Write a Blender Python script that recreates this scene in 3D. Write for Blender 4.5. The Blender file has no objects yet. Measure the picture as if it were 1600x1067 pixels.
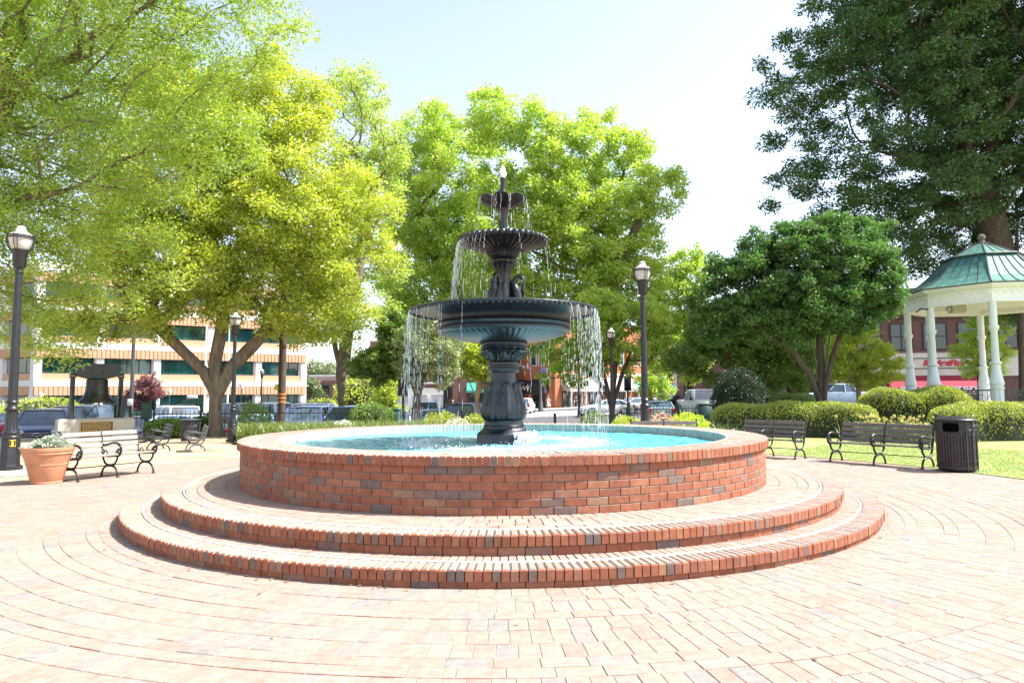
import bpy, bmesh, math, random
import numpy as np
from mathutils import Vector, Matrix, Euler

# ------------------------------------------------------------------ camera, sky, sun, exposure
SC = bpy.context.scene
PI = math.pi
EYE = 1.51
F = 1067.0                      # focal length in pixels of the 1600 px wide photograph
PITCH = math.atan(81.7 / F)
ROLL = math.radians(-0.3)
CAMR = (Matrix.Rotation(PI / 2 + PITCH, 3, 'X') @ Matrix.Rotation(ROLL, 3, 'Z'))
cd = bpy.data.cameras.new("camera")
cam = bpy.data.objects.new("camera", cd)
SC.collection.objects.link(cam)
cd.sensor_width = 36.0
cd.lens = F / 1600 * 36
cd.clip_start = 0.05
cd.clip_end = 3000
cam.location = (0, 0, EYE)
cam.rotation_euler = CAMR.to_euler()
SC.camera = cam

SUN_EL = math.radians(53)
SUN_AZ = math.radians(-4)       # angle from +X, negative = towards the camera
world = bpy.data.worlds.new("World")
SC.world = world
world.use_nodes = True
wn = world.node_tree
sky = wn.nodes.new("ShaderNodeTexSky")
sky.sky_type = 'NISHITA'
sky.sun_disc = False
sky.sun_elevation = SUN_EL
sky.sun_rotation = PI / 2 - SUN_AZ
sky.altitude = 300
sky.air_density = 1.0
sky.dust_density = 1.6
sky.ozone_density = 1.0
bg = wn.nodes["Background"]
hs = wn.nodes.new("ShaderNodeHueSaturation")
hs.inputs["Saturation"].default_value = 0.66
wn.links.new(sky.outputs[0], hs.inputs["Color"])
wn.links.new(hs.outputs[0], bg.inputs[0])
bg.inputs[1].default_value = 0.15
sl = bpy.data.lights.new("sun", 'SUN')
sl.energy = 4.8
sl.angle = math.radians(0.55)
sl.color = (1.0, 0.96, 0.905)
sun = bpy.data.objects.new("sun", sl)
SC.collection.objects.link(sun)
sdir = Vector((math.cos(SUN_EL) * math.cos(SUN_AZ), math.cos(SUN_EL) * math.sin(SUN_AZ), math.sin(SUN_EL)))
sun.rotation_euler = sdir.to_track_quat('Z', 'Y').to_euler()
sun.location = (30, 0, 40)
SC.view_settings.view_transform = 'Standard'
SC.view_settings.look = 'None'
SC.view_settings.exposure = 1.38
SC.view_settings.gamma = 1.0
SC.cycles.max_bounces = 8
SC.cycles.transparent_max_bounces = 8

RNG = np.random.default_rng(11)
random.seed(5)

# ------------------------------------------------------------------ helpers
def ray(px, py):
    return CAMR @ Vector(((px - 800) / F, -(py - 533.5) / F, -1.0))

def at(px, py, Y):
    """point of the scene at distance Y (world y) seen in that direction"""
    d = ray(px, py)
    t = Y / d.y
    return Vector((d.x * t, Y, EYE + d.z * t))

def gp(px, py, z=0.0):
    d = ray(px, py)
    t = (z - EYE) / d.z
    return Vector((d.x * t, d.y * t, z))

def tag(o, label=None, cat=None, group=None, kind=None):
    if label: o['label'] = label
    if cat: o['category'] = cat
    if group: o['group'] = group
    if kind: o['kind'] = kind
    return o

def empty(name, loc=(0, 0, 0), rz=0.0, s=1.0):
    o = bpy.data.objects.new(name, None)
    SC.collection.objects.link(o)
    o.location = loc
    o.rotation_euler = (0, 0, rz)
    o.scale = (s, s, s)
    o.empty_display_size = 0.3
    return o

def kids(o):
    return [c for c in bpy.data.objects if c.parent == o]

def copy_tree(o, parent=None, _map=None):
    if _map is None:
        _map = {}
        for c in bpy.data.objects:
            if c.parent: _map.setdefault(c.parent.name, []).append(c)
    c = o.copy()
    SC.collection.objects.link(c)
    c.parent = parent
    for ch in _map.get(o.name, []):
        copy_tree(ch, c, _map)
    return c

class MB:
    """mesh builder: collects shapes, builds ONE mesh object"""
    def __init__(s):
        s.v = []; s.f = []; s.a = []; s.n = 0
    def add(s, V, Fc, a=None):
        V = np.asarray(V, dtype=float).reshape(-1, 3)
        s.v.append(V)
        if a is None: a = random.random()
        for f in Fc:
            s.f.append(tuple(i + s.n for i in f))
            s.a.append(a)
        s.n += len(V)
        return s
    def box(s, x0, x1, y0, y1, z0, z1, a=None, M=None):
        V = np.array([(x, y, z) for z in (z0, z1) for y in (y0, y1) for x in (x0, x1)], float)
        if M is not None: V = xf(V, M)
        return s.add(V, [(0, 2, 3, 1), (4, 5, 7, 6), (0, 1, 5, 4), (2, 6, 7, 3), (0, 4, 6, 2), (1, 3, 7, 5)], a)
    def cbox(s, c, d, rz=0.0, rx=0.0, a=None, bev=0.0):
        """centred box with optional bevelled vertical+horizontal edges"""
        hx, hy, hz = d[0] / 2, d[1] / 2, d[2] / 2
        M = Matrix.Translation(c) @ Matrix.Rotation(rz, 4, 'Z') @ Matrix.Rotation(rx, 4, 'X')
        if bev <= 0:
            return s.box(-hx, hx, -hy, hy, -hz, hz, a, M)
        b = bev
        V = []
        for z, i in ((-hz, b), (-hz + b, 0), (hz - b, 0), (hz, b)):
            X, Y = hx - i, hy - i
            for (x, y) in ((-X + b, -Y), (X - b, -Y), (X, -Y + b), (X, Y - b), (X - b, Y), (-X + b, Y), (-X, Y - b), (-X, -Y + b)):
                V.append((x, y, z))
        Fc = [tuple(reversed(range(8))), tuple(range(24, 32))]
        for k in range(3):
            for i in range(8):
                j = (i + 1) % 8
                Fc.append((k * 8 + i, k * 8 + j, k * 8 + 8 + j, k * 8 + 8 + i))
        return s.add(xf(np.array(V), M), Fc, a)
    def tube(s, pts, rad, n=8, caps=True, flat=1.0, a=None, up=None):
        P = [Vector(p) for p in pts]
        if not hasattr(rad, '__len__'): rad = [rad] * len(P)
        V = []
        ref = Vector(up) if up is not None else None
        for i, p in enumerate(P):
            t = (P[min(i + 1, len(P) - 1)] - P[max(i - 1, 0)])
            if t.length < 1e-9: t = Vector((0, 0, 1))
            t.normalize()
            if ref is None:
                ref = Vector((1, 0, 0)) if abs(t.x) < 0.8 else Vector((0, 1, 0))
            u = ref - t * ref.dot(t)
            if u.length < 1e-6: u = t.orthogonal()
            u.normalize()
            w = t.cross(u)
            if up is None: ref = u
            for k in range(n):
                an = 2 * PI * k / n
                V.append(p + (u * math.cos(an) + w * math.sin(an) * flat) * rad[i])
        Fc = []
        for i in range(len(P) - 1):
            for k in range(n):
                j = (k + 1) % n
                Fc.append((i * n + k, i * n + j, (i + 1) * n + j, (i + 1) * n + k))
        if caps:
            Fc.append(tuple(reversed(range(n))))
            Fc.append(tuple(range((len(P) - 1) * n, len(P) * n)))
        return s.add(np.array(V), Fc, a)
    def lathe(s, prof, n=32, c=(0, 0, 0), mod=None, caps=True, a=None, rot=0.0):
        """prof: (r, z) list; mod(i, theta, r) -> (r, dz)"""
        V = []
        for i, (r, z) in enumerate(prof):
            for k in range(n):
                th = 2 * PI * k / n + rot
                rr, dz = (r, 0.0) if mod is None else mod(i, th, r)
                V.append((c[0] + rr * math.cos(th), c[1] + rr * math.sin(th), c[2] + z + dz))
        Fc = []
        for i in range(len(prof) - 1):
            for k in range(n):
                j = (k + 1) % n
                Fc.append((i * n + k, i * n + j, (i + 1) * n + j, (i + 1) * n + k))
        if caps:
            if prof[0][0] > 1e-4: Fc.append(tuple(reversed(range(n))))
            if prof[-1][0] > 1e-4: Fc.append(tuple(range((len(prof) - 1) * n, len(prof) * n)))
        return s.add(np.array(V), Fc, a)
    def prism(s, poly, z0, z1, M=None, a=None):
        n = len(poly)
        V = np.array([(p[0], p[1], z0) for p in poly] + [(p[0], p[1], z1) for p in poly], float)
        if M is not None: V = xf(V, M)
        Fc = [tuple(reversed(range(n))), tuple(range(n, 2 * n))]
        for i in range(n):
            j = (i + 1) % n
            Fc.append((i, j, n + j, n + i))
        return s.add(V, Fc, a)
    def grid(s, P, a=None):
        P = np.asarray(P, float)
        m, n = P.shape[:2]
        Fc = [(i * n + j, i * n + j + 1, (i + 1) * n + j + 1, (i + 1) * n + j) for i in range(m - 1) for j in range(n - 1)]
        return s.add(P.reshape(-1, 3), Fc, a)
    def ball(s, c, r, n=12, m=8, a=None):
        if not hasattr(r, '__len__'): r = (r, r, r)
        V = [(c[0], c[1], c[2] - r[2])]
        for i in range(1, m):
            ph = -PI / 2 + PI * i / m
            for k in range(n):
                th = 2 * PI * k / n
                V.append((c[0] + r[0] * math.cos(ph) * math.cos(th), c[1] + r[1] * math.cos(ph) * math.sin(th), c[2] + r[2] * math.sin(ph)))
        V.append((c[0], c[1], c[2] + r[2]))
        Fc = []
        for k in range(n):
            j = (k + 1) % n
            Fc.append((0, 1 + j, 1 + k))
            Fc.append((len(V) - 1, 1 + (m - 2) * n + k, 1 + (m - 2) * n + j))
            for i in range(m - 2):
                Fc.append((1 + i * n + k, 1 + i * n + j, 1 + (i + 1) * n + j, 1 + (i + 1) * n + k))
        return s.add(np.array(V), Fc, a)
    def build(s, name, mat, parent=None, smooth=35, loc=None):
        V = np.concatenate(s.v) if s.v else np.zeros((0, 3))
        me = bpy.data.meshes.new(name)
        nf = len(s.f)
        ln = np.fromiter((len(f) for f in s.f), dtype=np.int32, count=nf)
        idx = np.fromiter((i for f in s.f for i in f), dtype=np.int32, count=int(ln.sum()))
        return finish(me, name, V, idx, ln, np.array(s.a, dtype=np.float32), mat, parent, smooth, loc)

def finish(me, name, V, idx, ln, attr, mat, parent=None, smooth=35, loc=None):
    me.vertices.add(len(V))
    me.vertices.foreach_set("co", np.ascontiguousarray(V, dtype=np.float32).ravel())
    me.loops.add(len(idx))
    me.loops.foreach_set("vertex_index", idx.astype(np.int32))
    me.polygons.add(len(ln))
    st = np.zeros(len(ln), dtype=np.int32)
    st[1:] = np.cumsum(ln)[:-1]
    me.polygons.foreach_set("loop_start", st)
    at_ = me.attributes.new("rnd", 'FLOAT', 'FACE')
    at_.data.foreach_set("value", np.ascontiguousarray(attr, dtype=np.float32))
    me.polygons.foreach_set("use_smooth", np.full(len(ln), bool(smooth)))
    me.update(calc_edges=True)
    me.validate(verbose=False)
    if smooth and smooth < 180:
        me.set_sharp_from_angle(angle=math.radians(smooth))
    me.materials.append(mat)
    o = bpy.data.objects.new(name, me)
    SC.collection.objects.link(o)
    if parent is not None: o.parent = parent
    if loc is not None: o.location = loc
    return o

def xf(V, M):
    V = np.asarray(V, float)
    R = np.array(M.to_3x3()); t = np.array(M.translation)
    return V @ R.T + t

def rotz(a):
    return Matrix.Rotation(a, 4, 'Z')

# ------------------------------------------------------------------ materials
def nt(name):
    m = bpy.data.materials.new(name)
    m.use_nodes = True
    t = m.node_tree
    return m, t, t.nodes["Principled BSDF"]

def nd(t, kind, **kw):
    n = t.nodes.new(kind)
    for k, v in kw.items():
        if k.startswith('i_'):
            key = k[2:]
            key = int(key) if key.isdigit() else key
            n.inputs[key].default_value = v
        else:
            setattr(n, k, v)
    return n

def c4(c):
    return (c[0], c[1], c[2], 1.0)

def ramp(t, stops, interp='LINEAR'):
    r = t.nodes.new("ShaderNodeValToRGB")
    r.color_ramp.interpolation = interp
    e = r.color_ramp.elements
    while len(e) < len(stops): e.new(0.5)
    for i, (p, c) in enumerate(stops):
        e[i].position = p
        e[i].color = c4(c)
    return r

def coords(t, scale=1.0):
    tc = t.nodes.new("ShaderNodeTexCoord")
    mp = t.nodes.new("ShaderNodeMapping")
    t.links.new(tc.outputs["Object"], mp.inputs[0])
    mp.inputs["Scale"].default_value = (scale,) * 3 if not hasattr(scale, '__len__') else scale
    return mp

def mix(t, fac, a, b, blend='MIX'):
    m = t.nodes.new("ShaderNodeMix")
    m.data_type = 'RGBA'
    m.blend_type = blend
    for s, v in ((m.inputs[0], fac), (m.inputs[6], a), (m.inputs[7], b)):
        if isinstance(v, (int, float)): s.default_value = v
        elif isinstance(v, tuple): s.default_value = c4(v)
        else: t.links.new(v, s)
    return m.outputs[2]

def plain(name, col, rough=0.6, metal=0.0, var=0.15, nscale=6.0, bump=0.0, bscale=40.0, spec=0.5, stretch=None):
    """a procedural surface: colour broken up by two noises, with optional bump"""
    m, t, b = nt(name)
    mp = coords(t, stretch if stretch else 1.0)
    n1 = nd(t, "ShaderNodeTexNoise", i_Scale=nscale, i_Detail=5.0, i_Roughness=0.6)
    t.links.new(mp.outputs[0], n1.inputs[0])
    lo = tuple(c * (1 - var) for c in col)
    hi = tuple(min(1, c * (1 + var)) for c in col)
    r = ramp(t, [(0.3, lo), (0.7, hi)])
    t.links.new(n1.outputs[0], r.inputs[0])
    t.links.new(r.outputs[0], b.inputs["Base Color"])
    b.inputs["Roughness"].default_value = rough
    b.inputs["Metallic"].default_value = metal
    b.inputs["Specular IOR Level"].default_value = spec
    if bump:
        n2 = nd(t, "ShaderNodeTexNoise", i_Scale=bscale, i_Detail=4.0)
        t.links.new(mp.outputs[0], n2.inputs[0])
        bp = nd(t, "ShaderNodeBump", i_Strength=bump, i_Distance=0.02)
        t.links.new(n2.outputs[0], bp.inputs["Height"])
        t.links.new(bp.outputs[0], b.inputs["Normal"])
    return m

def unit_mat(name, stops, rough=0.8, bump=0.35, bscale=70.0, dirt=(0.5, 0.42, 0.36), dirtamt=0.25, spec=0.3, worn_lit=None):
    """bricks / pavers: colour from each unit's own random value, fine grain and blotches"""
    m, t, b = nt(name)
    at_ = nd(t, "ShaderNodeAttribute", attribute_name="rnd")
    r = ramp(t, stops)
    fr_ = nd(t, "ShaderNodeMath", operation='FRACT')
    t.links.new(at_.outputs["Fac"], fr_.inputs[0])
    t.links.new(fr_.outputs[0], r.inputs[0])
    if worn_lit:                      # top faces, dulled by wear and painted paler for overexposed sun, carry rnd + 1
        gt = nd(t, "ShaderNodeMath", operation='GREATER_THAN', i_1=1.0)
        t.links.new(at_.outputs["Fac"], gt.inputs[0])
        w_ = ramp(t, worn_lit)
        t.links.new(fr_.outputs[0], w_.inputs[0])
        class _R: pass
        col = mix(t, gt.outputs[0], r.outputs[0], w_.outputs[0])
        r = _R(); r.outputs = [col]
    mp = coords(t)
    n1 = nd(t, "ShaderNodeTexNoise", i_Scale=14.0, i_Detail=6.0, i_Roughness=0.65)
    t.links.new(mp.outputs[0], n1.inputs[0])
    g = ramp(t, [(0.3, (0.72, 0.72, 0.72)), (0.75, (1.15, 1.15, 1.15))])
    t.links.new(n1.outputs[0], g.inputs[0])
    c = mix(t, 1.0, r.outputs[0], g.outputs[0], 'MULTIPLY')
    n3 = nd(t, "ShaderNodeTexNoise", i_Scale=2.3, i_Detail=5.0, i_Roughness=0.6)
    t.links.new(mp.outputs[0], n3.inputs[0])
    d = ramp(t, [(0.45, (0, 0, 0)), (0.75, (dirtamt,) * 3)])
    t.links.new(n3.outputs[0], d.inputs[0])
    c2 = mix(t, d.outputs[0], c, dirt)
    if worn_lit:
        n4 = nd(t, "ShaderNodeTexNoise", i_Scale=9.0, i_Detail=8.0, i_Roughness=0.72)
        mp4 = coords(t, (1, 1, 2.2))
        t.links.new(mp4.outputs[0], n4.inputs[0])
        sm = ramp(t, [(0.60, (0, 0, 0)), (0.74, (0.42,) * 3)])
        t.links.new(n4.outputs[0], sm.inputs[0])
        c2 = mix(t, sm.outputs[0], c2, (0.42, 0.33, 0.27))
        n5 = nd(t, "ShaderNodeTexNoise", i_Scale=3.1, i_Detail=7.0, i_Roughness=0.7)
        t.links.new(mp.outputs[0], n5.inputs[0])
        gr = ramp(t, [(0.55, (0, 0, 0)), (0.72, (0.45,) * 3)])
        t.links.new(n5.outputs[0], gr.inputs[0])
        c2 = mix(t, gr.outputs[0], c2, (0.11, 0.065, 0.045))
    t.links.new(c2, b.inputs["Base Color"])
    b.inputs["Roughness"].default_value = rough
    b.inputs["Specular IOR Level"].default_value = spec
    n2 = nd(t, "ShaderNodeTexNoise", i_Scale=bscale, i_Detail=4.0)
    t.links.new(mp.outputs[0], n2.inputs[0])
    bp = nd(t, "ShaderNodeBump", i_Strength=bump, i_Distance=0.006)
    t.links.new(n2.outputs[0], bp.inputs["Height"])
    t.links.new(bp.outputs[0], b.inputs["Normal"])
    return m

def leaf_mat(name, ca, cb, trans=0.45, gloss=0.06, tcol=1.25, rough=0.45):
    m = bpy.data.materials.new(name)
    m.use_nodes = True
    t = m.node_tree
    t.nodes.remove(t.nodes["Principled BSDF"])
    out = t.nodes["Material Output"]
    at_ = nd(t, "ShaderNodeAttribute", attribute_name="rnd")
    r = ramp(t, [(0.0, ca), (1.0, cb)])
    t.links.new(at_.outputs["Fac"], r.inputs[0])
    d = nd(t, "ShaderNodeBsdfDiffuse")
    tr = nd(t, "ShaderNodeBsdfTranslucent")
    t.links.new(r.outputs[0], d.inputs[0])
    tc = mix(t, 1.0, r.outputs[0], (tcol, tcol * 1.02, tcol * 0.55), 'MULTIPLY')
    t.links.new(tc, tr.inputs[0])
    g = nd(t, "ShaderNodeBsdfGlossy", i_Roughness=rough)
    g.inputs[0].default_value = (1, 1, 1, 1)
    m1 = nd(t, "ShaderNodeMixShader", i_0=trans)
    t.links.new(d.outputs[0], m1.inputs[1]); t.links.new(tr.outputs[0], m1.inputs[2])
    m2 = nd(t, "ShaderNodeMixShader", i_0=gloss)
    t.links.new(m1.outputs[0], m2.inputs[1]); t.links.new(g.outputs[0], m2.inputs[2])
    t.links.new(m2.outputs[0], out.inputs[0])
    return m

def glass_mat(name, col, rough=0.05, spec=0.8, var=0.5, nscale=0.25):
    m, t, b = nt(name)
    mp = coords(t)
    n1 = nd(t, "ShaderNodeTexNoise", i_Scale=nscale, i_Detail=6.0, i_Roughness=0.7)
    t.links.new(mp.outputs[0], n1.inputs[0])
    r = ramp(t, [(0.35, tuple(c * (1 - var) for c in col)), (0.68, tuple(c * (1 + var) for c in col))])
    t.links.new(n1.outputs[0], r.inputs[0])
    t.links.new(r.outputs[0], b.inputs["Base Color"])
    b.inputs["Roughness"].default_value = rough
    b.inputs["Specular IOR Level"].default_value = spec
    return m

def paint(name, col, coat=0.6):
    m = plain(name, col, rough=0.35, var=0.05, nscale=1.5)
    b = m.node_tree.nodes["Principled BSDF"]
    b.inputs["Coat Weight"].default_value = coat
    b.inputs["Coat Roughness"].default_value = 0.05
    return m

def ribbed(name, col, step=0.35, depth=0.6):
    """panel with vertical ribs as bump"""
    m = plain(name, col, rough=0.85, var=0.1, nscale=2.0)
    return m

M = {}
BR = [(0.0, (0.273, 0.093, 0.049)), (0.35, (0.328, 0.119, 0.064)), (0.62, (0.255, 0.088, 0.052)), (0.80, (0.346, 0.146, 0.080)),
      (0.88, (0.201, 0.125, 0.102)), (0.955, (0.150, 0.115, 0.108)), (0.975, (0.328, 0.165, 0.087)), (1.0, (0.265, 0.165, 0.117))]
PV = [(0.0, (0.305, 0.206, 0.163)), (0.3, (0.339, 0.235, 0.192)), (0.55, (0.314, 0.225, 0.182)), (0.78, (0.347, 0.250, 0.203)),
      (0.86, (0.262, 0.226, 0.200)), (0.94, (0.222, 0.210, 0.196)), (1.0, (0.270, 0.222, 0.192))]
M['paver'] = unit_mat("faded_paver", PV, dirtamt=0.3, dirt=(0.34, 0.29, 0.25))
ST = [(0.0, (0.327, 0.214, 0.169)), (0.4, (0.364, 0.258, 0.211)), (0.75, (0.332, 0.232, 0.187)), (0.86, (0.273, 0.226, 0.206)), (1.0, (0.346, 0.282, 0.224))]  # tops of treads and coping: dull wear, with bright sunlight painted in
M['brick'] = unit_mat("red_brick", BR, dirtamt=0.12, dirt=(0.35, 0.22, 0.16), worn_lit=ST)
M['mortar'] = plain("mortar", (0.15, 0.12, 0.10), 0.95, var=0.3, nscale=25, bump=0.5)
M['darkmortar'] = plain("grimy_mortar", (0.10, 0.075, 0.055), 0.95, var=0.4, nscale=25, bump=0.5)
M['sand'] = plain("joint_sand", (0.34, 0.255, 0.20), 0.95, var=0.4, nscale=18, bump=0.4)
M['caulk'] = plain("white_caulk", (0.72, 0.69, 0.62), 0.8, var=0.08)
M['inner'] = unit_mat("painted_soldier_brick", [(0, (0.40, 0.45, 0.40)), (0.5, (0.47, 0.50, 0.45)), (1, (0.36, 0.43, 0.40))], dirtamt=0.4, dirt=(0.26, 0.34, 0.30))
M['iron'] = plain("black_iron", (0.011, 0.012, 0.016), 0.30, var=0.5, nscale=9, bump=0.25, bscale=60, spec=0.55)
M['blackpaint'] = plain("black_paint", (0.014, 0.014, 0.016), 0.38, var=0.35, nscale=10, bump=0.12)
M['greypaint'] = plain("weathered_metal", (0.06, 0.06, 0.065), 0.5, var=0.3, nscale=10)
M['bark'] = plain("grey_bark", (0.17, 0.135, 0.10), 0.95, var=0.45, nscale=7, bump=1.0, bscale=18, stretch=(1, 1, 0.25))
M['bark_dark'] = plain("dark_bark", (0.075, 0.055, 0.042), 0.95, var=0.4, nscale=8, bump=1.0, bscale=18, stretch=(1, 1, 0.25))
M['bark_tan'] = plain("tan_bark", (0.30, 0.21, 0.13), 0.9, var=0.3, nscale=7, bump=0.5, bscale=14, stretch=(1, 1, 0.3))
M['stone'] = plain("pale_granite", (0.42, 0.40, 0.36), 0.85, var=0.18, nscale=30, bump=0.25, bscale=90)
M['concrete'] = plain("concrete", (0.46, 0.43, 0.38), 0.9, var=0.15, nscale=3, bump=0.2)
M['white'] = plain("white_paint", (0.78, 0.77, 0.74), 0.5, var=0.05, nscale=4)
M['cream'] = plain("cream_stucco", (0.66, 0.62, 0.53), 0.8, var=0.08, nscale=1.5)
M['terracotta'] = plain("terracotta", (0.47, 0.215, 0.115), 0.75, var=0.2, nscale=3.0, bump=0.08)
M['bronze'] = plain("bell_bronze", (0.045, 0.042, 0.036), 0.42, metal=0.6, var=0.5, nscale=5, bump=0.2)
M['plaque'] = plain("bronze_plaque", (0.10, 0.062, 0.035), 0.45, metal=0.5, var=0.3, nscale=20)
M['gold'] = plain("gold_letters", (0.50, 0.36, 0.10), 0.4, metal=0.4, var=0.1)
M['yellow'] = plain("yellow_tape", (0.75, 0.50, 0.03), 0.6, var=0.1)
M['orange'] = plain("orange_tape", (0.75, 0.22, 0.03), 0.6, var=0.1)
M['rubber'] = plain("tyre_rubber", (0.02, 0.02, 0.02), 0.85, var=0.2)
M['alloy'] = plain("alloy", (0.45, 0.46, 0.48), 0.35, metal=0.8, var=0.1)
M['chrome'] = plain("chrome", (0.65, 0.66, 0.68), 0.15, metal=1.0, var=0.03)
M['carglass'] = glass_mat("car_glass", (0.08, 0.12, 0.17), 0.03, 1.0, 0.6, 1.2)
M['redlamp'] = plain("red_lens", (0.45, 0.01, 0.015), 0.2, var=0.1)
M['clearlamp'] = plain("clear_lens", (0.65, 0.68, 0.70), 0.12, var=0.1)
M['plate'] = plain("number_plate", (0.6, 0.6, 0.58), 0.5)
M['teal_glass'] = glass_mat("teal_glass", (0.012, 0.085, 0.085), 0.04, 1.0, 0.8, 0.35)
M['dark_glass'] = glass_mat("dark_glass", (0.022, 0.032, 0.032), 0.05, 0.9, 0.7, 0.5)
M['frame_dark'] = plain("dark_frame", (0.03, 0.032, 0.034), 0.5)
M['orange_panel'] = plain("orange_panel", (0.52, 0.30, 0.175), 0.85, var=0.08, nscale=2)
M['off_white'] = plain("off_white_band", (0.66, 0.63, 0.58), 0.8, var=0.06, nscale=2)
M['far_brick'] = plain("orange_brick", (0.42, 0.155, 0.075), 0.9, var=0.16, nscale=5, bump=0.3, bscale=30)
M['red_brick_far'] = plain("brown_red_brick", (0.165, 0.085, 0.07), 0.9, var=0.2, nscale=6, bump=0.3, bscale=30)
M['pale_brick'] = plain("pink_brick", (0.42, 0.29, 0.24), 0.9, var=0.14, nscale=6)
M['grey_wall'] = plain("grey_wall", (0.42, 0.42, 0.44), 0.9, var=0.08, nscale=1)
M['awning_red'] = plain("red_canvas", (0.25, 0.008, 0.03), 0.8, var=0.12, nscale=1)
M['awning_black'] = plain("black_canvas", (0.018, 0.018, 0.024), 0.8, var=0.2)
M['awning_grey'] = plain("grey_canvas", (0.34, 0.33, 0.30), 0.85, var=0.1)
M['awning_green'] = plain("green_canvas", (0.04, 0.30, 0.22), 0.85, var=0.1)
M['green_metal'] = plain("green_metal", (0.008, 0.05, 0.034), 0.5, var=0.2)
M['sign_red'] = plain("sign_red", (0.55, 0.02, 0.03), 0.6)
M['skin'] = plain("skin", (0.50, 0.30, 0.21), 0.6, var=0.05)
M['hair'] = plain("hair", (0.06, 0.04, 0.03), 0.7)
M['greyhair'] = plain("grey_hair", (0.5, 0.47, 0.42), 0.7)
M['purple'] = plain("purple_cloth", (0.20, 0.06, 0.50), 0.85)
M['white_cloth'] = plain("white_cloth", (0.70, 0.62, 0.60), 0.9)
M['dark_cloth'] = plain("dark_cloth", (0.05, 0.055, 0.08), 0.9)
M['asphalt'] = plain("asphalt", (0.085, 0.083, 0.085), 0.95, var=0.25, nscale=1.2, bump=0.3, bscale=80)

# copper roof: green patina with runs
m, t, b = nt("copper_patina")
mp = coords(t, (3.5, 3.5, 0.7))
n = nd(t, "ShaderNodeTexNoise", i_Scale=1.6, i_Detail=6.0, i_Roughness=0.65)
t.links.new(mp.outputs[0], n.inputs[0])
r = ramp(t, [(0.28, (0.016, 0.08, 0.068)), (0.5, (0.032, 0.15, 0.12)), (0.72, (0.075, 0.22, 0.18))])
t.links.new(n.outputs[0], r.inputs[0]); t.links.new(r.outputs[0], b.inputs["Base Color"])
b.inputs["Roughness"].default_value = 0.6
M['copper'] = m
M['copper_dark'] = plain("dark_copper_seam", (0.035, 0.045, 0.04), 0.6)

# weathered wood slats
def wood(name, a, bcol):
    m, t, b = nt(name)
    mp = coords(t, (1.2, 14, 14))
    n = nd(t, "ShaderNodeTexNoise", i_Scale=3.0, i_Detail=7.0, i_Roughness=0.65)
    t.links.new(mp.outputs[0], n.inputs[0])
    r = ramp(t, [(0.3, a), (0.7, bcol)])
    t.links.new(n.outputs[0], r.inputs[0]); t.links.new(r.outputs[0], b.inputs["Base Color"])
    b.inputs["Roughness"].default_value = 0.75
    bp = nd(t, "ShaderNodeBump", i_Strength=0.3, i_Distance=0.01)
    t.links.new(n.outputs[0], bp.inputs["Height"]); t.links.new(bp.outputs[0], b.inputs["Normal"])
    return m
M['wood_pale'] = wood("sunlit_pale_wood", (0.17, 0.15, 0.135), (0.32, 0.29, 0.265))  # weathered boards, paled to paint in the grazing sun
M['wood_dark'] = wood("brown_wood", (0.10, 0.082, 0.075), (0.20, 0.17, 0.155))
M['wood_rail'] = wood("grey_brown_wood", (0.17, 0.14, 0.115), (0.28, 0.24, 0.20))

# pool water: blue pool seen through rippled water, white foam where the streams land
m, t, b = nt("pool_water")
tc = nd(t, "ShaderNodeTexCoord")
n = nd(t, "ShaderNodeTexNoise", i_Scale=7.0, i_Detail=5.0, i_Roughness=0.6, i_Distortion=0.6)
t.links.new(tc.outputs["Object"], n.inputs[0])
r = ramp(t, [(0.32, (0.035, 0.27, 0.42)), (0.52, (0.11, 0.42, 0.49)), (0.72, (0.24, 0.55, 0.58))])
t.links.new(n.outputs[0], r.inputs[0])
ln = nd(t, "ShaderNodeVectorMath", operation='LENGTH'); t.links.new(tc.outputs["Object"], ln.inputs[0])
ring = ramp(t, [(0.0, (0.42,) * 3), (0.14, (0.36,) * 3), (0.30, (0.52,) * 3), (0.40, (0.66,) * 3), (0.52, (0.46,) * 3), (0.72, (0.16,) * 3), (1.0, (0.03,) * 3)])
dv = nd(t, "ShaderNodeMath", operation='DIVIDE', i_1=3.25)
t.links.new(ln.outputs["Value"], dv.inputs[0]); t.links.new(dv.outputs[0], ring.inputs[0])
fn = nd(t, "ShaderNodeTexNoise", i_Scale=16.0, i_Detail=6.0, i_Roughness=0.75)
t.links.new(tc.outputs["Object"], fn.inputs[0])
ad = nd(t, "ShaderNodeMath", operation='ADD'); t.links.new(ring.outputs[0], ad.inputs[0]); t.links.new(fn.outputs[0], ad.inputs[1])
fr = ramp(t, [(0.92, (0, 0, 0)), (1.0, (0.0,) * 3)])
mr = nd(t, "ShaderNodeMapRange"); mr.inputs[1].default_value = 0.95; mr.inputs[2].default_value = 1.22
t.links.new(ad.outputs[0], mr.inputs[0])
cc = mix(t, mr.outputs[0], r.outputs[0], (0.75, 0.82, 0.85))
t.links.new(cc, b.inputs["Base Color"])
b.inputs["Roughness"].default_value = 0.12
b.inputs["Specular IOR Level"].default_value = 0.3
wv = nd(t, "ShaderNodeTexNoise", i_Scale=11.0, i_Detail=3.0, i_Distortion=0.8)
t.links.new(tc.outputs["Object"], wv.inputs[0])
bp = nd(t, "ShaderNodeBump", i_Strength=0.55, i_Distance=0.06)
t.links.new(wv.outputs[0], bp.inputs["Height"]); t.links.new(bp.outputs[0], b.inputs["Normal"])
M['water'] = m
M['drops'] = plain("water_drops", (0.86, 0.90, 0.92), 0.08, var=0.04)
M['foam'] = plain("white_foam", (0.85, 0.88, 0.90), 0.4, var=0.08, nscale=20)
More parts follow.
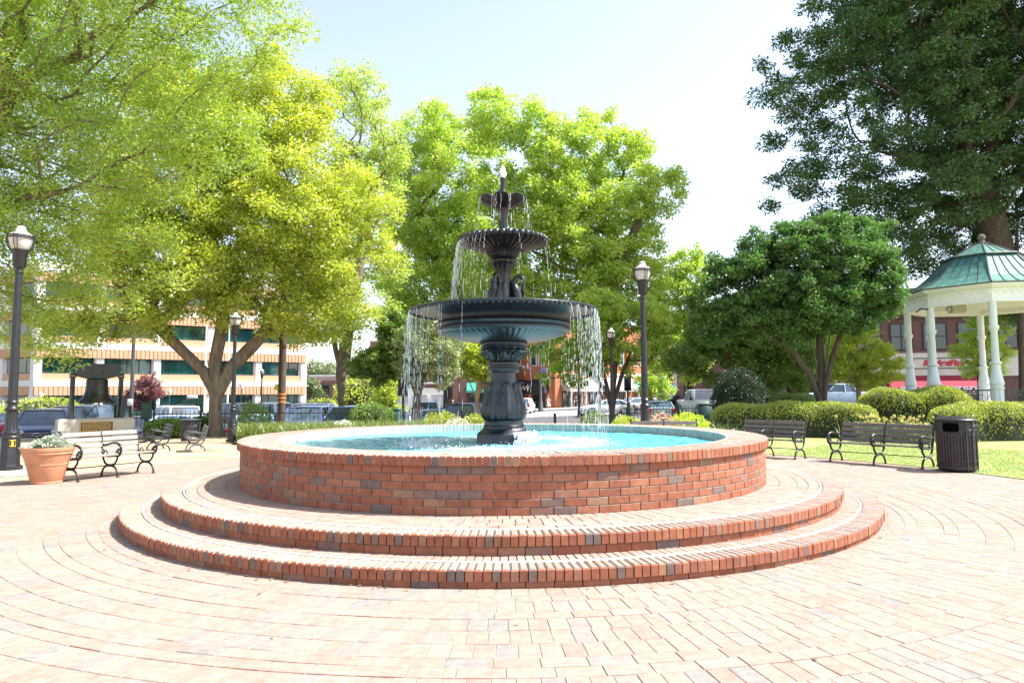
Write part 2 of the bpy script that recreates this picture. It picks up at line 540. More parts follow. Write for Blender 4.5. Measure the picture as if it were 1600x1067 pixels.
m = plain("lamp_glass", (0.72, 0.70, 0.64), 0.18, var=0.06, nscale=8)
m.node_tree.nodes["Principled BSDF"].inputs["Transmission Weight"].default_value = 0.35
M['lampglass'] = m

# ground surfaces
m, t, b = nt("tan_dirt")
mp = coords(t)
n = nd(t, "ShaderNodeTexNoise", i_Scale=0.9, i_Detail=9.0, i_Roughness=0.7)
t.links.new(mp.outputs[0], n.inputs[0])
r = ramp(t, [(0.30, (0.20, 0.14, 0.09)), (0.48, (0.36, 0.27, 0.18)), (0.70, (0.47, 0.38, 0.27))])
t.links.new(n.outputs[0], r.inputs[0]); t.links.new(r.outputs[0], b.inputs["Base Color"])
b.inputs["Roughness"].default_value = 0.95
n2 = nd(t, "ShaderNodeTexNoise", i_Scale=22.0, i_Detail=5.0); t.links.new(mp.outputs[0], n2.inputs[0])
bp = nd(t, "ShaderNodeBump", i_Strength=0.6, i_Distance=0.03)
t.links.new(n2.outputs[0], bp.inputs["Height"]); t.links.new(bp.outputs[0], b.inputs["Normal"])
M['dirt'] = m
m, t, b = nt("lawn_turf")
mp = coords(t)
n = nd(t, "ShaderNodeTexNoise", i_Scale=1.3, i_Detail=8.0, i_Roughness=0.7)
t.links.new(mp.outputs[0], n.inputs[0])
r = ramp(t, [(0.30, (0.18, 0.25, 0.06)), (0.50, (0.29, 0.36, 0.10)), (0.72, (0.40, 0.42, 0.16))])
t.links.new(n.outputs[0], r.inputs[0]); t.links.new(r.outputs[0], b.inputs["Base Color"])
b.inputs["Roughness"].default_value = 0.95
n2 = nd(t, "ShaderNodeTexNoise", i_Scale=60.0, i_Detail=4.0); t.links.new(mp.outputs[0], n2.inputs[0])
bp = nd(t, "ShaderNodeBump", i_Strength=0.9, i_Distance=0.03)
t.links.new(n2.outputs[0], bp.inputs["Height"]); t.links.new(bp.outputs[0], b.inputs["Normal"])
M['lawn'] = m

M['leaf_yellow'] = leaf_mat("leaf_yellow_green", (0.30, 0.38, 0.035), (0.54, 0.58, 0.08), 0.55)
M['leaf_near'] = leaf_mat("leaf_spring_green", (0.17, 0.31, 0.03), (0.44, 0.53, 0.07), 0.55)
M['leaf_bright'] = leaf_mat("leaf_bright_green", (0.27, 0.43, 0.055), (0.54, 0.62, 0.11), 0.56)
M['leaf_pale'] = leaf_mat("leaf_pale_green", (0.30, 0.42, 0.08), (0.50, 0.57, 0.14), 0.55)
M['leaf_mid'] = leaf_mat("leaf_mid_green", (0.10, 0.20, 0.03), (0.25, 0.36, 0.06), 0.5)
M['leaf_grey'] = leaf_mat("leaf_grey_green", (0.18, 0.25, 0.10), (0.40, 0.45, 0.22), 0.45, gloss=0.1)
M['leaf_dark'] = leaf_mat("leaf_dark_green", (0.028, 0.09, 0.022), (0.085, 0.18, 0.036), 0.42, gloss=0.05, rough=.6)
M['leaf_myrtle'] = leaf_mat("leaf_myrtle", (0.045, 0.13, 0.03), (0.13, 0.25, 0.055), 0.45, gloss=0.05, rough=.6)
M['leaf_lime'] = leaf_mat("leaf_lime", (0.32, 0.44, 0.03), (0.55, 0.60, 0.08), 0.52)
M['leaf_hedge'] = leaf_mat("leaf_hedge", (0.19, 0.27, 0.025), (0.50, 0.52, 0.07), 0.38, gloss=0.08)
M['leaf_box'] = leaf_mat("leaf_boxwood", (0.015, 0.045, 0.018), (0.035, 0.08, 0.028), 0.2, gloss=0.08)
M['leaf_strap'] = leaf_mat("leaf_strap", (0.08, 0.15, 0.02), (0.27, 0.31, 0.06), 0.35)
M['leaf_daff'] = leaf_mat("leaf_daffodil", (0.10, 0.16, 0.06), (0.24, 0.29, 0.13), 0.3)
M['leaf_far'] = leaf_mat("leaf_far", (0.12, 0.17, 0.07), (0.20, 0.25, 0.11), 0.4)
M['leaf_purple'] = leaf_mat("leaf_purple", (0.16, 0.05, 0.07), (0.28, 0.11, 0.13), 0.4)
M['leaf_silver'] = leaf_mat("leaf_dusty", (0.30, 0.36, 0.29), (0.46, 0.50, 0.43), 0.3)
M['petal_white'] = leaf_mat("petal_white", (0.62, 0.60, 0.55), (0.78, 0.76, 0.72), 0.3, tcol=1.0)
M['petal_yellow'] = leaf_mat("petal_yellow", (0.62, 0.50, 0.16), (0.78, 0.66, 0.30), 0.3, tcol=1.0)
M['petal_pink'] = leaf_mat("petal_pink", (0.55, 0.32, 0.28), (0.62, 0.46, 0.36), 0.3, tcol=1.0)

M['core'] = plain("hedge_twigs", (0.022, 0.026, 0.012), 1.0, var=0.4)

# ------------------------------------------------------------------ ground
FC = Vector((-0.13, 10.5, 0))   # centre of the fountain

def sstep(x):
    x = np.clip(x, 0, 1)
    return x * x * (3 - 2 * x)

def H(x, y):
    """terrain height: level plaza, street lower behind it"""
    x = np.asarray(x, float); y = np.asarray(y, float)
    e = np.where(x < -14, 25.3, np.where(x < 0, 27.5, 27.5 + np.clip(x / 9, 0, 1) * 9))
    zs = -0.8 + np.clip(x / 22, 0, 1) * 0.75 - 0.9 * sstep((-x - 22) / 14) * sstep((y - 42) / 16)
    return sstep((y - e) / 3.2) * zs

def h(x, y):
    return float(H(x, y))

def sheet(xs, ys, dz, name, mat, kind='structure', keep=None):
    X, Y = np.meshgrid(xs, ys)
    Z = H(X, Y) + dz
    mb = MB()
    P = np.stack([X, Y, Z], -1)
    m, n = X.shape
    Fc = []
    for i in range(m - 1):
        for j in range(n - 1):
            if keep is None or keep((X[i, j] + X[i + 1, j + 1]) / 2, (Y[i, j] + Y[i + 1, j + 1]) / 2):
                Fc.append((i * n + j, i * n + j + 1, (i + 1) * n + j + 1, (i + 1) * n + j))
    mb.add(P.reshape(-1, 3), Fc, 0.5)
    return tag(mb.build(name, mat, smooth=180), kind=kind)

far = np.concatenate([np.linspace(-900, -90, 12), np.linspace(-80, 80, 161), np.linspace(90, 900, 12)])
fay = np.concatenate([np.linspace(-200, -20, 6), np.linspace(-15, 70, 171), np.linspace(75, 200, 26), np.linspace(240, 1500, 8)])
sheet(far, fay, -0.03, "ground", M['dirt'])
def road_keep(x, y):
    e = 25.3 if x < -14 else (27.5 if x < 0 else 27.5 + min(x / 9, 1) * 9)
    return y > e + 3.4
sheet(np.linspace(-80, 80, 161), np.linspace(26, 130, 105), 0.0, "street", M['asphalt'], keep=road_keep)
# pale sidewalks along the far side of the street
def strip(pts, w, hgt, name, mat):
    mb = MB()
    for (a, b_) in zip(pts[:-1], pts[1:]):
        A = Vector((a[0], a[1], 0)); B = Vector((b_[0], b_[1], 0))
        d = (B - A).normalized(); nn = Vector((-d.y, d.x, 0)) * w
        q = [A, B, B + nn, A + nn]
        V = [(p.x, p.y, h(p.x, p.y) + 0.0) for p in q] + [(p.x, p.y, h(p.x, p.y) + hgt) for p in q]
        mb.add(V, [(3, 2, 1, 0), (4, 5, 6, 7), (0, 1, 5, 4), (1, 2, 6, 5), (2, 3, 7, 6), (3, 0, 4, 7)])
    return tag(mb.build(name, mat), kind='structure')
strip([(-26, 84), (-3, 84), (6.2, 92.5), (26, 109)], 5.0, 0.14, "pavement", M['concrete'])
strip([(16, 57.5), (62, 57.5)], 4.4, 0.14, "pavement", M['concrete'])
# sunlit crossing of pale pavers on the street
mb = MB()
q = [(1.5, 66), (14, 66), (12, 82), (-1, 82)]
mb.add([(x, y, h(x, y) + 0.02) for x, y in q], [(0, 1, 2, 3)])
tag(mb.build("crosswalk", M['concrete']), kind='structure')
# painted parking lines
mb = MB()
for i in range(9):
    x = -24 + i * 2.9
    V = [(x, 32.5, h(x, 32.5) + .015), (x + .12, 32.5, h(x, 32.5) + .015), (x + .12, 37, h(x, 37) + .015), (x, 37, h(x, 37) + .015)]
    mb.add(V, [(0, 1, 2, 3)])
tag(mb.build("parking_lines", M['white']), kind='structure')
# lawn to the right of the plaza
R_P = 8.95
rs = np.concatenate([[R_P + 0.02], np.linspace(9.4, 30, 30)])
ths = np.radians(np.linspace(-62, 60, 82))
mb = MB()
P = np.zeros((len(rs), len(ths), 3))
for i, r_ in enumerate(rs):
    for j, a_ in enumerate(ths):
        x, y = FC.x + r_ * math.cos(a_), FC.y + r_ * math.sin(a_)
        P[i, j] = (x, y, h(x, y) + 0.012)
P = P[:, ::-1]
mb.grid(P, 0.5)
tag(mb.build("lawn", M['lawn'], smooth=180), kind='structure')
def blades(name, pts, hgt, wid, mat, lean=0.35, kind=None, parent=None, seed=3, nper=1):
    rg = np.random.default_rng(seed)
    pts = np.repeat(np.asarray(pts, float), nper, axis=0)
    n = len(pts)
    an = rg.uniform(0, 2 * PI, n)
    d = np.stack([np.cos(an), np.sin(an), np.zeros(n)], -1)
    hh = hgt * rg.uniform(0.55, 1.2, n)[:, None]
    la = rg.uniform(-PI, PI, n)
    l = np.stack([np.cos(la), np.sin(la), np.zeros(n)], -1) * (lean * rg.uniform(0.2, 1.2, n))[:, None] * hh
    w = wid * rg.uniform(0.7, 1.2, n)[:, None]
    z = np.array([0, 0, 1.0])
    V = np.stack([pts - d * w, pts + d * w, pts + l * 0.4 + z * hh * 0.62 + d * w * .8, pts + l * 0.4 + z * hh * 0.62 - d * w * .8, pts + l * 1.15 + z * hh], 1).reshape(-1, 3)
    b = np.arange(n)[:, None] * 5
    idx = np.concatenate([b, b + 1, b + 2, b + 3, b + 3, b + 2, b + 4], 1).ravel()
    ln_ = np.tile([4, 3], n)
    at_ = np.repeat(rg.uniform(0, 1, n), 2)
    me = bpy.data.meshes.new(name)
    o = finish(me, name, V, idx, ln_, at_, mat, parent, smooth=0)
    if kind: tag(o, kind=kind)
    return o
rg = np.random.default_rng(2)
n = 60000
r_ = np.sqrt(rg.uniform((R_P + .03) ** 2, 14.5 ** 2, n)); a_ = np.radians(rg.uniform(-30, 45, n))
gx = FC.x + r_ * np.cos(a_); gy = FC.y + r_ * np.sin(a_)
M['blade'] = leaf_mat("grass_blade", (0.13, 0.19, 0.04), (0.33, 0.36, 0.12), 0.35)
tag(blades("grass", np.stack([gx, gy, np.full(n, 0.005)], -1), 0.035, 0.004, M['blade']),
    "short sunlit grass on the lawn beside the brick plaza", "grass", kind='stuff')

# ------------------------------------------------------------------ brick units laid in rings
def ring_units(mb, r0, r1, z0, z1, n, gap=0.006, ch=0.006, th0=0.0, jit=0.0015, bot=False, sub=1, tops=True, rounded=0.0, only=None, jr=0.0):
    """n bricks round the fountain axis between radii r0, r1 and heights z0, z1, chamfered"""
    for k in range(n):
        a0 = th0 + 2 * PI * k / n + gap / (r0 + r1)
        a1 = th0 + 2 * PI * (k + 1) / n - gap / (r0 + r1)
        am = (a0 + a1) / 2
        if only is not None and not only(am, (r0 + r1) / 2): continue
        dz = random.uniform(-jit, jit); dr = random.uniform(-jr, jr)
        j1 = random.uniform(-jit, jit)
        V = []
        for (z, ins) in ((z0, 0.0), (z1 - ch, 0.0), (z1, ch)):
            zz = z + (dz if z > z0 else 0)
            ia = ins / ((r0 + r1) / 2)
            for (rr, aa) in ((r0 + ins, a0 + ia), (r1 - ins + dr, a0 + ia), (r1 - ins + dr, a1 - ia), (r0 + ins, a1 - ia)):
                V.append((FC.x + rr * math.cos(aa), FC.y + rr * math.sin(aa), zz + (j1 if rr > r0 + .02 and z > z0 else 0)))
        Fc = [(8, 9, 10, 11)]
        for q in (0, 4):
            for i in range(4):
                j = (i + 1) % 4
                Fc.append((q + i, q + j, q + 4 + j, q + 4 + i))
        if bot: Fc.append((3, 2, 1, 0))
        a = random.random() * .998 + .001
        mb.add(V, Fc, a)
        mb.a[-len(Fc)] = a + 1  # top face picks the paler sunlit ramp, where the material has one
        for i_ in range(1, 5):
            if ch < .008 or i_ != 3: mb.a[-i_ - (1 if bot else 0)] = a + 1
    return mb

def annulus(mb, r0, r1, z, n=160, a=0.5, th=(0, 2 * PI)):
    P = np.zeros((2, n + 1, 3))
    for i, r_ in enumerate((r0, r1)):
        for k in range(n + 1):
            t_ = th[0] + (th[1] - th[0]) * k / n
            P[i, k] = (FC.x + r_ * math.cos(t_), FC.y + r_ * math.sin(t_), z)
    return mb.grid(P[:, ::-1], a)

# plaza paving: radial pavers with two ringed courses
mb = MB()
def rad_rows(r0, r1):
    n = int(round(2 * PI * (r0 + r1) / 2 / 0.133))
    ring_units(mb, r0 + .003, r1 - .003, -0.05, 0.0, n, th0=random.uniform(0, .1), jit=0.0015, gap=0.0035, ch=0.003)
def tan_row(r0, r1):
    n = int(round(2 * PI * (r0 + r1) / 2 / 0.27))
    ring_units(mb, r0 + .003, r1 - .003, -0.05, 0.0015, n, th0=random.uniform(0, .1), jit=0.0018, gap=0.006, ch=0.003)
for r0, r1, k in ((5.02, 5.265, 0), (5.265, 5.39, 1), (5.39, 5.64, 0), (5.64, 5.775, 1), (5.775, 6.0, 0), (6.0, 6.235, 0), (6.235, 6.46, 0), (6.46, 6.6, 1), (6.6, 6.735, 1)):
    (tan_row if k else rad_rows)(r0, r1)
r_ = 6.735
while r_ < R_P - 0.14:
    rad_rows(r_, r_ + 0.245); r_ += 0.245
tan_row(r_, r_ + 0.135); r_ += 0.135
R_E = r_
# the path carries on behind the camera
while r_ < 15:
    n = int(round(2 * PI * (r_ + .12) / 0.133))
    ring_units(mb, r_ + .003, r_ + .242, -0.05, 0.0, n, jit=0.002, gap=0.007, ch=0.004, only=lambda a, r: abs((a + PI / 2 + PI) % (2 * PI) - PI) < 0.9)
    r_ += 0.245
tag(mb.build("plaza", M['paver'], smooth=0), kind='structure')
mb = MB()
annulus(mb, 3.0, R_E, -0.005)
annulus(mb, R_E, 15.0, -0.012, 80, th=(-PI / 2 - .92, -PI / 2 + .92))
tag(mb.build("paving_bed", M['sand'], smooth=0), kind='structure')

# ------------------------------------------------------------------ fountain
ft = tag(empty("fountain", (FC.x, FC.y, 0)), "black cast iron three tier fountain in a round red brick basin on two steps", "fountain")
def fbuild(mb, name, mat, parent=None, smooth=35):
    o = mb.build(name, mat, None, smooth)
    o.parent = parent or ft
    if parent is None or parent == ft:
        o.matrix_parent_inverse = Matrix.Translation((-FC.x, -FC.y, 0))
    else:
        o.matrix_parent_inverse = Matrix.Identity(4)
    return o
Z1, Z2, ZR, ZW = 0.15, 0.326, 0.905, 0.775
# lower step
mb = MB()
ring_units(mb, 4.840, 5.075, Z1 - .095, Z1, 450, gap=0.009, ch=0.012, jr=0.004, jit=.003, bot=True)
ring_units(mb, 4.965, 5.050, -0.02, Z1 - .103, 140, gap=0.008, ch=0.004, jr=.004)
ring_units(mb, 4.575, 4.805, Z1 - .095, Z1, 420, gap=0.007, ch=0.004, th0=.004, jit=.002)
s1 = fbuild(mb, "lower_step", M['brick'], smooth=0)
mb = MB(); ring_units(mb, 4.812, 4.832, Z1 - .03, Z1 + .002, 160, gap=0.0, ch=0.001, jit=0)
fbuild(mb, "white_caulk", M['caulk'], smooth=0)
# upper step
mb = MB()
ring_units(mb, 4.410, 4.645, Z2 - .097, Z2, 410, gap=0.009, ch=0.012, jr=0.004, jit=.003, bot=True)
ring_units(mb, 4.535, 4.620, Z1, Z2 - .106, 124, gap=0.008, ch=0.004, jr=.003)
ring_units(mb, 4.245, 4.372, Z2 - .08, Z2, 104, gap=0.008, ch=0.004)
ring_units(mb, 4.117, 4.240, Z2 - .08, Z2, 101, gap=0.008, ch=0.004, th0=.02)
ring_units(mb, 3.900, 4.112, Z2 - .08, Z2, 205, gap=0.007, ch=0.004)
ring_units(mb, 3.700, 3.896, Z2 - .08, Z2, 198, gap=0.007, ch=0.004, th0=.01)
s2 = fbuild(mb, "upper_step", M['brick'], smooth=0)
mb = MB(); ring_units(mb, 4.382, 4.400, Z2 - .03, Z2 + .002, 160, gap=0.0, ch=0.001, jit=0)
fbuild(mb, "white_caulk", M['caulk'], smooth=0)
# grimy joint mortar inside the steps
mb = MB()
mb.lathe([(5.015, -0.03), (5.015, Z1 - .100), (5.035, Z1 - .098), (5.05, Z1 - .085), (5.05, Z1 - .014), (4.50, Z1 - .012)], 256, (FC.x, FC.y, 0), caps=False)
mb.lathe([(4.585, Z1 - .02), (4.585, Z2 - .104), (4.605, Z2 - .10), (4.62, Z2 - .09), (4.62, Z2 - .014), (3.6, Z2 - .012)], 256, (FC.x, FC.y, 0), caps=False)
fbuild(mb, "step_mortar", M['darkmortar'])
# basin wall: six courses of stretchers
mb = MB()
CH = (ZR - .099 - Z2) / 6
for c in range(6):
    z0 = Z2 + c * CH
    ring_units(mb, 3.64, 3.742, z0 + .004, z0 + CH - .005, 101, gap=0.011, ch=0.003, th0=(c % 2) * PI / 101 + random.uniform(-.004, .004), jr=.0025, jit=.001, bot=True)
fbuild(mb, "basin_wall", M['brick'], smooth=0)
mb = MB()
mb.lathe([(3.732, Z2 - .02), (3.732, ZR - .099)], 256, (FC.x, FC.y, 0), caps=False)
fbuild(mb, "wall_mortar", M['mortar'])
# coping
mb = MB()
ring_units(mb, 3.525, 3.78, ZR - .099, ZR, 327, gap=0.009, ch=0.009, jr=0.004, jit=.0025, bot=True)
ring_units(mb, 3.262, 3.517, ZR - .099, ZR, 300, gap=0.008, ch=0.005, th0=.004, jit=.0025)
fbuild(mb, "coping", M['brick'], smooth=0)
mb = MB()
mb.lathe([(3.745, ZR - .094), (3.768, ZR - .088), (3.768, ZR - .008), (3.27, ZR - .006)], 256, (FC.x, FC.y, 0), caps=False)
fbuild(mb, "coping_mortar", M['caulk'])
mb = MB()
for k in range(295):
    a0, a1 = 2 * PI * k / 295 + .0009, 2 * PI * (k + 1) / 295 - .0009
    ro, ri = 3.30, 3.235 + random.uniform(-.003, .003)
    V = [(FC.x + r_ * math.cos(a), FC.y + r_ * math.sin(a), z) for z in (.60, ZR - .004) for (r_, a) in ((ri, a0), (ro, a0), (ro, a1), (ri, a1))]
    mb.add(V, [(4, 5, 6, 7), (0, 4, 7, 3), (0, 1, 5, 4), (3, 7, 6, 2)])
fbuild(mb, "inner_lining", M['inner'], smooth=0)
mb = MB()
mb.lathe([(3.26, .45), (3.26, ZR - .012)], 160, (FC.x, FC.y, 0), caps=False)
fbuild(mb, "lining_mortar", M['darkmortar'])
# water surface with real ripples
nr, na = 90, 300
P = np.zeros((nr, na + 1, 3))
rr = np.linspace(0.02, 3.255, nr)
for k in range(na + 1):
    a_ = 2 * PI * k / na
    x = rr * math.cos(a_); y = rr * math.sin(a_)
    z = .007 * np.sin(rr * 21 + 2.2 * math.sin(3 * a_)) * np.exp(-((rr - 1.45) / 1.1) ** 2) + .005 * np.sin(x * 13 + y * 7) + .004 * np.sin(y * 17 - x * 9)
    P[:, k] = np.stack([x, y, z], -1)
mb = MB(); mb.grid(P, .5)
wa = mb.build("pool_water", M['water'], ft, smooth=180)
wa.location = (0, 0, ZW)

# ---- the iron fountain (local coordinates, axis at 0,0)
FN = 192
mb = MB()
oct_ = lambda prof: mb.lathe(prof, 8, rot=PI / 8)
oct_([(0.44, .55), (0.44, .90), (0.425, .925), (0.36, .965), (0.335, 1.0), (0.335, 1.02)])
fbuild_local = lambda mb, name, mat=M['iron'], parent=ft, smooth=35: mb.build(name, mat, parent, smooth)
fbuild_local(mb, "octagonal_base")
mb = MB()
mb.lathe([(.30, 1.0), (.31, 1.03), (.295, 1.06), (.295, 1.10), (.305, 1.115)], 64)
VP = [(.24, 1.11), (.285, 1.13), (.305, 1.18), (.31, 1.24), (.30, 1.32), (.275, 1.42), (.245, 1.52), (.222, 1.60), (.208, 1.68), (.198, 1.76), (.195, 1.84)]
mb.lathe(VP, 64)
mb.lathe([(.195, 1.835), (.235, 1.85), (.25, 1.875), (.25, 1.90), (.235, 1.915), (.235, 1.935), (.255, 1.95), (.255, 1.985), (.225, 2.0), (.21, 2.02)], 64)
fbuild_local(mb, "vase_column")
def vr(z):
    for (r0, z0), (r1, z1) in zip(VP[:-1], VP[1:]):
        if z <= z1: return r0 + (r1 - r0) * (z - z0) / (z1 - z0)
    return VP[-1][0]
def acanthus(th0, zb, zt, hw, rf, curl=.06, n=19, mcols=13):
    P = np.zeros((n, mcols, 3))
    for i in range(n):
        v = i / (n - 1)
        z = zb + (zt - zb) * min(v, .93) / .93 - max(0, v - .93) * 0.5
        w = hw * (math.sin(PI * (0.12 + .86 * v) ** .75) ** .7) * (1 + .16 * math.sin(v * 26)) + .002
        for j in range(mcols):
            u = -1 + 2 * j / (mcols - 1)
            base = rf(min(z, zt)) + .016
            veins = .010 * math.cos(u * 9 - 7 * v * abs(u)) * (1 - .4 * v)
            mid = .022 * math.exp(-(u / .16) ** 2)
            edge = -.020 * abs(u) ** 3
            r = base + veins + mid + edge + curl * max(0, (v - .72) / .28) ** 2.0
            a = th0 + u * w / max(base, .05)
            P[i, j] = (r * math.cos(a), r * math.sin(a), z)
    return P
for k in range(8):
    mb = MB()
    mb.grid(acanthus(-PI / 2 + .2 + k * PI / 4, 1.12, 1.70, .125, vr, .075), .5)
    fbuild_local(mb, "acanthus_leaf", smooth=60)
# capital under the great bowl
def fl(n, amp):
    return lambda i, th, r: (r * (1 + amp * abs(math.cos(n * th / 2)) - amp / 2), 0)
mb = MB()
mb.lathe([(.205, 2.01), (.21, 2.05), (.23, 2.09), (.27, 2.13), (.325, 2.155), (.345, 2.165), (.34, 2.18), (.30, 2.185)], FN, mod=fl(16, .12))
mb.lathe([(.29, 2.18), (.34, 2.195), (.355, 2.215), (.34, 2.235), (.345, 2.245), (.37, 2.26), (.37, 2.285), (.34, 2.30)], 96)
for k in range(8):
    mb.grid(acanthus(k * PI / 4, 2.02, 2.15, .07, lambda z: .21 + max(0, z - 2.03) * .85, .03, 9, 9), .5)
fbuild_local(mb, "capital", smooth=50)
# great bowl
def gad(n, amp, sw=0.0):
    def f(i, th, r): return (r * (1 + amp * (abs(math.sin(n * th / 2 + i * sw)) - .5)), 0)
    return f
mb = MB()
mb.lathe([(.34, 2.295), (.42, 2.30), (.56, 2.315), (.70, 2.34), (.82, 2.372), (.92, 2.41), (.985, 2.445)], 384, mod=gad(64, .028, .35), caps=False)
mb.lathe([(.975, 2.435), (1.02, 2.445), (1.045, 2.465), (1.04, 2.49), (1.015, 2.50), (1.02, 2.515), (1.055, 2.53), (1.07, 2.555), (1.055, 2.585), (1.02, 2.60), (1.0, 2.615),
          (1.01, 2.65), (1.05, 2.685), (1.12, 2.715), (1.22, 2.74), (1.33, 2.757), (1.405, 2.765)], 160, caps=False)
mb.lathe([(1.40, 2.763), (1.425, 2.755), (1.445, 2.765), (1.45, 2.78), (1.44, 2.795), (1.40, 2.80), (1.25, 2.775), (1.0, 2.73), (.5, 2.69), (.15, 2.68)], 160, caps=False)
for k in range(110):
    a = 2 * PI * k / 110
    mb.ball((1.425 * math.cos(a), 1.425 * math.sin(a), 2.752), .024, 8, 6)
gb = fbuild_local(mb, "great_bowl", smooth=50)
# heron column
mb = MB()
mb.lathe([(.26, 2.67), (.26, 2.72), (.21, 2.76), (.15, 2.80), (.125, 2.90), (.115, 3.05), (.105, 3.2), (.115, 3.34), (.13, 3.42), (.165, 3.47), (.185, 3.50), (.16, 3.525), (.18, 3.545), (.185, 3.57), (.13, 3.60)], FN, mod=fl(10, .10))
hc = fbuild_local(mb, "heron_column", smooth=60)
def heron(th):
    mb = MB()
    c, s = math.cos(th), math.sin(th)
    def P(r, z, t=0.0): return (r * c - t * s, r * s + t * c, z)
    mb.tube([P(.13, 2.78), P(.19, 2.84), P(.20, 2.95), P(.19, 3.06), P(.165, 3.17), P(.14, 3.26)], [.02, .075, .105, .10, .07, .035], 12, flat=.85)
    mb.tube([P(.15, 3.20), P(.19, 3.29), P(.245, 3.335), P(.295, 3.31), P(.315, 3.24), P(.31, 3.15), P(.305, 3.09)], [.05, .04, .034, .032, .03, .028, .034], 10)
    mb.tube([P(.305, 3.10), P(.312, 3.03), P(.315, 2.94)], [.032, .016, .004], 8)
    for sgn in (-1, 1):
        mb.tube([P(.16, 3.20, sgn * .07), P(.20, 3.08, sgn * .105), P(.20, 2.94, sgn * .09), P(.17, 2.80, sgn * .05)], [.03, .058, .05, .012], 8, flat=.5)
        for q in range(4):
            mb.tube([P(.21, 3.06 - q * .05, sgn * .115), P(.215, 2.98 - q * .05, sgn * .10), P(.19, 2.86 - q * .03, sgn * .06)], [.010, .014, .004], 5)
        mb.tube([P(.19, 2.84, sgn * .03), P(.20, 2.74, sgn * .035), P(.23, 2.70, sgn * .035)], [.018, .012, .012], 6)
    fbuild_local(mb, "heron_figure", smooth=60)
for th in (.10, .10 + 2 * PI / 3, .10 + 4 * PI / 3):
    heron(th)
# middle bowl
mb = MB()
mb.lathe([(.13, 3.58), (.20, 3.61), (.235, 3.65), (.25, 3.69), (.36, 3.725), (.50, 3.77), (.60, 3.815), (.655, 3.85)], 384, mod=gad(36, .05, .0), caps=False)
mb.lathe([(.65, 3.845), (.66, 3.90), (.60, 3.90), (.4, 3.86), (.1, 3.84)], 96, caps=False)
for k in range(44):
    a = 2 * PI * k / 44
    mb.ball((.665 * math.cos(a), .665 * math.sin(a), 3.88), (.052, .046, .048), 10, 7)
fbuild_local(mb, "middle_bowl", smooth=60)
mb = MB()
mb.lathe([(.12, 3.84), (.10, 3.90), (.075, 3.95), (.062, 4.05), (.062, 4.2), (.07, 4.30), (.085, 4.36), (.105, 4.40)], 96, mod=fl(10, .12))
fbuild_local(mb, "upper_stem", smooth=60)
# top bowl with scalloped lip
mb = MB()
prof = [(.10, 4.39), (.14, 4.415), (.20, 4.445), (.27, 4.485), (.325, 4.525), (.355, 4.555), (.372, 4.575), (.355, 4.585), (.25, 4.575), (.05, 4.56)]
def scal(i, th, r):
    q = min(1, max(0, (i - 1) / 5))
    lob = abs(math.cos(4 * th + .3))
    fine = .018 * math.cos(40 * th) * (1 if i < 6 else 0)
    return (r * (1 + q * .07 * (lob - .5) + fine), -q * .055 * (1 - lob) ** 1.3 - q * .012)
mb.lathe(prof, 320, mod=scal, caps=False)
fbuild_local(mb, "top_bowl", smooth=70)
mb = MB()
mb.lathe([(.085, 4.56), (.075, 4.61), (.05, 4.64), (.04, 4.66), (.04, 4.83), (.05, 4.85), (.046, 4.88), (.03, 4.89)], 24)
fbuild_local(mb, "nozzle")
# jet and falling water
rg2 = random.Random(4)
mb = MB()
for k in range(70):
    z = 4.88 + rg2.random() ** 1.1 * .20
    q = (z - 4.88) / .2
    r_ = .045 * math.sin(PI * min(.98, q * .8 + .2)) + .006
    mb.ball((rg2.uniform(-r_, r_), rg2.uniform(-r_, r_), z), rg2.uniform(.008, .016), 6, 5)
mb.lathe([(.022, 4.87), (.04, 4.93), (.045, 4.99), (.03, 5.05), (.008, 5.09)], 14, mod=lambda i, th, r: (r * (1 + .25 * math.sin(3 * th + i * 2)), 0))
fbuild_local(mb, "water_jet", M['foam'], smooth=60)
def stream(mb, x, y, z0, z1, vx, vy, thr=.35, dens=1.0, rad=.004):
    """broken thread of falling water from z0 to z1"""
    z = z0
    hh = z0 - z1
    while z > z1:
        f = (z0 - z) / hh
        L = rg2.uniform(.02, .10) * (1 + 1.2 * f)
        gap = rg2.uniform(.0, .05) * (f ** 1.2) * 2.4 / dens
        t0 = math.sqrt(max(0, 2 * (z0 - z) / 9.8)); 
        jx, jy = rg2.gauss(0, .04) * f, rg2.gauss(0, .04) * f
        X, Y = x + vx * t0 + jx, y + vy * t0 + jy
        r_ = rad * rg2.uniform(.6, 1.2)
        mb.tube([(X, Y, z), (X, Y, z - L * .35), (X, Y, z - L)], [r_ * .45, r_, r_ * .35], 5)
        z -= L + gap
mb = MB()
for k in range(22):
    a = rg2.uniform(0, 2 * PI) if k % 3 == 0 else rg2.choice((PI * .93, PI * 1.05, -.1, .08, -PI / 2 - .2, -PI / 2 + .35)) + rg2.gauss(0, .12)
    r_ = .375
    stream(mb, r_ * math.cos(a), r_ * math.sin(a), 4.54, 3.90, .12 * math.cos(a), .12 * math.sin(a), dens=.4, rad=.0021)
tag(fbuild_local(mb, "falling_water", M['drops'], smooth=60), kind='stuff')
mb = MB()
for k in range(64):
    a = rg2.uniform(0, 2 * PI) if k % 4 == 0 else PI + rg2.gauss(0, .55)
    r_ = .70
    stream(mb, r_ * math.cos(a), r_ * math.sin(a), 3.86, 2.80, .22 * math.cos(a), .22 * math.sin(a), dens=.30, rad=.0019)
tag(fbuild_local(mb, "falling_water", M['drops'], smooth=60), kind='stuff')
mb = MB()
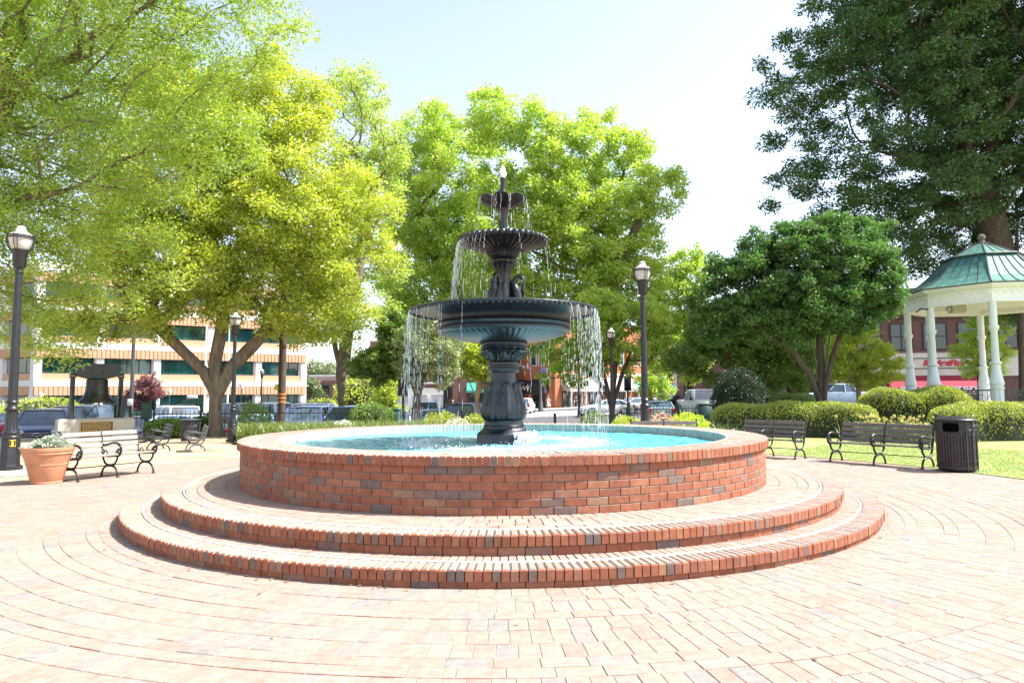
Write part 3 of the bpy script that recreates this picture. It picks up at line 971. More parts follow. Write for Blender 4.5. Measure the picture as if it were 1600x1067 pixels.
for k in range(112):
    q_ = rg2.random()
    if q_ < .12: a = rg2.uniform(-PI, 0)
    elif q_ < .30: a = rg2.uniform(0, PI)
    elif q_ < .72: a = PI + rg2.uniform(-.95, .85) * rg2.random() ** .3
    else: a = .05 + rg2.uniform(-1.0, .7) * rg2.random() ** .35
    r_ = 1.455
    w_ = rg2.uniform(.0, .13); stream(mb, r_ * math.cos(a), r_ * math.sin(a), 2.755, ZW + .01, w_ * math.cos(a) + rg2.gauss(0, .06), w_ * math.sin(a) + rg2.gauss(0, .06), dens=.30, rad=.0019)
tag(fbuild_local(mb, "falling_water", M['drops'], smooth=60), kind='stuff')
# splashes where the streams land
mb = MB()
for k in range(900):
    if k < 450:
        a = rg2.uniform(0, 2 * PI); r_ = 1.5 + rg2.gauss(0, .10)
    else:
        a = -PI / 2 + rg2.gauss(0, .7); r_ = 1.52 + rg2.gauss(0, .28)
    z = ZW + abs(rg2.gauss(0, .035))
    mb.ball((r_ * math.cos(a), r_ * math.sin(a), z), rg2.uniform(.003, .008), 5, 4)
for k in range(260):
    a = rg2.uniform(-1.25, .25); r_ = .44 + abs(rg2.gauss(0, .05))
    z = ZW + rg2.random() ** 1.6 * .17
    mb.ball((r_ * math.cos(a), r_ * math.sin(a), z), rg2.uniform(.006, .018), 6, 4)
tag(fbuild_local(mb, "splash", M['foam'], smooth=60), kind='stuff')
P = np.zeros((8, 26, 3))
for i in range(8):
    for k in range(26):
        a = -1.1 + 1.2 * k / 25
        q = i / 7
        r_ = .405 + .05 * q ** 1.5 + .012 * math.sin(k * 2.1 + i) + .02 * math.sin(k * .9) * q
        P[i, k] = (r_ * math.cos(a), r_ * math.sin(a), .95 - .19 * q + .012 * math.sin(k * 1.7))
mb = MB(); mb.grid(P, .5)
m, t, b = nt("sheet_of_water")
b.inputs["Base Color"].default_value = (.8, .86, .88, 1); b.inputs["Roughness"].default_value = .15
n = nd(t, "ShaderNodeTexNoise", i_Scale=18.0, i_Detail=5.0)
mp = coords(t, (1, 1, .3)); t.links.new(mp.outputs[0], n.inputs[0])
r = ramp(t, [(0.42, (0.08,) * 3), (0.62, (.75,) * 3)]); t.links.new(n.outputs[0], r.inputs[0]); t.links.new(r.outputs[0], b.inputs["Alpha"])
fbuild_local(mb, "water_sheet", m, smooth=180)

# a scatter of dry leaves and grit on the paving
mb = MB()
rl = random.Random(12)
for k in range(260):
    a = rl.uniform(0, 2 * PI); r_ = 5.085 + abs(rl.gauss(0, .06)) if k % 3 else rl.uniform(5.3, 8.8)
    x, y = FC.x + r_ * math.cos(a), FC.y + r_ * math.sin(a)
    an = rl.uniform(0, 6.28); L = rl.uniform(.012, .034)
    u = (math.cos(an) * L, math.sin(an) * L); v = (-u[1] * .4, u[0] * .4)
    z = .006 + rl.random() * .006
    mb.add([(x - u[0], y - u[1], z), (x + v[0], y + v[1], z + .004), (x + u[0], y + u[1], z + .006), (x - v[0], y - v[1], z + .002)], [(0, 1, 2, 3)], rl.random())
M['litter'] = leaf_mat("dry_leaf", (0.10, 0.06, 0.03), (0.32, 0.22, 0.10), .2)
tag(mb.build("leaf_litter", M['litter'], smooth=0), "dry leaf scraps lying along the foot of the steps", "leaf litter", kind='stuff')

# ------------------------------------------------------------------ benches
def make_bench(sections=2, L=1.80, wood_mat='wood_dark', metal='blackpaint'):
    root = empty("park_bench")
    xs = [-L / 2 + L * k / sections for k in range(sections + 1)]
    for x in xs:
        mb = MB()
        T = lambda pts, r, **k: mb.tube([(x, y, z) for y, z in pts], r, 8, flat=1.0, **k)
        T([(-.235, 0.0), (-.225, .07), (-.185, .15), (-.11, .20), (0, .215), (.11, .20), (.185, .15), (.225, .07), (.24, 0.0)], [.022, .02, .02, .022, .026, .022, .02, .02, .022])
        T([(-.215, .405), (-.195, .32), (-.14, .25), (-.06, .222), (0, .215), (.07, .222), (.14, .25), (.19, .32), (.22, .41)], [.02, .02, .02, .022, .026, .022, .02, .02, .024])
        T([(-.25, .395), (-.1, .39), (.06, .375), (.2, .385)], .018)
        T([(.19, .37), (.235, .47), (.262, .58), (.29, .70), (.325, .83), (.345, .86)], [.024, .024, .022, .022, .02, .026])
        T([(-.255, .40), (-.30, .46), (-.305, .54), (-.26, .60), (-.17, .632), (-.05, .63), (.08, .60), (.18, .585), (.255, .60)], [.022, .022, .024, .024, .022, .02, .02, .02, .018])
        T([(-.275, .45), (-.225, .455), (-.20, .495), (-.225, .53), (-.258, .52), (-.255, .49)], [.016, .016, .016, .015, .014, .012])
        T([(-.20, .41), (-.165, .445), (-.175, .485), (-.205, .49)], .013)
        T([(.10, .40), (.08, .45), (.12, .49), (.165, .475), (.16, .44)], .012)
        for y in (-.24, .245):
            mb.cbox((x, y, .008), (.06, .075, .016), bev=.004)
        mb.tube([(x, .345, .86), (x, .35, .875)], [.03, .028], 8)
        mb.build("cast_frame", M[metal], root, 45)
    for s_ in range(sections):
        x0, x1 = xs[s_] + .012, xs[s_ + 1] - .012
        xc, w = (x0 + x1) / 2, x1 - x0
        mb = MB()
        for (y, z, d, rx) in ((-.235, .425, .075, .10), (-.145, .418, .08, .0), (-.05, .408, .08, -.06), (.045, .402, .08, -.06), (.135, .404, .075, .05)):
            mb.cbox((xc, y, z), (w, d, .028), rx=rx, bev=.005)
        mb.build("seat", M[wood_mat], root, 30)
        mb = MB()
        for (y, z) in ((.215, .485), (.243, .59), (.270, .695), (.305, .80)):
            mb.cbox((xc, y - .012, z), (w, .028, .082), rx=-.27, bev=.005)
        mb.build("backrest", M[wood_mat], root, 30)
    mb = MB()
    mb.tube([(xs[0], 0.0, .215), (xs[-1], 0.0, .215)], .009, 8)
    mb.build("stretcher", M[metal], root)
    return root
BG = "park benches round the fountain plaza"
def set_bench(o, px0, py0, px1, py1):
    """feet of the two front corners as seen in the photograph"""
    a, b_ = gp(px0, py0), gp(px1, py1)
    d = (b_ - a).normalized()
    an = math.atan2(d.y, d.x)
    back = Vector((-d.y, d.x, 0)) * .24
    o.location = (a + b_) / 2 + back
    o.rotation_euler = (0, 0, an)
    o.scale = ((b_ - a).length / 1.80, 1.0, 1.0)
b1 = make_bench(2, 1.80, 'wood_dark')
set_bench(b1, 1297, 721, 1441, 733)
tag(b1, "dark weathered slatted bench with iron frames right beside the trash can on the lawn edge", "bench", BG)
b2 = copy_tree(b1); set_bench(b2, 1146, 711, 1242, 718)
tag(b2, "dark slatted bench half hidden by the right end of the basin", "bench", BG)
b3 = copy_tree(b1)
A = at(988, 662, 16.6); B = at(1085, 662, 16.2)
b3.location = ((A.x + B.x) / 2, 16.2, 0); b3.rotation_euler = (0, 0, -.12); b3.scale = (.86, 1, 1)
tag(b3, "bench whose top rail shows above the basin rim below the tall lamp", "bench", BG)
b4 = make_bench(2, 1.80, 'wood_pale')
set_bench(b4, 122, 753, 240, 739)
tag(b4, "pale sunlit slatted bench beside the terracotta pot", "bench", BG)
b5 = make_bench(1, 1.80, 'wood_rail', 'greypaint')
p = gp(305, 703); b5.location = (p.x, p.y, 0); b5.rotation_euler = (0, 0, -1.05); b5.scale = (.5, .85, .80)
tag(b5, "short grey metal armchair bench in front of the oak trunk", "bench", BG)
b6 = make_bench(1, 1.80, 'frame_dark', 'blackpaint')
p = gp(247, 703); b6.location = (p.x, p.y, 0); b6.rotation_euler = (0, 0, -.95); b6.scale = (.58, .9, .86)
tag(b6, "black iron bench turned sideways behind the pale bench", "bench", BG)

# ------------------------------------------------------------------ street lamps
def make_lamp():
    root = empty("street_lamp")
    mb = MB()
    mb.lathe([(.235, 0), (.235, .075), (.20, .085)], 8, rot=PI / 8)
    mb.lathe([(.19, .085), (.178, .12), (.17, .60), (.16, .625)], 8, rot=PI / 8)
    mb.lathe([(.165, .62), (.172, .64), (.165, .665), (.15, .68), (.15, .72), (.158, .735), (.15, .76)], 24)
    mb.build("base", M['blackpaint'], root, 40)
    mb = MB()
    def flute(i, th, r): return (r * (1 - .05 * abs(math.cos(8 * th))), 0)
    mb.lathe([(.140, .75), (.118, .82), (.108, 1.0), (.100, 1.17)], 96, mod=flute)
    mb.lathe([(.10, 1.165), (.125, 1.18), (.13, 1.20), (.11, 1.22), (.09, 1.25), (.088, 1.30), (.105, 1.32), (.115, 1.34), (.10, 1.36), (.085, 1.38)], 24)
    mb.lathe([(.085, 1.375), (.078, 2.6), (.064, 3.95)], 96, mod=flute)
    mb.lathe([(.064, 3.94), (.075, 3.96), (.075, 3.99), (.06, 4.02), (.065, 4.06)], 24)
    mb.build("pole", M['blackpaint'], root, 40)
    mb = MB()
    mb.lathe([(.07, 4.05), (.10, 4.07), (.115, 4.10), (.125, 4.33), (.135, 4.36), (.135, 4.385), (.145, 4.40), (.145, 4.43), (.12, 4.44)], 48, mod=lambda i, th, r: (r * (1 - (.06 if 2 <= i <= 3 else 0) * abs(math.cos(12 * th))), 0))
    for k in range(4):
        a = PI / 4 * 2 * k + .25
        for da in (-.13, .13):
            pts = []
            for (r_, z) in ((.14, 4.40), (.20, 4.46), (.235, 4.56), (.245, 4.66), (.242, 4.73)):
                pts.append((r_ * math.cos(a + da), r_ * math.sin(a + da), z))
            mb.tube(pts, .009, 6)
        mb.tube([(.245 * math.cos(a + d_), .245 * math.sin(a + d_), z) for d_, z in ((-.13, 4.73), (-.09, 4.765), (0, 4.78), (.09, 4.765), (.13, 4.73))], .009, 6)
    mb.lathe([(.228, 4.665), (.238, 4.67), (.238, 4.685), (.228, 4.69)], 32)
    mb.lathe([(.228, 4.705), (.238, 4.71), (.238, 4.725), (.228, 4.73)], 32)
    mb.build("lantern_cage", M['blackpaint'], root, 40)
    mb = MB()
    mb.lathe([(.13, 4.435), (.155, 4.46), (.19, 4.56), (.212, 4.66), (.218, 4.70)], 48, mod=lambda i, th, r: (r * (1 + .008 * math.cos(24 * th)), 0))
    mb.build("globe", M['lampglass'], root, 60)
    mb = MB()
    mb.lathe([(.222, 4.70), (.215, 4.735), (.18, 4.765), (.13, 4.80), (.095, 4.835), (.082, 4.865), (.08, 4.90), (.06, 4.925), (.02, 4.93)], 48, mod=lambda i, th, r: (r * (1 + .006 * math.cos(24 * th)), 0))
    mb.build("globe_cap", M['lampglass'], root, 60)
    mb = MB()
    mb.lathe([(.02, 4.925), (.025, 4.95), (.014, 4.97), (.022, 4.99), (.010, 5.02), (.004, 5.10)], 12)
    mb.build("finial", M['blackpaint'], root, 60)
    return root
LG = "black street lamps round the plaza"
lamp = make_lamp()
p = gp(14, 738); lamp.location = (p.x, p.y, 0)
tag(lamp, "tall black lamp post numbered 11 beside the terracotta pot", "street lamp", LG)
def text_mesh(txt, size, mat, parent=None, ext=.004, name="lettering", off=0.0, align='CENTER', shear=0.0, sx=1.0):
    cu = bpy.data.curves.new("txt", 'FONT')
    cu.body = txt; cu.size = size; cu.extrude = ext; cu.offset = off
    cu.align_x = align; cu.align_y = 'CENTER'; cu.shear = shear
    to = bpy.data.objects.new("txt", cu)
    SC.collection.objects.link(to)
    dg = bpy.context.evaluated_depsgraph_get()
    me = bpy.data.meshes.new_from_object(to.evaluated_get(dg))
    bpy.data.objects.remove(to); bpy.data.curves.remove(cu)
    me.name = name
    me.materials.clear(); me.materials.append(mat)
    o = bpy.data.objects.new(name, me)
    SC.collection.objects.link(o)
    if parent is not None: o.parent = parent
    o.scale = (sx, 1, 1)
    return o
def stand_text(o, loc, rz):
    o.location = loc
    o.rotation_euler = (PI / 2, 0, rz)
nrm = math.radians(48)
mb = MB(); mb.cbox((0, 0, 0), (.10, .006, .13), bev=.002)
mb.build("number_tag", M['yellow'], lamp).matrix_local = Matrix.Translation((.172 * math.cos(nrm - PI / 2), .172 * math.sin(nrm - PI / 2), .53)) @ rotz(nrm)
o = text_mesh("11", .13, M['blackpaint'], lamp, ext=.003, off=.006)
stand_text(o, (.179 * math.cos(nrm - PI / 2), .179 * math.sin(nrm - PI / 2), .53), nrm)
def put_lamp(px, topy, boty, label, s=None, Y=None):
    o = copy_tree(lampP)
    if Y is None: p = gp(px, boty)
    else:
        p = at(px, boty, Y)
    o.location = (p.x, p.y, h(p.x, p.y))
    o.scale = (s or 1,) * 3
    tag(o, label, "street lamp", LG)
    return o
lampP = make_lamp()
q = at(1009, 700, 17.6); lampP.location = (q.x, q.y, 0)
tag(lampP, "tall black lamp post behind the basin against the central trees", "street lamp", LG)
put_lamp(363, 496, 690, "black lamp post standing just right of the oak trunk", s=.86)
q = at(957, 660, 29.0); o = copy_tree(lampP); o.location = (q.x, q.y, 0.0); o.scale = (.87,) * 3; tag(o, "black lamp post before the slanting stems right of the fountain", "street lamp", LG)
mb = MB()
mb.lathe([(.118, 0), (.118, .1)], 16)
for i, (px, Y, s_, lab) in enumerate(((408, 62, .95, "small distant twin of the lamps in front of the office windows"),
                                     (1071, 60, 1.35, "slim dark distant lamp post before the green awning"))):
    q = at(px, 640, Y); o = copy_tree(lampP); o.location = (q.x, Y, h(q.x, Y)); o.scale = (s_,) * 3
    tag(o, lab, "street lamp", LG)

# concrete footing under the left lamp
mb = MB()
mb.lathe([(.62, -.02), (.62, .03), (.58, .05), (0.02, .055)], 28)
p = lamp.location; o = mb.build("lamp_footing", M['concrete'], None, 40); o.location = (p.x, p.y, 0); lamp.location.z = .055
tag(o, "low round concrete pad under the left lamp post", "footing")

# ------------------------------------------------------------------ terracotta pot
def leafballs(mb, c, n, rad, size, seed, flat=.6):
    rg = np.random.default_rng(seed)
    for k in range(n):
        v = rg.normal(size=3); v /= np.linalg.norm(v); v[2] = abs(v[2]) * flat
        p = np.array(c) + v * rad * rg.uniform(.5, 1.0)
        d = Vector(v + rg.normal(size=3) * .6).normalized()
        u = d.orthogonal().normalized(); u.rotate(Matrix.Rotation(rg.uniform(0, 6.28), 3, d))
        L, w = size * rg.uniform(.7, 1.3), size * .32
        P0 = Vector(p)
        V = [P0, P0 + d * L * .5 + u * w, P0 + d * L, P0 + d * L * .5 - u * w]
        mb.add(V, [(0, 1, 2, 3)], rg.uniform())
pot = tag(empty("flower_pot"), "big terracotta pot with dusty white foliage beside the left lamp post", "flower pot")
p = gp(76, 757); pot.location = (p.x - .20, p.y + .24, 0); pot.scale = (.82, .82, .84)
mb = MB()
mb.lathe([(.285, 0), (.30, .015), (.295, .05), (.30, .055), (.385, .38), (.395, .385), (.395, .40), (.39, .405), (.455, .60), (.47, .605), (.475, .63), (.465, .64), (.47, .66),
          (.485, .67), (.50, .73), (.497, .745), (.47, .745), (.455, .70), (.44, .62), (.1, .60)], 72)
mb.build("pot", M['terracotta'], pot, 40)
mb = MB(); mb.lathe([(.45, .655), (.2, .68), (0.01, .69)], 32)
mb.build("soil", M['core'], pot, 60)
mb = MB()
rr_ = random.Random(8)
for k in range(60):
    a = rr_.uniform(0, 6.28); r_ = rr_.uniform(.05, .42)
    hh = .05 + .20 * max(0, 1 - ((r_ * math.cos(a) - .08) / .28) ** 2)
    leafballs(mb, (r_ * math.cos(a), r_ * math.sin(a), .70 + hh * rr_.uniform(.2, 1)), 34, .085, .05, k)
mb.build("foliage", M['leaf_silver'], pot, 0)
mb = MB()
for k in range(16):
    a = rr_.uniform(2.2, 4.4); r_ = rr_.uniform(.25, .44)
    leafballs(mb, (r_ * math.cos(a), r_ * math.sin(a), .72 + rr_.uniform(0, .05)), 16, .05, .045, 100 + k)
mb.build("blossom", M['petal_white'], pot, 0)

# ------------------------------------------------------------------ trash can
can = tag(empty("trash_can"), "round brown slatted trash can with dark slot standing beside the right bench", "trash can")
p = gp(1498, 739); can.location = (p.x + .20, p.y + .33, 0); can.scale = (.94, .94, .98)
SL_A = PI + .62 + .25    # direction of the slot, towards the camera's left
SL_A = -PI / 2 - .38 - .45
mb = MB()
mb.lathe([(.32, .03), (.33, .04), (.33, .72), (.33, .97)], 64)
mb.build("body", M['blackpaint'], can, 40)
M['canbrown'] = plain("brown_plastic_slats", (0.030, 0.020, 0.024), 0.5, var=0.3, nscale=8)
mb = MB()
for k in range(40):
    a = 2 * PI * k / 40
    mb.cbox((.345 * math.cos(a), .345 * math.sin(a), .40), (.022, .042, .62), rz=a, bev=.005)
mb.build("slats", M['canbrown'], can, 40)
for z, r_, dh in ((.06, .362, .05), (.21, .362, .025), (.70, .362, .03)):
    mb = MB(); mb.lathe([(r_ - .01, z), (r_, z + .004), (r_, z + dh), (r_ - .01, z + dh + .004)], 64)
    mb.build("hoop", M['canbrown'], can, 40)
mb = MB()
mb.lathe([(.34, .73), (.358, .735), (.358, .96), (.34, .965)], 64)
mb.build("collar", M['blackpaint'], can, 40)
mb = MB()
# slot: rounded rim round a flat black patch that paints the shade inside
def onc(r_, a, z): return (r_ * math.cos(a), r_ * math.sin(a), z)
pts = []
for k in range(24):
    t_ = 2 * PI * k / 24
    cx, cz = math.cos(t_), math.sin(t_)
    sx = math.copysign(abs(cx) ** .35, cx) * .43; sz = math.copysign(abs(cz) ** .45, cz) * .095
    pts.append(onc(.360, SL_A + sx, .855 + sz))
mb.tube(pts + [pts[0]], .010, 6)
mb.build("slot_rim", M['blackpaint'], can, 60)
P = np.zeros((5, 14, 3))
for i in range(5):
    for j in range(14):
        P[i, j] = onc(.3605, SL_A + (-.42 + .84 * j / 13) * (1 if 0 < i < 4 else .93), .765 + .18 * i / 4)
mb = MB(); mb.grid(P); M['slot_shade'] = plain("slot_shade_black", (0.003, 0.003, 0.003), 1.0, spec=0.0)
mb.build("slot", M['slot_shade'], can, 60)
for da in (.95, 1.32, -1.2, -1.6, 1.9, 2.4):
    a = SL_A + da
    c_ = Vector(onc(.365, a, .85))
    u = Vector((-math.sin(a), math.cos(a), 0)); w = Vector((0, 0, 1))
    mb = MB()
    for R_ in (.055, .026):
        ring = [c_ + (u * math.cos(t_) + w * math.sin(t_)) * R_ for t_ in np.linspace(0, 2 * PI, 17)]
        mb.tube(ring, .008, 6)
    for q in range(4):
        e = u * math.cos(q * PI / 2 + .8) + w * math.sin(q * PI / 2 + .8)
        mb.tube([c_ + e * .024, c_ + e * .057], .006, 5)
    mb.build("ornament", M['greypaint'], can, 60)
for da in (.75, 1.13, 1.5):
    a = SL_A + da
    mb = MB(); mb.tube([onc(.368, a, .03), onc(.368, a, .97)], .011, 6); mb.build("upright", M['greypaint'], can, 60)
mb = MB()
mb.lathe([(.36, .965), (.385, .97), (.388, 1.0), (.375, 1.015), (.25, 1.04), (.08, 1.058), (.05, 1.065), (0.01, 1.068)], 64)
mb.build("lid", M['blackpaint'], can, 40)

# ------------------------------------------------------------------ ornate litter bin and cabinet on the left
lb = tag(empty("litter_bin"), "black ornate litter bin with a flat lid standing left of the oak trunk", "trash can")
p = gp(297, 690); lb.location = (p.x, p.y, 0); lb.scale = (.82, .82, .74)
mb = MB(); mb.lathe([(.30, .05), (.31, .06), (.33, .95)], 32); mb.build("body", M['blackpaint'], lb)
mb = MB()
for k in range(28):
    a = 2 * PI * k / 28; mb.tube([onc(.325, a, .03), onc(.345, a, .70)], .014, 5)
mb.lathe([(.33, .66), (.352, .67), (.352, .70), (.33, .71)], 32)
for k in range(10):
    a = 2 * PI * k / 10; c_ = Vector(onc(.35, a, .82)); u = Vector((-math.sin(a), math.cos(a), 0)); w = Vector((0, 0, 1))
    mb.tube([c_ + (u * math.cos(t_) + w * math.sin(t_)) * .08 for t_ in np.linspace(0, 2 * PI, 15)], .012, 5)
mb.build("bars", M['greypaint'], lb, 60)
mb = MB(); mb.lathe([(.35, .95), (.42, .96), (.42, .985), (.30, 1.01), (.06, 1.04), (.01, 1.05)], 32); mb.build("lid", M['greypaint'], lb)
gc = tag(empty("utility_cabinet"), "green metal cabinet on a post behind the black iron bench", "utility box")
p = at(228, 664, 25.5); gc.location = (p.x, p.y, 0)
gc.rotation_euler = (0, 0, .5)
mb = MB(); mb.cbox((0, 0, .95), (.36, .30, .62), bev=.02); mb.build("box", M['green_metal'], gc)
mb = MB(); mb.cbox((0, 0, .32), (.12, .12, .64), bev=.01); mb.build("post", M['green_metal'], gc)
mb = MB(); mb.cbox((0, 0, 1.275), (.40, .34, .03), bev=.008); mb.build("cap", M['green_metal'], gc)
hy = tag(empty("dispenser_post"), "small dark green dispenser on a post right of the green cabinet", "dispenser")
p = at(240, 664, 25.8); hy.location = (p.x, p.y, 0)
mb = MB(); mb.tube([(0, 0, 0), (0, 0, 1.35)], .035, 8); mb.build("post", M['green_metal'], hy)
mb = MB(); mb.cbox((0, -.06, 1.15), (.18, .12, .34), bev=.03); mb.cbox((0, -.06, 1.34), (.12, .10, .08), bev=.03); mb.build("box", M['green_metal'], hy)

# ------------------------------------------------------------------ bell monument
bm_ = tag(empty("bell_monument"), "replica bronze bell hung from a dark yoke on a pale stone plinth", "monument")
PHI = math.radians(38)
p = at(147, 690, 23.6); bm_.location = (p.x - .22, p.y + .4, 0); bm_.rotation_euler = (0, 0, PHI); bm_.scale = (.83, .83, .95)
W_ = 1.50
mb = MB(); mb.cbox((0, 0, .37), (2.75, 1.25, .74), bev=.015); mb.build("plinth", M['stone'], bm_)
mb = MB(); mb.cbox((0, 0, .758), (2.66, 1.16, .035), bev=.01); mb.build("plinth_top", M['concrete'], bm_)
mb = MB(); mb.cbox((-.02, -.635, .37), (1.18, .03, .60), bev=.008)
fr = mb.build("plaque", M['plaque'], bm_)
mb = MB()
for (x0, x1, z0, z1) in ((-.61, .57, .655, .675), (-.61, .57, .065, .085), (-.61, -.59, .085, .655), (.55, .57, .085, .655)):
    mb.box(x0, x1, -.662, -.648, z0, z1)
mb.build("plaque_frame", M['gold'], fr)
mb = MB()
rr_ = random.Random(3)
for k in range(11):
    z = .60 - k * .046
    x = -.53
    while x < .45:
        l = rr_.uniform(.03, .10)
        mb.box(x, min(x + l, .49), -.656, -.649, z, z + .017); x += l + .022
mb.build("raised_text", M['gold'], fr)
for sx in (-1, 1):
    mb = MB()
    mb.cbox((sx * .88, -.02, 1.52), (.17, .20, 1.50), bev=.01)
    for sy in (-1, 1):
        mb.tube([(sx * .90, sy * .42, .77), (sx * .90, sy * .36, 1.2), (sx * .89, sy * .14, 1.75), (sx * .88, sy * .06, 1.95)], [.075, .07, .06, .05], 6)
        mb.cbox((sx * .90, sy * .42, .80), (.20, .20, .06), bev=.01)
    mb.cbox((sx * .88, 0, 2.29), (.24, .28, .06), bev=.01)
    mb.build("support_post", M['blackpaint'], bm_)
mb = MB()
mb.add([(-.78, y, 2.32) for y in (-.16, .16)] + [(-.30, y, 2.20) for y in (-.16, .16)] + [(.30, y, 2.20) for y in (-.16, .16)] + [(.78, y, 2.32) for y in (-.16, .16)]
       + [(-.78, y, 2.78) for y in (-.16, .16)] + [(.78, y, 2.78) for y in (-.16, .16)],
       [(0, 2, 3, 1), (2, 4, 5, 3), (4, 6, 7, 5), (0, 8, 10, 6, 4, 2), (1, 3, 5, 7, 11, 9), (8, 9, 11, 10), (0, 1, 9, 8), (6, 10, 11, 7)])
mb.tube([(-1.0, 0, 2.38), (1.0, 0, 2.38)], .05, 10)
mb.build("yoke", M['frame_dark'], bm_)
mb = MB()
for sx in (-.22, .22):
    mb.tube([(sx, -.18, 2.80), (sx * .8, -.185, 2.5), (sx * .55, -.12, 2.26)], .018, 6)
for k in range(5):
    x = -.16 + .08 * k
    mb.tube([(x, -.1, 2.20), (x, -.13, 2.30), (x, -.06, 2.38)], .025, 6)
mb.build("straps", M['greypaint'], bm_)
mb = MB()
mb.lathe([(.02, 2.25), (.20, 2.24), (.34, 2.22), (.40, 2.18), (.405, 2.12), (.41, 1.95), (.43, 1.80), (.46, 1.68), (.52, 1.55), (.60, 1.45), (.665, 1.38), (.675, 1.34), (.655, 1.335), (.60, 1.42), (.45, 1.6), (.38, 1.9), (.36, 2.1), (.02, 2.15)], 72)
for z, r_ in ((2.06, .408), (1.93, .414), (1.60, .495), (1.47, .585)):
    mb.lathe([(r_, z), (r_ + .008, z + .006), (r_ + .008, z + .016), (r_, z + .022)], 72, caps=False)
mb.build("bell", M['bronze'], bm_, 50)
mb = MB(); mb.tube([(0, 0, 2.1), (0.03, 0, 1.5), (.12, 0, 1.22)], .03, 8); mb.ball((.04, 0, 1.40), .075); mb.build("clapper", M['frame_dark'], bm_)
mb = MB()
mb.tube([(-.35, .3, .78), (-.1, .15, 1.15), (.05, .05, 1.30)], .02, 6)
mb.tube([(.72, .1, .78), (.70, .05, 1.25)], .05, 8)
mb.build("braces", M['frame_dark'], bm_)

# ------------------------------------------------------------------ iron fence along the edge of the plaza
def fence(pts, label, hgt=.92, step=.16):
    root = tag(empty("iron_fence"), label, "fence")
    mb = MB(); rails = MB()
    for (a, b_) in zip(pts[:-1], pts[1:]):
        A = Vector((a[0], a[1], 0)); B = Vector((b_[0], b_[1], 0))
        L = (B - A).length; n = max(2, int(L / step))
        for k in range(n):
            q = A.lerp(B, (k + .5) / n)
            mb.tube([(q.x, q.y, -.05), (q.x, q.y, hgt), (q.x, q.y, hgt + .05)], [.011, .011, .003], 4)
        for z in (.12, hgt - .12):
            rails.tube([(A.x, A.y, z), (B.x, B.y, z)], .018, 4)
    mb.build("pickets", M['blackpaint'], root)
    rails.build("rails", M['blackpaint'], root)
    acc = []
    for (a, b_) in zip(pts[:-1], pts[1:]):
        A = Vector((a[0], a[1], 0)); B = Vector((b_[0], b_[1], 0)); n = max(1, int((B - A).length / 2.4))
        for k in range(n + 1):
            q = A.lerp(B, k / n)
            if any((q - o).length < .3 for o in acc): continue
            acc.append(q)
            pm = MB(); pm.cbox((q.x, q.y, hgt / 2 + .03), (.07, .07, hgt + .16), bev=.006); pm.ball((q.x, q.y, hgt + .15), .05, 8, 6)
            pm.build("post", M['green_metal'], root)
    return root
fence([(-14.6, 26.2), (-9.5, 26.9), (-5.3, 27.2), (-1.6, 27.3)], "low black iron fence behind the flower bed on the left")
fence([(5.2, 30.5), (7.5, 31.2), (10.4, 33.0)], "low iron fence behind the small beds right of the fountain")

# bollards
def bollard(px, Y, label, hgt=.95):
    r_ = tag(empty("bollard"), label, "bollard")
    q = at(px, 650, Y); r_.location = (q.x, Y, h(q.x, Y))
    mb = MB(); mb.lathe([(.085, 0), (.085, .06), (.065, .08), (.06, hgt - .05)], 16); mb.build("shaft", M['blackpaint'], r_)
    mb = MB(); mb.lathe([(.06, hgt - .05), (.075, hgt - .04), (.075, hgt), (.04, hgt + .04), (.01, hgt + .05)], 16); mb.build("cap", M['blackpaint'], r_)
bollard(867, 31.0, "single black bollard right of the fountain pedestal")

# ------------------------------------------------------------------ gazebo
gz = tag(empty("gazebo"), "white octagonal gazebo with a green copper roof behind the right hedge", "gazebo")
GC = Vector((18.15, 26.0, 0)); gz.location = GC
R_E, ZE, ZC = 2.90, 5.30, 4.70
A0 = math.radians(-53 - 90 - 22.5)        # direction of the first corner (left of the near side)
ang = [A0 + k * PI / 4 for k in range(8)]
def oc(r_, k, z): return (r_ * math.cos(ang[k % 8]), r_ * math.sin(ang[k % 8]), z)
# roof: concave lower part, belt, upper cone
RP = [(R_E + .03, ZE), (2.60, ZE + .13), (2.2, ZE + .36), (1.85, ZE + .66), (1.58, ZE + .96), (1.36, ZE + 1.22), (1.30, ZE + 1.30)]
RU = [(1.36, ZE + 1.28), (.95, ZE + 1.48), (.5, ZE + 1.72), (.12, ZE + 1.92), (.03, ZE + 1.95)]
mb = MB()
for prof in (RP, RU):
    for i in range(len(prof) - 1):
        for k in range(8):
            mb.add([oc(prof[i][0], k, prof[i][1]), oc(prof[i][0], k + 1, prof[i][1]), oc(prof[i + 1][0], k + 1, prof[i + 1][1]), oc(prof[i + 1][0], k, prof[i + 1][1])], [(0, 1, 2, 3)])
mb.add([oc(R_E + .03, k, ZE - .002) for k in range(8)], [tuple(reversed(range(8)))])
mb.build("roof", M['copper'], gz, 0)
mb = MB()
def seam(pr, k, f, r_=.022):
    pts = []
    for (rr0, z) in pr:
        a, b_ = Vector(oc(rr0, k, z)), Vector(oc(rr0, k + 1, z))
        pts.append(a.lerp(b_, f) + Vector((0, 0, .01)))
    mb.tube(pts, r_, 5)
for k in range(8):
    for f in (0, .2, .4, .6, .8): seam(RP, k, f, .028 if f == 0 else .016)
    for f in (0, .34, .67): seam(RU, k, f, .026 if f == 0 else .016)
for k in range(8):
    mb.tube([oc(1.36, k, ZE + 1.28), oc(1.36, k + 1, ZE + 1.28)], .05, 6)
    mb.tube([oc(R_E + .03, k, ZE), oc(R_E + .03, k + 1, ZE)], .025, 6)
mb.build("roof_seams", M['copper_dark'], gz, 60)
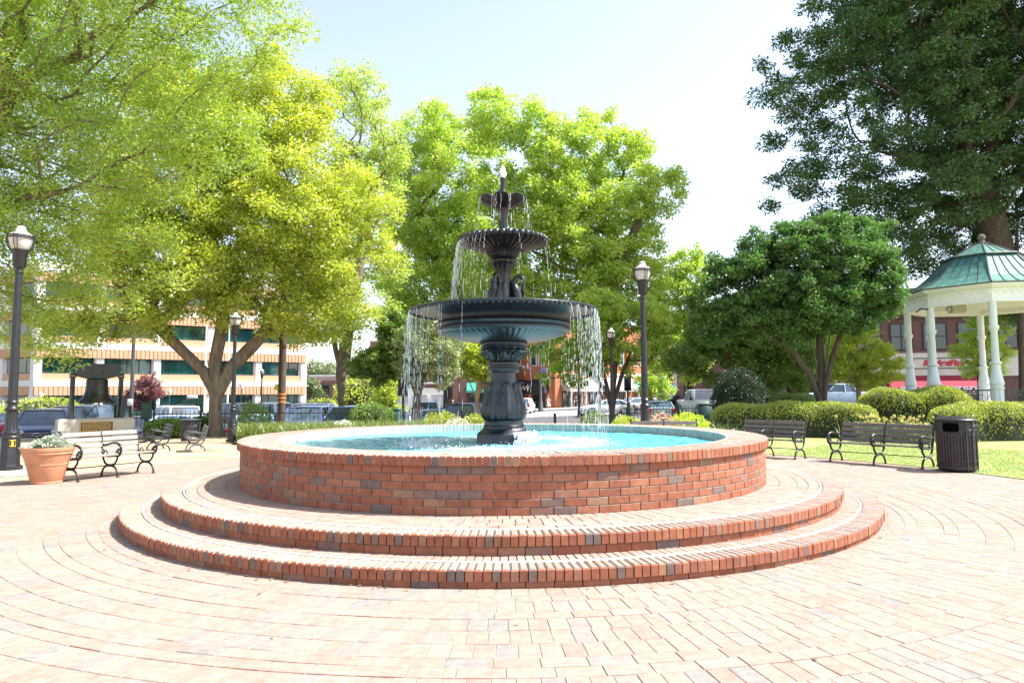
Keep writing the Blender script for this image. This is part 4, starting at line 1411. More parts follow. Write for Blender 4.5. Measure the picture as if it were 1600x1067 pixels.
mb = MB(); mb.lathe([(.14, ZE + 1.93), (.10, ZE + 1.99), (.05, ZE + 2.02)], 12); mb.ball((0, 0, ZE + 2.12), .14, 16, 10); mb.build("finial", M['bark'], gz, 60)
# entablature: fascia rings
mb = MB()
for (r0, r1, z0, z1) in ((R_E, R_E - .12, ZE - .10, ZE - .004), (R_E - .08, R_E - .2, ZE - .16, ZE - .10), (R_E - .2, R_E - .4, ZE - .60, ZE - .16), (R_E - .14, R_E - .42, ZE - .66, ZE - .60)):
    for k in range(8):
        V = [oc(r_, kk, z) for z in (z0, z1) for (r_, kk) in ((r0, k), (r0, k + 1), (r1, k + 1), (r1, k))]
        mb.add(V, [(3, 2, 1, 0), (4, 5, 6, 7), (0, 1, 5, 4), (2, 3, 7, 6)])
mb.build("entablature", M['white'], gz, 0)
mb = MB()
for k in range(8):       # wavy carved trim on the fascia
    a, b_ = Vector(oc(R_E - .195, k, ZE - .30)), Vector(oc(R_E - .195, k + 1, ZE - .30))
    pts = [a.lerp(b_, f) + Vector((0, 0, .05 * math.sin(f * 2 * PI * 8))) for f in np.linspace(0.02, .98, 81)]
    mb.tube(pts, .022, 5)
mb.build("fascia_trim", M['white'], gz, 60)
mb = MB(); mb.add([oc(R_E - .3, k, ZE - .45) for k in range(8)], [tuple(reversed(range(8)))]); mb.build("ceiling", M['cream'], gz, 0)
M['colwhite'] = plain("column_paint", (0.66, 0.70, 0.72), 0.5, var=0.05)
DZ = .75
CP = [(.20, DZ), (.20, DZ + .82), (.215, DZ + .84), (.215, DZ + .90), (.18, DZ + .93), (.215, DZ + 1.0), (.22, DZ + 1.06), (.20, DZ + 1.12), (.145, DZ + 1.5), (.135, DZ + 1.68), (.17, DZ + 1.70), (.185, DZ + 1.74), (.17, DZ + 1.78),
      (.118, DZ + 1.80), (.108, DZ + 2.85), (.125, DZ + 2.88), (.15, DZ + 2.93), (.165, DZ + 3.0), (.16, DZ + 3.04), (.125, DZ + 3.06), (.125, ZE - .62)]
for k in range(8):
    mb = MB()
    c_ = oc(R_E - .30, k, 0)
    mb.lathe(CP[:2], 8, (c_[0], c_[1], 0), rot=ang[k] + PI / 8)
    mb.lathe(CP[1:], 20, (c_[0], c_[1], 0))
    mb.build("column", M['colwhite'], gz, 40)
mb = MB()
mb.add([oc(R_E + .1, k, -.1) for k in range(8)] + [oc(R_E + .1, k, DZ) for k in range(8)], [tuple(range(8, 16))] + [(k, (k + 1) % 8, 8 + (k + 1) % 8, 8 + k) for k in range(8)])
mb.build("deck", M['concrete'], gz, 0)
for k in range(7):
    mb = MB()
    a, b_ = Vector(oc(R_E - .30, k, 0)), Vector(oc(R_E - .30, k + 1, 0))
    for z in (DZ + .12, DZ + .80): mb.tube([a + Vector((0, 0, z)), b_ + Vector((0, 0, z))], .022, 5)
    n = 13
    for q in range(1, n):
        c_ = a.lerp(b_, q / n)
        mb.tube([c_ + Vector((0, 0, DZ + .12)), c_ + Vector((0, 0, DZ + .80))], .010, 4)
    for q in range(6):
        c_ = a.lerp(b_, (q + .5) / 6); u = (b_ - a).normalized()
        mb.tube([c_ + u * math.cos(t_) * .14 + Vector((0, 0, DZ + .45 + .2 * math.sin(t_))) for t_ in np.linspace(0, 2 * PI, 15)], .010, 4)
    mb.build("railing", M['green_metal'], gz, 60)
mb = MB(); mb.cbox((-.9, .3, ZE - .62), (.55, .35, .28), bev=.02); mb.ball((-1.3, .2, ZE - .62), .10, 10, 6); mb.build("speaker", M['concrete'], gz, 40)
mb = MB(); mb.tube([oc(R_E - .3, 0, ZE - .75), (R_E * math.cos(ang[0]) * 1.05, R_E * math.sin(ang[0]) * 1.05, ZE - .72), (R_E * math.cos(ang[0]) * 1.12, R_E * math.sin(ang[0]) * 1.12, ZE - .86)], .03, 6)
mb.build("bracket_lamp", M['greypaint'], gz, 60)

# ------------------------------------------------------------------ trees and planting
def unit(v): return v / (np.linalg.norm(v, axis=-1, keepdims=True) + 1e-9)

def leaves(name, C, R, n_per, size, aspect, mat, parent, seed, flat=.75, up=.5, droop=.15, center=None, shell=.55, clumpvar=.5):
    """leaf quads spread through clumps C (N,3) of radius R (N,)"""
    rg = np.random.default_rng(seed)
    C = np.asarray(C); N = len(C)
    cnt = np.maximum(6, (n_per * (np.asarray(R) / np.mean(R)) ** 2).astype(int))
    ci = np.repeat(np.arange(N), cnt)
    n = len(ci)
    v = unit(rg.normal(size=(n, 3)))
    rad = rg.uniform(0, 1, n) ** shell
    P = C[ci] + v * (np.asarray(R)[ci] * rad)[:, None] * np.array([1, 1, flat])
    d = unit(rg.normal(size=(n, 3)) * np.array([1, 1, .55]) + v * .6 - np.array([0, 0, droop]))
    nn = unit(rg.normal(size=(n, 3)) + np.array([0, 0, up * 2]))
    s = unit(np.cross(d, nn)); nn = np.cross(s, d)
    L = size * rg.uniform(.65, 1.3, n)[:, None]
    w = L * aspect * rg.uniform(.8, 1.2, n)[:, None]
    V = np.stack([P, P + d * L * .45 + s * w * .5 + nn * L * .07, P + d * L, P + d * L * .45 - s * w * .5 + nn * L * .07], 1).reshape(-1, 3)
    idx = np.arange(n * 4)
    cv = rg.uniform(0, 1, N)
    a = np.clip(cv[ci] * clumpvar + rg.uniform(0, 1, n) * (1 - clumpvar), 0, 1)
    me = bpy.data.meshes.new(name)
    return finish(me, name, V, idx, np.full(n, 4), a, mat, parent, smooth=0)

def scatter(lobes, spacing, rg, hollow=.35, thr=-.95):
    """clump centres inside a union of ellipsoids, at least spacing apart"""
    lob = [(np.array(c), np.array(r)) for c, r in lobes]
    vol = np.array([np.prod(r) for c, r in lob]); tot = vol.sum() * 4.19
    out = np.zeros((0, 3)); tries = int(14 * tot / spacing ** 3)
    tries = min(tries, 60000)
    k = rg.choice(len(lob), tries, p=vol / vol.sum())
    cs = np.array([c for c, r in lob])[k]; rs_ = np.array([r for c, r in lob])[k]
    q = unit(rg.normal(size=(tries, 3))) * (rg.uniform(hollow ** 3, 1, tries) ** (1 / 3))[:, None]
    P = cs + q * rs_
    # holes in the crown: whole pockets without twigs
    ph = rg.uniform(0, 6.28, 6); f_ = 1.5 / (spacing * 2.0)
    hole = np.sin(P[:, 0] * f_ + ph[0] + 1.3 * np.sin(P[:, 2] * f_ * .7 + ph[3])) * np.sin(P[:, 1] * f_ + ph[1]) + np.sin(P[:, 2] * f_ * 1.2 + ph[2] + 1.1 * np.sin(P[:, 0] * f_ * .6 + ph[4]))
    P = P[hole > thr]
    cell = {}
    keep = []
    for p in P:
        key = tuple((p // spacing).astype(int))
        ok = True
        for dx in (-1, 0, 1):
            for dy in (-1, 0, 1):
                for dz in (-1, 0, 1):
                    for o in cell.get((key[0] + dx, key[1] + dy, key[2] + dz), ()):
                        if (o[0] - p[0]) ** 2 + (o[1] - p[1]) ** 2 + (o[2] - p[2]) ** 2 < spacing ** 2: ok = False; break
                    if not ok: break
                if not ok: break
            if not ok: break
        if ok:
            cell.setdefault(key, []).append(p); keep.append(p)
    return np.array(keep)

def grow(trunks, C, rg, r0, tip=.012, pw=.46, sag=.06):
    """limbs: every clump is reached from the nearest part of the tree; radii follow the load carried"""
    nodes = []; par = []; plen = []; base = []
    for tr in trunks:
        prev = -1
        for i, p in enumerate(tr):
            nodes.append(np.array(p, float)); par.append(prev)
            plen.append(0 if prev < 0 else plen[prev] + np.linalg.norm(nodes[-1] - nodes[prev])); base.append(i)
            prev = len(nodes) - 1
    start = []
    off = 0
    for tr in trunks:
        start.append((off, off + len(tr))); off += len(tr)
    N0 = len(nodes)
    allow = np.zeros(N0, bool)
    for a, b_ in start: allow[a + max(1, int((b_ - a) * .55)):b_] = True
    tips = np.mean([nodes[b_ - 1] for a, b_ in start], axis=0)
    order = np.argsort(np.linalg.norm(C - tips, axis=1))
    cap = N0 + len(C) * 4
    A = np.zeros((cap, 3)); A[:N0] = np.array(nodes); PL = np.zeros(cap); PL[:N0] = plen
    AL = np.zeros(cap, bool); AL[:N0] = allow
    n = N0; par = list(par)
    load = [0] * N0
    for ci in order:
        c = C[ci]
        dv = c - A[:n]; dist = np.linalg.norm(dv, axis=1)
        cost = dist + .32 * PL[:n] + np.where(AL[:n], 0, 1e6) + np.where(dv[:, 2] < -.25 * dist, dist * .5, 0)
        j = int(np.argmin(cost))
        a = A[j]; d = c - a; L = dist[j]
        k = 3 if L > 1.2 else 2
        prev = j
        side = rg.normal(size=3) * L * .09
        for q in range(1, k + 1):
            f = q / k
            p = a + d * f + side * math.sin(PI * f) + np.array([0, 0, sag * L * math.sin(PI * f)])
            A[n] = p; par.append(prev); load.append(0)
            PL[n] = PL[prev] + np.linalg.norm(p - A[prev]); AL[n] = True
            prev = n; n += 1
        load[prev] += 1
    for i in range(n - 1, -1, -1):
        if par[i] >= 0: load[par[i]] += load[i]
    tot = max(load[:N0]) or 1
    R = [max(tip, r0 * (l / tot) ** pw) for l in load]
    return A[:n], par, R, N0, start

def limbs(mb, A, par, R, N0, start, flare=1.6, n_tr=14, lumpy=.05):
    rgx = np.random.default_rng(9)
    for a, b_ in start:
        pts = [A[i] for i in range(a, b_)]
        # finer trunk with root flare
        P = []; RR = []
        m = (b_ - a - 1)
        for i in range(m):
            for f in (0, .33, .66):
                P.append(pts[i] * (1 - f) + pts[i + 1] * f); RR.append((R[a + i] * (1 - f) + R[a + i + 1] * f))
        P.append(pts[-1]); RR.append(R[b_ - 1])
        z0 = P[0][2]
        if a:                                  # side stems leave from inside the main trunk
            for i, q_ in enumerate((.45, .6, .75, .88, .95)): RR[i] *= q_
        for i in range(len(P)):
            hz = (P[i][2] - z0)
            RR[i] *= 1 + ((flare - 1) * math.exp(-hz / .28) if a == 0 else 0)
        mb.tube([Vector(p) for p in P], RR, n_tr, caps=True)
    for i in range(N0, len(A)):
        j = par[i]
        r1 = R[i]; r0_ = min(R[j], r1 * 1.45 + .004)
        mb.tube([Vector(A[j]), Vector(A[i])], [r0_, r1], 7 if r1 > .05 else (5 if r1 > .02 else 4), caps=False)

TREES = []
def tree(name, label, cat, lobes, trunks, spacing, cr, n_per, lsize, mat, bark, r0, seed, aspect=.42, group=None, hollow=.35, flat=.75, up=.5, droop=.15, tip=.010, pw=.60, flare=1.5, extra=None, world=False, depth=1.0, shell=.55):
    """lobes: (px, py, radius px, Y[, flatten]) outlines of the crown turned into real ellipsoids"""
    rg = np.random.default_rng(seed)
    root = tag(empty(name), label, cat, group)
    b0 = Vector(trunks[0][0]); root.location = b0
    L = []
    for q in lobes:
        if world: L.append(q); continue
        px, py, r, Y = q[:4]
        c = at(px, py, Y); rm = r * (c - Vector((0, 0, EYE))).length / F
        fz = q[4] if len(q) > 4 else 1.0
        L.append((np.array(c), np.array((rm, rm * depth, rm * fz))))
    big = name in ('oak_tree', 'magnolia_tree') and seed in (21, 171)
    k_ = .84 if big else (.56 if seed in (161, 151) else .62)
    C = scatter(L, spacing * k_, rg, hollow, {161: -1.15, 171: -1.15, 21: -1.5, 61: -1.05, 41: -1.1}.get(seed, -.95))
    cr = cr * (.80 if big else .66)
    n_per = int(n_per * (.90 if big else .85))
    R = cr * rg.uniform(.65, 1.35, len(C))
    A, par, RR, N0, start = grow(trunks, C, rg, r0, tip, pw)
    mb = MB(); limbs(mb, A, par, RR, N0, start, flare)
    o = mb.build("trunk", M[bark], root, 60); o.matrix_parent_inverse = Matrix.Translation(-b0)
    # leaf clumps sit at limb ends, with some along the outer twigs
    Cx = C
    tw = np.array([A[i] for i in range(N0, len(A)) if RR[i] < .03])
    if len(tw):
        pick = rg.random(len(tw)) < .45
        Cx = np.concatenate([C, tw[pick] + rg.normal(size=(pick.sum(), 3)) * cr * .4])
        R = np.concatenate([R, cr * .65 * rg.uniform(.6, 1.2, pick.sum())])
    o = leaves("crown", Cx, R, n_per, lsize, aspect, M[mat], root, seed + 1, flat, up, droop, shell=shell)
    o.matrix_parent_inverse = Matrix.Translation(-b0)
    TREES.append((seed, len(C), len(o.data.polygons)))
    return root

def tr(*pts):
    """trunk line from (px, py, Y[, z override]) points"""
    out = []
    for p in pts:
        v = at(p[0], p[1], p[2])
        if len(p) > 3: v.z = p[3]
        out.append(tuple(v))
    return out

# A: near tree whose boughs hang in from the left
tree("oak_tree", "big spring green tree leaning in from the left edge over the lamp post", "tree",
     [(60, 90, 150, 17), (200, 60, 120, 17), (320, 40, 95, 16.5), (395, 25, 62, 16), (120, 210, 130, 17.5), (265, 190, 110, 17.5), (20, 320, 110, 17), (150, 320, 90, 18.5),
      (50, 440, 70, 17), (-110, 200, 190, 17), (-160, 30, 220, 17), (110, 410, 75, 18, .8), (20, 510, 50, 17, .7), (40, 420, 80, 18.5), (210, 400, 60, 18.5, .7), (90, 490, 50, 18.5, .5), (170, 455, 60, 19, .5), (110, 540, 36, 18.5, .5), (-120, 400, 120, 16), (60, -120, 170, 16), (260, -90, 130, 16)],
     [[(-16.5, 16.5, -.05), (-16.4, 16.6, 1.2), (-16.0, 16.8, 2.6), (-15.4, 16.9, 3.8), (-14.4, 17.0, 5.4), (-13.6, 17.0, 7.5), (-13.0, 17.0, 10.0)]],
     1.02, .70, 170, .125, 'leaf_near', 'bark', .48, 21, aspect=.34, tip=.009)
# B: the oak with the visible trunk
tree("oak_tree", "broad yellow green oak with a stout forked trunk behind the black iron bench", "tree",
     [(430, 165, 70, 26, .9), (485, 235, 65, 26), (540, 330, 65, 26), (582, 405, 42, 26), (370, 235, 105, 26), (300, 310, 115, 26), (450, 335, 115, 26), (330, 425, 100, 25.5, .8), (470, 440, 85, 26),
      (225, 400, 95, 25.5, .7), (205, 470, 70, 25, .5), (130, 505, 50, 25, .5), (250, 505, 50, 25, .35), (545, 470, 42, 26, .8), (490, 490, 32, 26, .6), (420, 470, 50, 26, .5), (300, 180, 80, 27)],
     [tr((338, 676, 26, -.05), (336, 650, 26), (337, 625, 26), (338, 598, 26), (335, 570, 26), (345, 520, 26), (352, 470, 26), (360, 400, 26)),
      tr((336, 640, 26), (334, 612, 26), (318, 580, 25.9), (282, 545, 25.6), (235, 500, 25.2), (190, 465, 25)),
      tr((338, 640, 26), (342, 612, 26), (360, 575, 26.1), (395, 540, 26.2), (425, 505, 26.3), (450, 460, 26.4))],
     1.30, .86, 230, .16, 'leaf_yellow', 'bark', .245, 31, aspect=.42, tip=.012)
# C: tall pale tree with a forked trunk
tree("plane_tree", "tall pale leaved tree with a smooth forked trunk left of the fountain", "tree",
     [(560, 145, 42, 33), (605, 185, 38, 33), (525, 130, 18, 33), (572, 250, 48, 33), (620, 250, 25, 33), (500, 420, 62, 33), (600, 310, 36, 34), (535, 480, 42, 32), (590, 490, 30, 32), (525, 515, 38, 32, .6), (470, 500, 40, 32), (600, 420, 30, 34), (545, 340, 45, 34)],
     [tr((532, 672, 33, -.05), (533, 640, 33), (531, 600, 33), (530, 570, 33), (524, 545, 33), (520, 515, 33), (520, 470, 33), (535, 380, 33), (555, 260, 33)),
      tr((533, 620, 33), (533, 585, 33), (538, 560, 33), (541, 530, 33), (545, 490, 33), (560, 420, 33), (585, 300, 33))],
     1.30, .85, 150, .17, 'leaf_pale', 'bark', .31, 41, aspect=.45, tip=.012)
# E and D: bright trees behind the fountain
tree("plane_tree", "loose pale green tree with a bent bare limb just left of the fountain top", "tree",
     [(680, 210, 46, 41), (640, 270, 42, 41), (702, 292, 66, 41), (660, 352, 58, 41), (722, 382, 66, 41), (640, 432, 52, 41), (700, 450, 55, 41), (742, 240, 42, 41), (652, 170, 22, 41), (610, 330, 20, 41), (650, 500, 40, 41)],
     [tr((768, 672, 42, -.05), (766, 620, 42), (758, 560, 42), (735, 500, 42), (700, 440, 41.5), (670, 380, 41), (655, 330, 40.5), (690, 285, 40), (680, 215, 40))],
     1.45, .95, 170, .20, 'leaf_bright', 'bark', .36, 51, aspect=.5, tip=.014)
tree("tulip_tree", "largest bright green tree directly behind the fountain with a thick dark trunk", "tree",
     [(770, 190, 36, 37), (760, 155, 20, 37), (840, 205, 42, 37), (835, 168, 18, 37), (900, 262, 70, 37), (932, 212, 40, 37), (982, 242, 36, 37), (862, 322, 76, 37), (962, 322, 70, 37), (1030, 300, 36, 37), (1052, 282, 16, 37),
      (900, 402, 84, 37), (985, 392, 52, 37), (832, 422, 66, 37), (1000, 445, 40, 37), (930, 472, 62, 37), (782, 300, 46, 37), (772, 420, 46, 37)],
     [tr((937, 668, 36.5, -.05), (937, 630, 36.5), (936, 590, 36.5), (932, 540, 36.7), (922, 480, 37), (905, 400, 37), (890, 320, 37), (880, 240, 37)),
      tr((936, 560, 36.6), (940, 520, 36.8), (955, 460, 37), (975, 400, 37), (1000, 340, 37))],
     1.45, .95, 190, .20, 'leaf_bright', 'bark', .42, 61, aspect=.5, tip=.014)
tree("evergreen_tree", "dark green tree filling the gap behind the falling water on the left", "tree",
     [(640, 485, 46, 52), (690, 525, 46, 52), (705, 435, 46, 52), (765, 485, 45, 52), (745, 400, 45, 52), (610, 545, 28, 52), (830, 520, 40, 52)],
     [tr((700, 650, 52, -.6), (700, 600, 52), (700, 540, 52), (702, 480, 52), (706, 420, 52))],
     1.7, 1.05, 150, .24, 'leaf_mid', 'bark_dark', .36, 71, aspect=.5, tip=.016)
# small street and bed trees
tree("small_tree", "small dark green tree between the forked trunk and the fountain", "tree",
     [(598, 568, 34, 32, .8), (638, 545, 38, 32), (585, 582, 18, 32), (620, 520, 28, 32), (660, 575, 26, 32), (560, 578, 14, 32)],
     [tr((645, 668, 32, -.02), (648, 640, 32), (650, 615, 32), (645, 590, 32), (625, 560, 32))],
     .62, .42, 130, .13, 'leaf_mid', 'bark_dark', .12, 81, aspect=.55, tip=.008)
tree("small_tree", "silvery green small tree seen through the left curtain of water", "tree",
     [(655, 540, 34, 29.5), (680, 560, 32, 29.5, .9), (668, 505, 26, 29.5), (695, 585, 20, 29.5), (640, 575, 22, 29.5), (700, 540, 26, 29.5)],
     [tr((652, 668, 29.5, -.02), (654, 645, 29.5), (656, 622, 29.5), (660, 595, 29.5), (672, 560, 29.5)),
      tr((654, 650, 29.5), (653, 622, 29.5), (645, 598, 29.5), (640, 570, 29.5))],
     .62, .42, 120, .12, 'leaf_grey', 'bark_dark', .11, 91, aspect=.5, tip=.008)
tree("small_tree", "small lime tree with tan forked stems just left of the pedestal", "tree",
     [(762, 575, 26, 33), (735, 555, 30, 33), (780, 600, 18, 33), (710, 545, 24, 33), (775, 545, 28, 33), (790, 520, 20, 33)],
     [tr((746, 668, 33, -.02), (746, 645, 33), (744, 622, 33), (735, 600, 33), (724, 575, 33)),
      tr((746, 645, 33), (745, 620, 33), (750, 590, 33), (755, 560, 33)),
      tr((746, 630, 33), (748, 612, 33), (765, 585, 33), (772, 565, 33))],
     .68, .46, 90, .15, 'leaf_lime', 'bark_tan', .12, 101, aspect=.55, tip=.008)
tree("crape_myrtle", "bright small tree with slanting multiple stems right of the fountain pedestal", "tree",
     [(920, 560, 30, 34), (905, 590, 20, 34), (960, 520, 40, 34), (1002, 540, 30, 34), (940, 490, 40, 34), (1012, 500, 34, 34), (870, 568, 24, 34), (850, 588, 14, 34), (985, 575, 14, 34), (890, 530, 28, 34)],
     [tr((957, 668, 34, -.02), (955, 640, 34), (950, 610, 34), (942, 580, 34), (935, 545, 34)),
      tr((957, 655, 34), (956, 625, 34), (960, 590, 34), (962, 550, 34)),
      tr((957, 655, 34), (960, 625, 34), (972, 585, 34), (985, 550, 34)),
      tr((957, 645, 34), (948, 612, 34), (925, 585, 34), (905, 570, 34))],
     .85, .55, 110, .16, 'leaf_bright', 'bark_dark', .13, 111, aspect=.5, tip=.009)
tree("street_tree", "little round street tree before the green awning", "tree",
     [(1015, 600, 20, 62), (1032, 590, 18, 62), (1003, 588, 14, 62), (1040, 612, 12, 62), (1022, 575, 14, 62)],
     [tr((1017, 645, 62, -.5), (1017, 630, 62), (1018, 612, 62), (1020, 595, 62))],
     1.0, .68, 90, .22, 'leaf_bright', 'bark_dark', .16, 121, aspect=.5)
tree("street_tree", "pale lime shrubby tree behind the small dark tree on the left", "tree",
     [(610, 615, 20, 48), (620, 600, 16, 48), (600, 630, 18, 48), (622, 630, 16, 48)],
     [tr((612, 652, 48, -.75), (612, 640, 48), (613, 625, 48), (614, 605, 48))],
     .85, .6, 90, .2, 'leaf_lime', 'bark_dark', .12, 131, aspect=.5)
tree("street_tree", "upright bright tree behind the tall lamp post on the right", "tree",
     [(1075, 425, 32, 46), (1050, 470, 38, 46), (1090, 472, 34, 46), (1062, 530, 40, 46), (1092, 560, 28, 46), (1062, 402, 16, 46), (1075, 590, 13, 46), (1030, 520, 28, 46), (1040, 560, 24, 46)],
     [tr((1080, 660, 46, -.3), (1080, 630, 46), (1078, 595, 46), (1073, 550, 46), (1070, 490, 46))],
     1.15, .76, 120, .2, 'leaf_bright', 'bark_dark', .24, 141, aspect=.5)
tree("street_tree", "green layered tree behind the round clipped shrub", "tree",
     [(1120, 520, 44, 33), (1180, 540, 58, 33, .8), (1090, 562, 38, 33, .7), (1240, 560, 40, 33, .7), (1130, 582, 32, 33, .6), (1205, 592, 22, 33, .7), (1060, 560, 22, 33), (1255, 590, 20, 33)],
     [tr((1171, 672, 33, -.02), (1171, 640, 33), (1170, 610, 33), (1166, 585, 33), (1160, 550, 33)),
      tr((1171, 620, 33), (1180, 590, 33), (1195, 565, 33))],
     .85, .56, 110, .15, 'leaf_mid', 'bark_dark', .15, 151, aspect=.5)
# dark crape myrtle on the lawn
tree("crape_myrtle", "dark umbrella shaped tree with many stems behind the right hedges", "tree",
     [(1180, 440, 56, 24.5, .8), (1250, 402, 56, 24.5, .8), (1320, 425, 66, 24.5, .8), (1368, 455, 34, 24.5, .8), (1260, 470, 70, 24.5, .7), (1160, 495, 45, 24.5, .7), (1222, 378, 28, 24.5), (1130, 472, 34, 24.5), (1112, 520, 18, 24.5), (1330, 495, 38, 24.5, .6), (1368, 492, 24, 24.5, .6), (1210, 520, 34, 24.5, .6), (1292, 378, 38, 24.5), (1130, 425, 26, 24.5), (1190, 395, 34, 24.5, .8), (1100, 470, 22, 24.5), (1340, 375, 36, 24.5, .8)],
     [tr((1287, 688, 24.5, -.02), (1285, 640, 24.5), (1282, 610, 24.5), (1272, 560, 24.5), (1262, 520, 24.5), (1250, 480, 24.5)),
      tr((1287, 660, 24.5), (1287, 620, 24.5), (1290, 570, 24.5), (1297, 520, 24.5), (1305, 470, 24.5)),
      tr((1287, 650, 24.5), (1283, 615, 24.6), (1283, 565, 24.7), (1280, 520, 24.8), (1278, 470, 24.8)),
      tr((1286, 660, 24.4), (1278, 620, 24.4), (1265, 585, 24.3), (1235, 545, 24.2), (1190, 515, 24)),
      tr((1288, 650, 24.5), (1290, 605, 24.5), (1300, 560, 24.5), (1318, 510, 24.5), (1340, 470, 24.5))],
     .80, .54, 190, .125, 'leaf_myrtle', 'bark_dark', .125, 161, aspect=.5, flat=.55, up=.8, tip=.008, pw=.58)
# huge dark tree on the right
tree("magnolia_tree", "huge dark green tree with massive limbs towering over the gazebo", "tree",
     [(1250, 125, 52, 33), (1235, 72, 28, 33), (1330, 85, 80, 33), (1260, 215, 50, 33, .7), (1350, 215, 80, 33, .8), (1300, 305, 55, 33, .6), (1450, 125, 105, 33), (1550, 85, 110, 34), (1450, 260, 100, 33, .8), (1560, 255, 95, 35), (1395, 350, 60, 33, .7),
      (1500, 345, 75, 35, .7), (1650, 150, 150, 34), (1650, 350, 110, 35), (1455, 25, 100, 33), (1335, 5, 66, 33), (1610, 430, 60, 36), (1285, 345, 34, 33, .6), (1510, -70, 150, 34), (1660, 0, 160, 34), (1320, -80, 60, 33), (1400, 372, 48, 34, .7), (1500, 408, 42, 36.5, .7), (1350, 335, 42, 33, .7), (1245, 285, 42, 33, .6), (1300, 335, 44, 33, .6), (1235, 325, 26, 33, .6), (1440, 415, 30, 36.5, .7)],
     [tr((1597, 660, 34, -.1), (1597, 600, 34), (1596, 540, 34), (1594, 470, 34), (1588, 410, 34), (1590, 330, 34), (1596, 250, 34), (1590, 150, 34)),
      tr((1594, 480, 34), (1582, 430, 34), (1556, 385, 33.8), (1545, 335, 33.5), (1520, 260, 33.3), (1488, 190, 33), (1450, 150, 33)),
      tr((1592, 440, 34), (1560, 330, 33.4), (1505, 280, 33), (1430, 250, 32.6), (1365, 235, 32.4))],
     1.45, .92, 230, .19, 'leaf_dark', 'bark_dark', .62, 171, aspect=.42, tip=.014, flat=.6, up=.6, pw=.58)
tree("maple_tree", "feathery bright yellow green small tree left of the shop with the red awning", "tree",
     [(1340, 545, 40, 38), (1312, 572, 28, 38, .8), (1372, 570, 30, 38, .8), (1332, 520, 26, 38), (1352, 592, 22, 38, .7), (1395, 590, 12, 38)],
     [tr((1342, 660, 38, -.05), (1342, 625, 38), (1341, 595, 38), (1338, 560, 38))],
     .80, .52, 110, .17, 'leaf_lime', 'bark_tan', .13, 181, aspect=.3, flat=.4, up=.9)
tree("maple_tree", "feathery bright green small tree seen between the gazebo columns", "tree",
     [(1532, 525, 26, 36), (1512, 548, 18, 36, .7), (1556, 505, 20, 36), (1535, 575, 22, 36, .7), (1548, 545, 22, 36)],
     [tr((1532, 660, 36, -.05), (1532, 620, 36), (1531, 590, 36), (1529, 550, 36))],
     .75, .5, 120, .16, 'leaf_bright', 'bark_dark', .13, 191, aspect=.3, flat=.4, up=.9)
tree("small_tree", "purple leaved small tree in front of the office ground floor", "tree",
     [(222, 615, 17, 47), (232, 600, 12, 47), (214, 628, 12, 47), (245, 612, 9, 47)],
     [tr((222, 660, 47, -1.0), (222, 645, 47), (222, 630, 47), (224, 612, 47))],
     .55, .4, 90, .13, 'leaf_purple', 'bark_dark', .10, 201, aspect=.5)
# far trees
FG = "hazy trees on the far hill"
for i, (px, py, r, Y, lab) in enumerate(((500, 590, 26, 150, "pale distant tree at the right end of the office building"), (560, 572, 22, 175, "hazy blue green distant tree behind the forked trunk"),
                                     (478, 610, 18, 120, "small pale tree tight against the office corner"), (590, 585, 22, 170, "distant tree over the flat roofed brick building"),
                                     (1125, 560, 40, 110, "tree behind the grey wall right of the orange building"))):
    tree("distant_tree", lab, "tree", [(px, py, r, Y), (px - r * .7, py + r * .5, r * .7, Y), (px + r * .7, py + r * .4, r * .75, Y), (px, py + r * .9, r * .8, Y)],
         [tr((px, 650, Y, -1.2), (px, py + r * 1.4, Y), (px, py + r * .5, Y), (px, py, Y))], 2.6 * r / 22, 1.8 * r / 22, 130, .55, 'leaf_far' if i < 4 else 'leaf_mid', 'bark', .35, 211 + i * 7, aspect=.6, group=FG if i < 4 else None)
for i, (px, py, r, Y, mat, lab) in enumerate(((1240, 540, 60, 50, 'leaf_mid', "green tree behind the umbrella shaped tree"), (1440, 560, 26, 70, 'leaf_mid', "street tree left of the shop sign"))):
    if i == 1: continue
    tree("street_tree", lab, "tree", [(px, py, r, Y, .7), (px - r * .8, py + 15, r * .6, Y), (px + r * .7, py + 10, r * .7, Y)],
         [tr((px, 650, Y, -.3), (px, 620, Y), (px, 590, Y), (px, 550, Y))], 1.2, .8, 110, .2, mat, 'bark_dark', .2, 251 + i, aspect=.5)

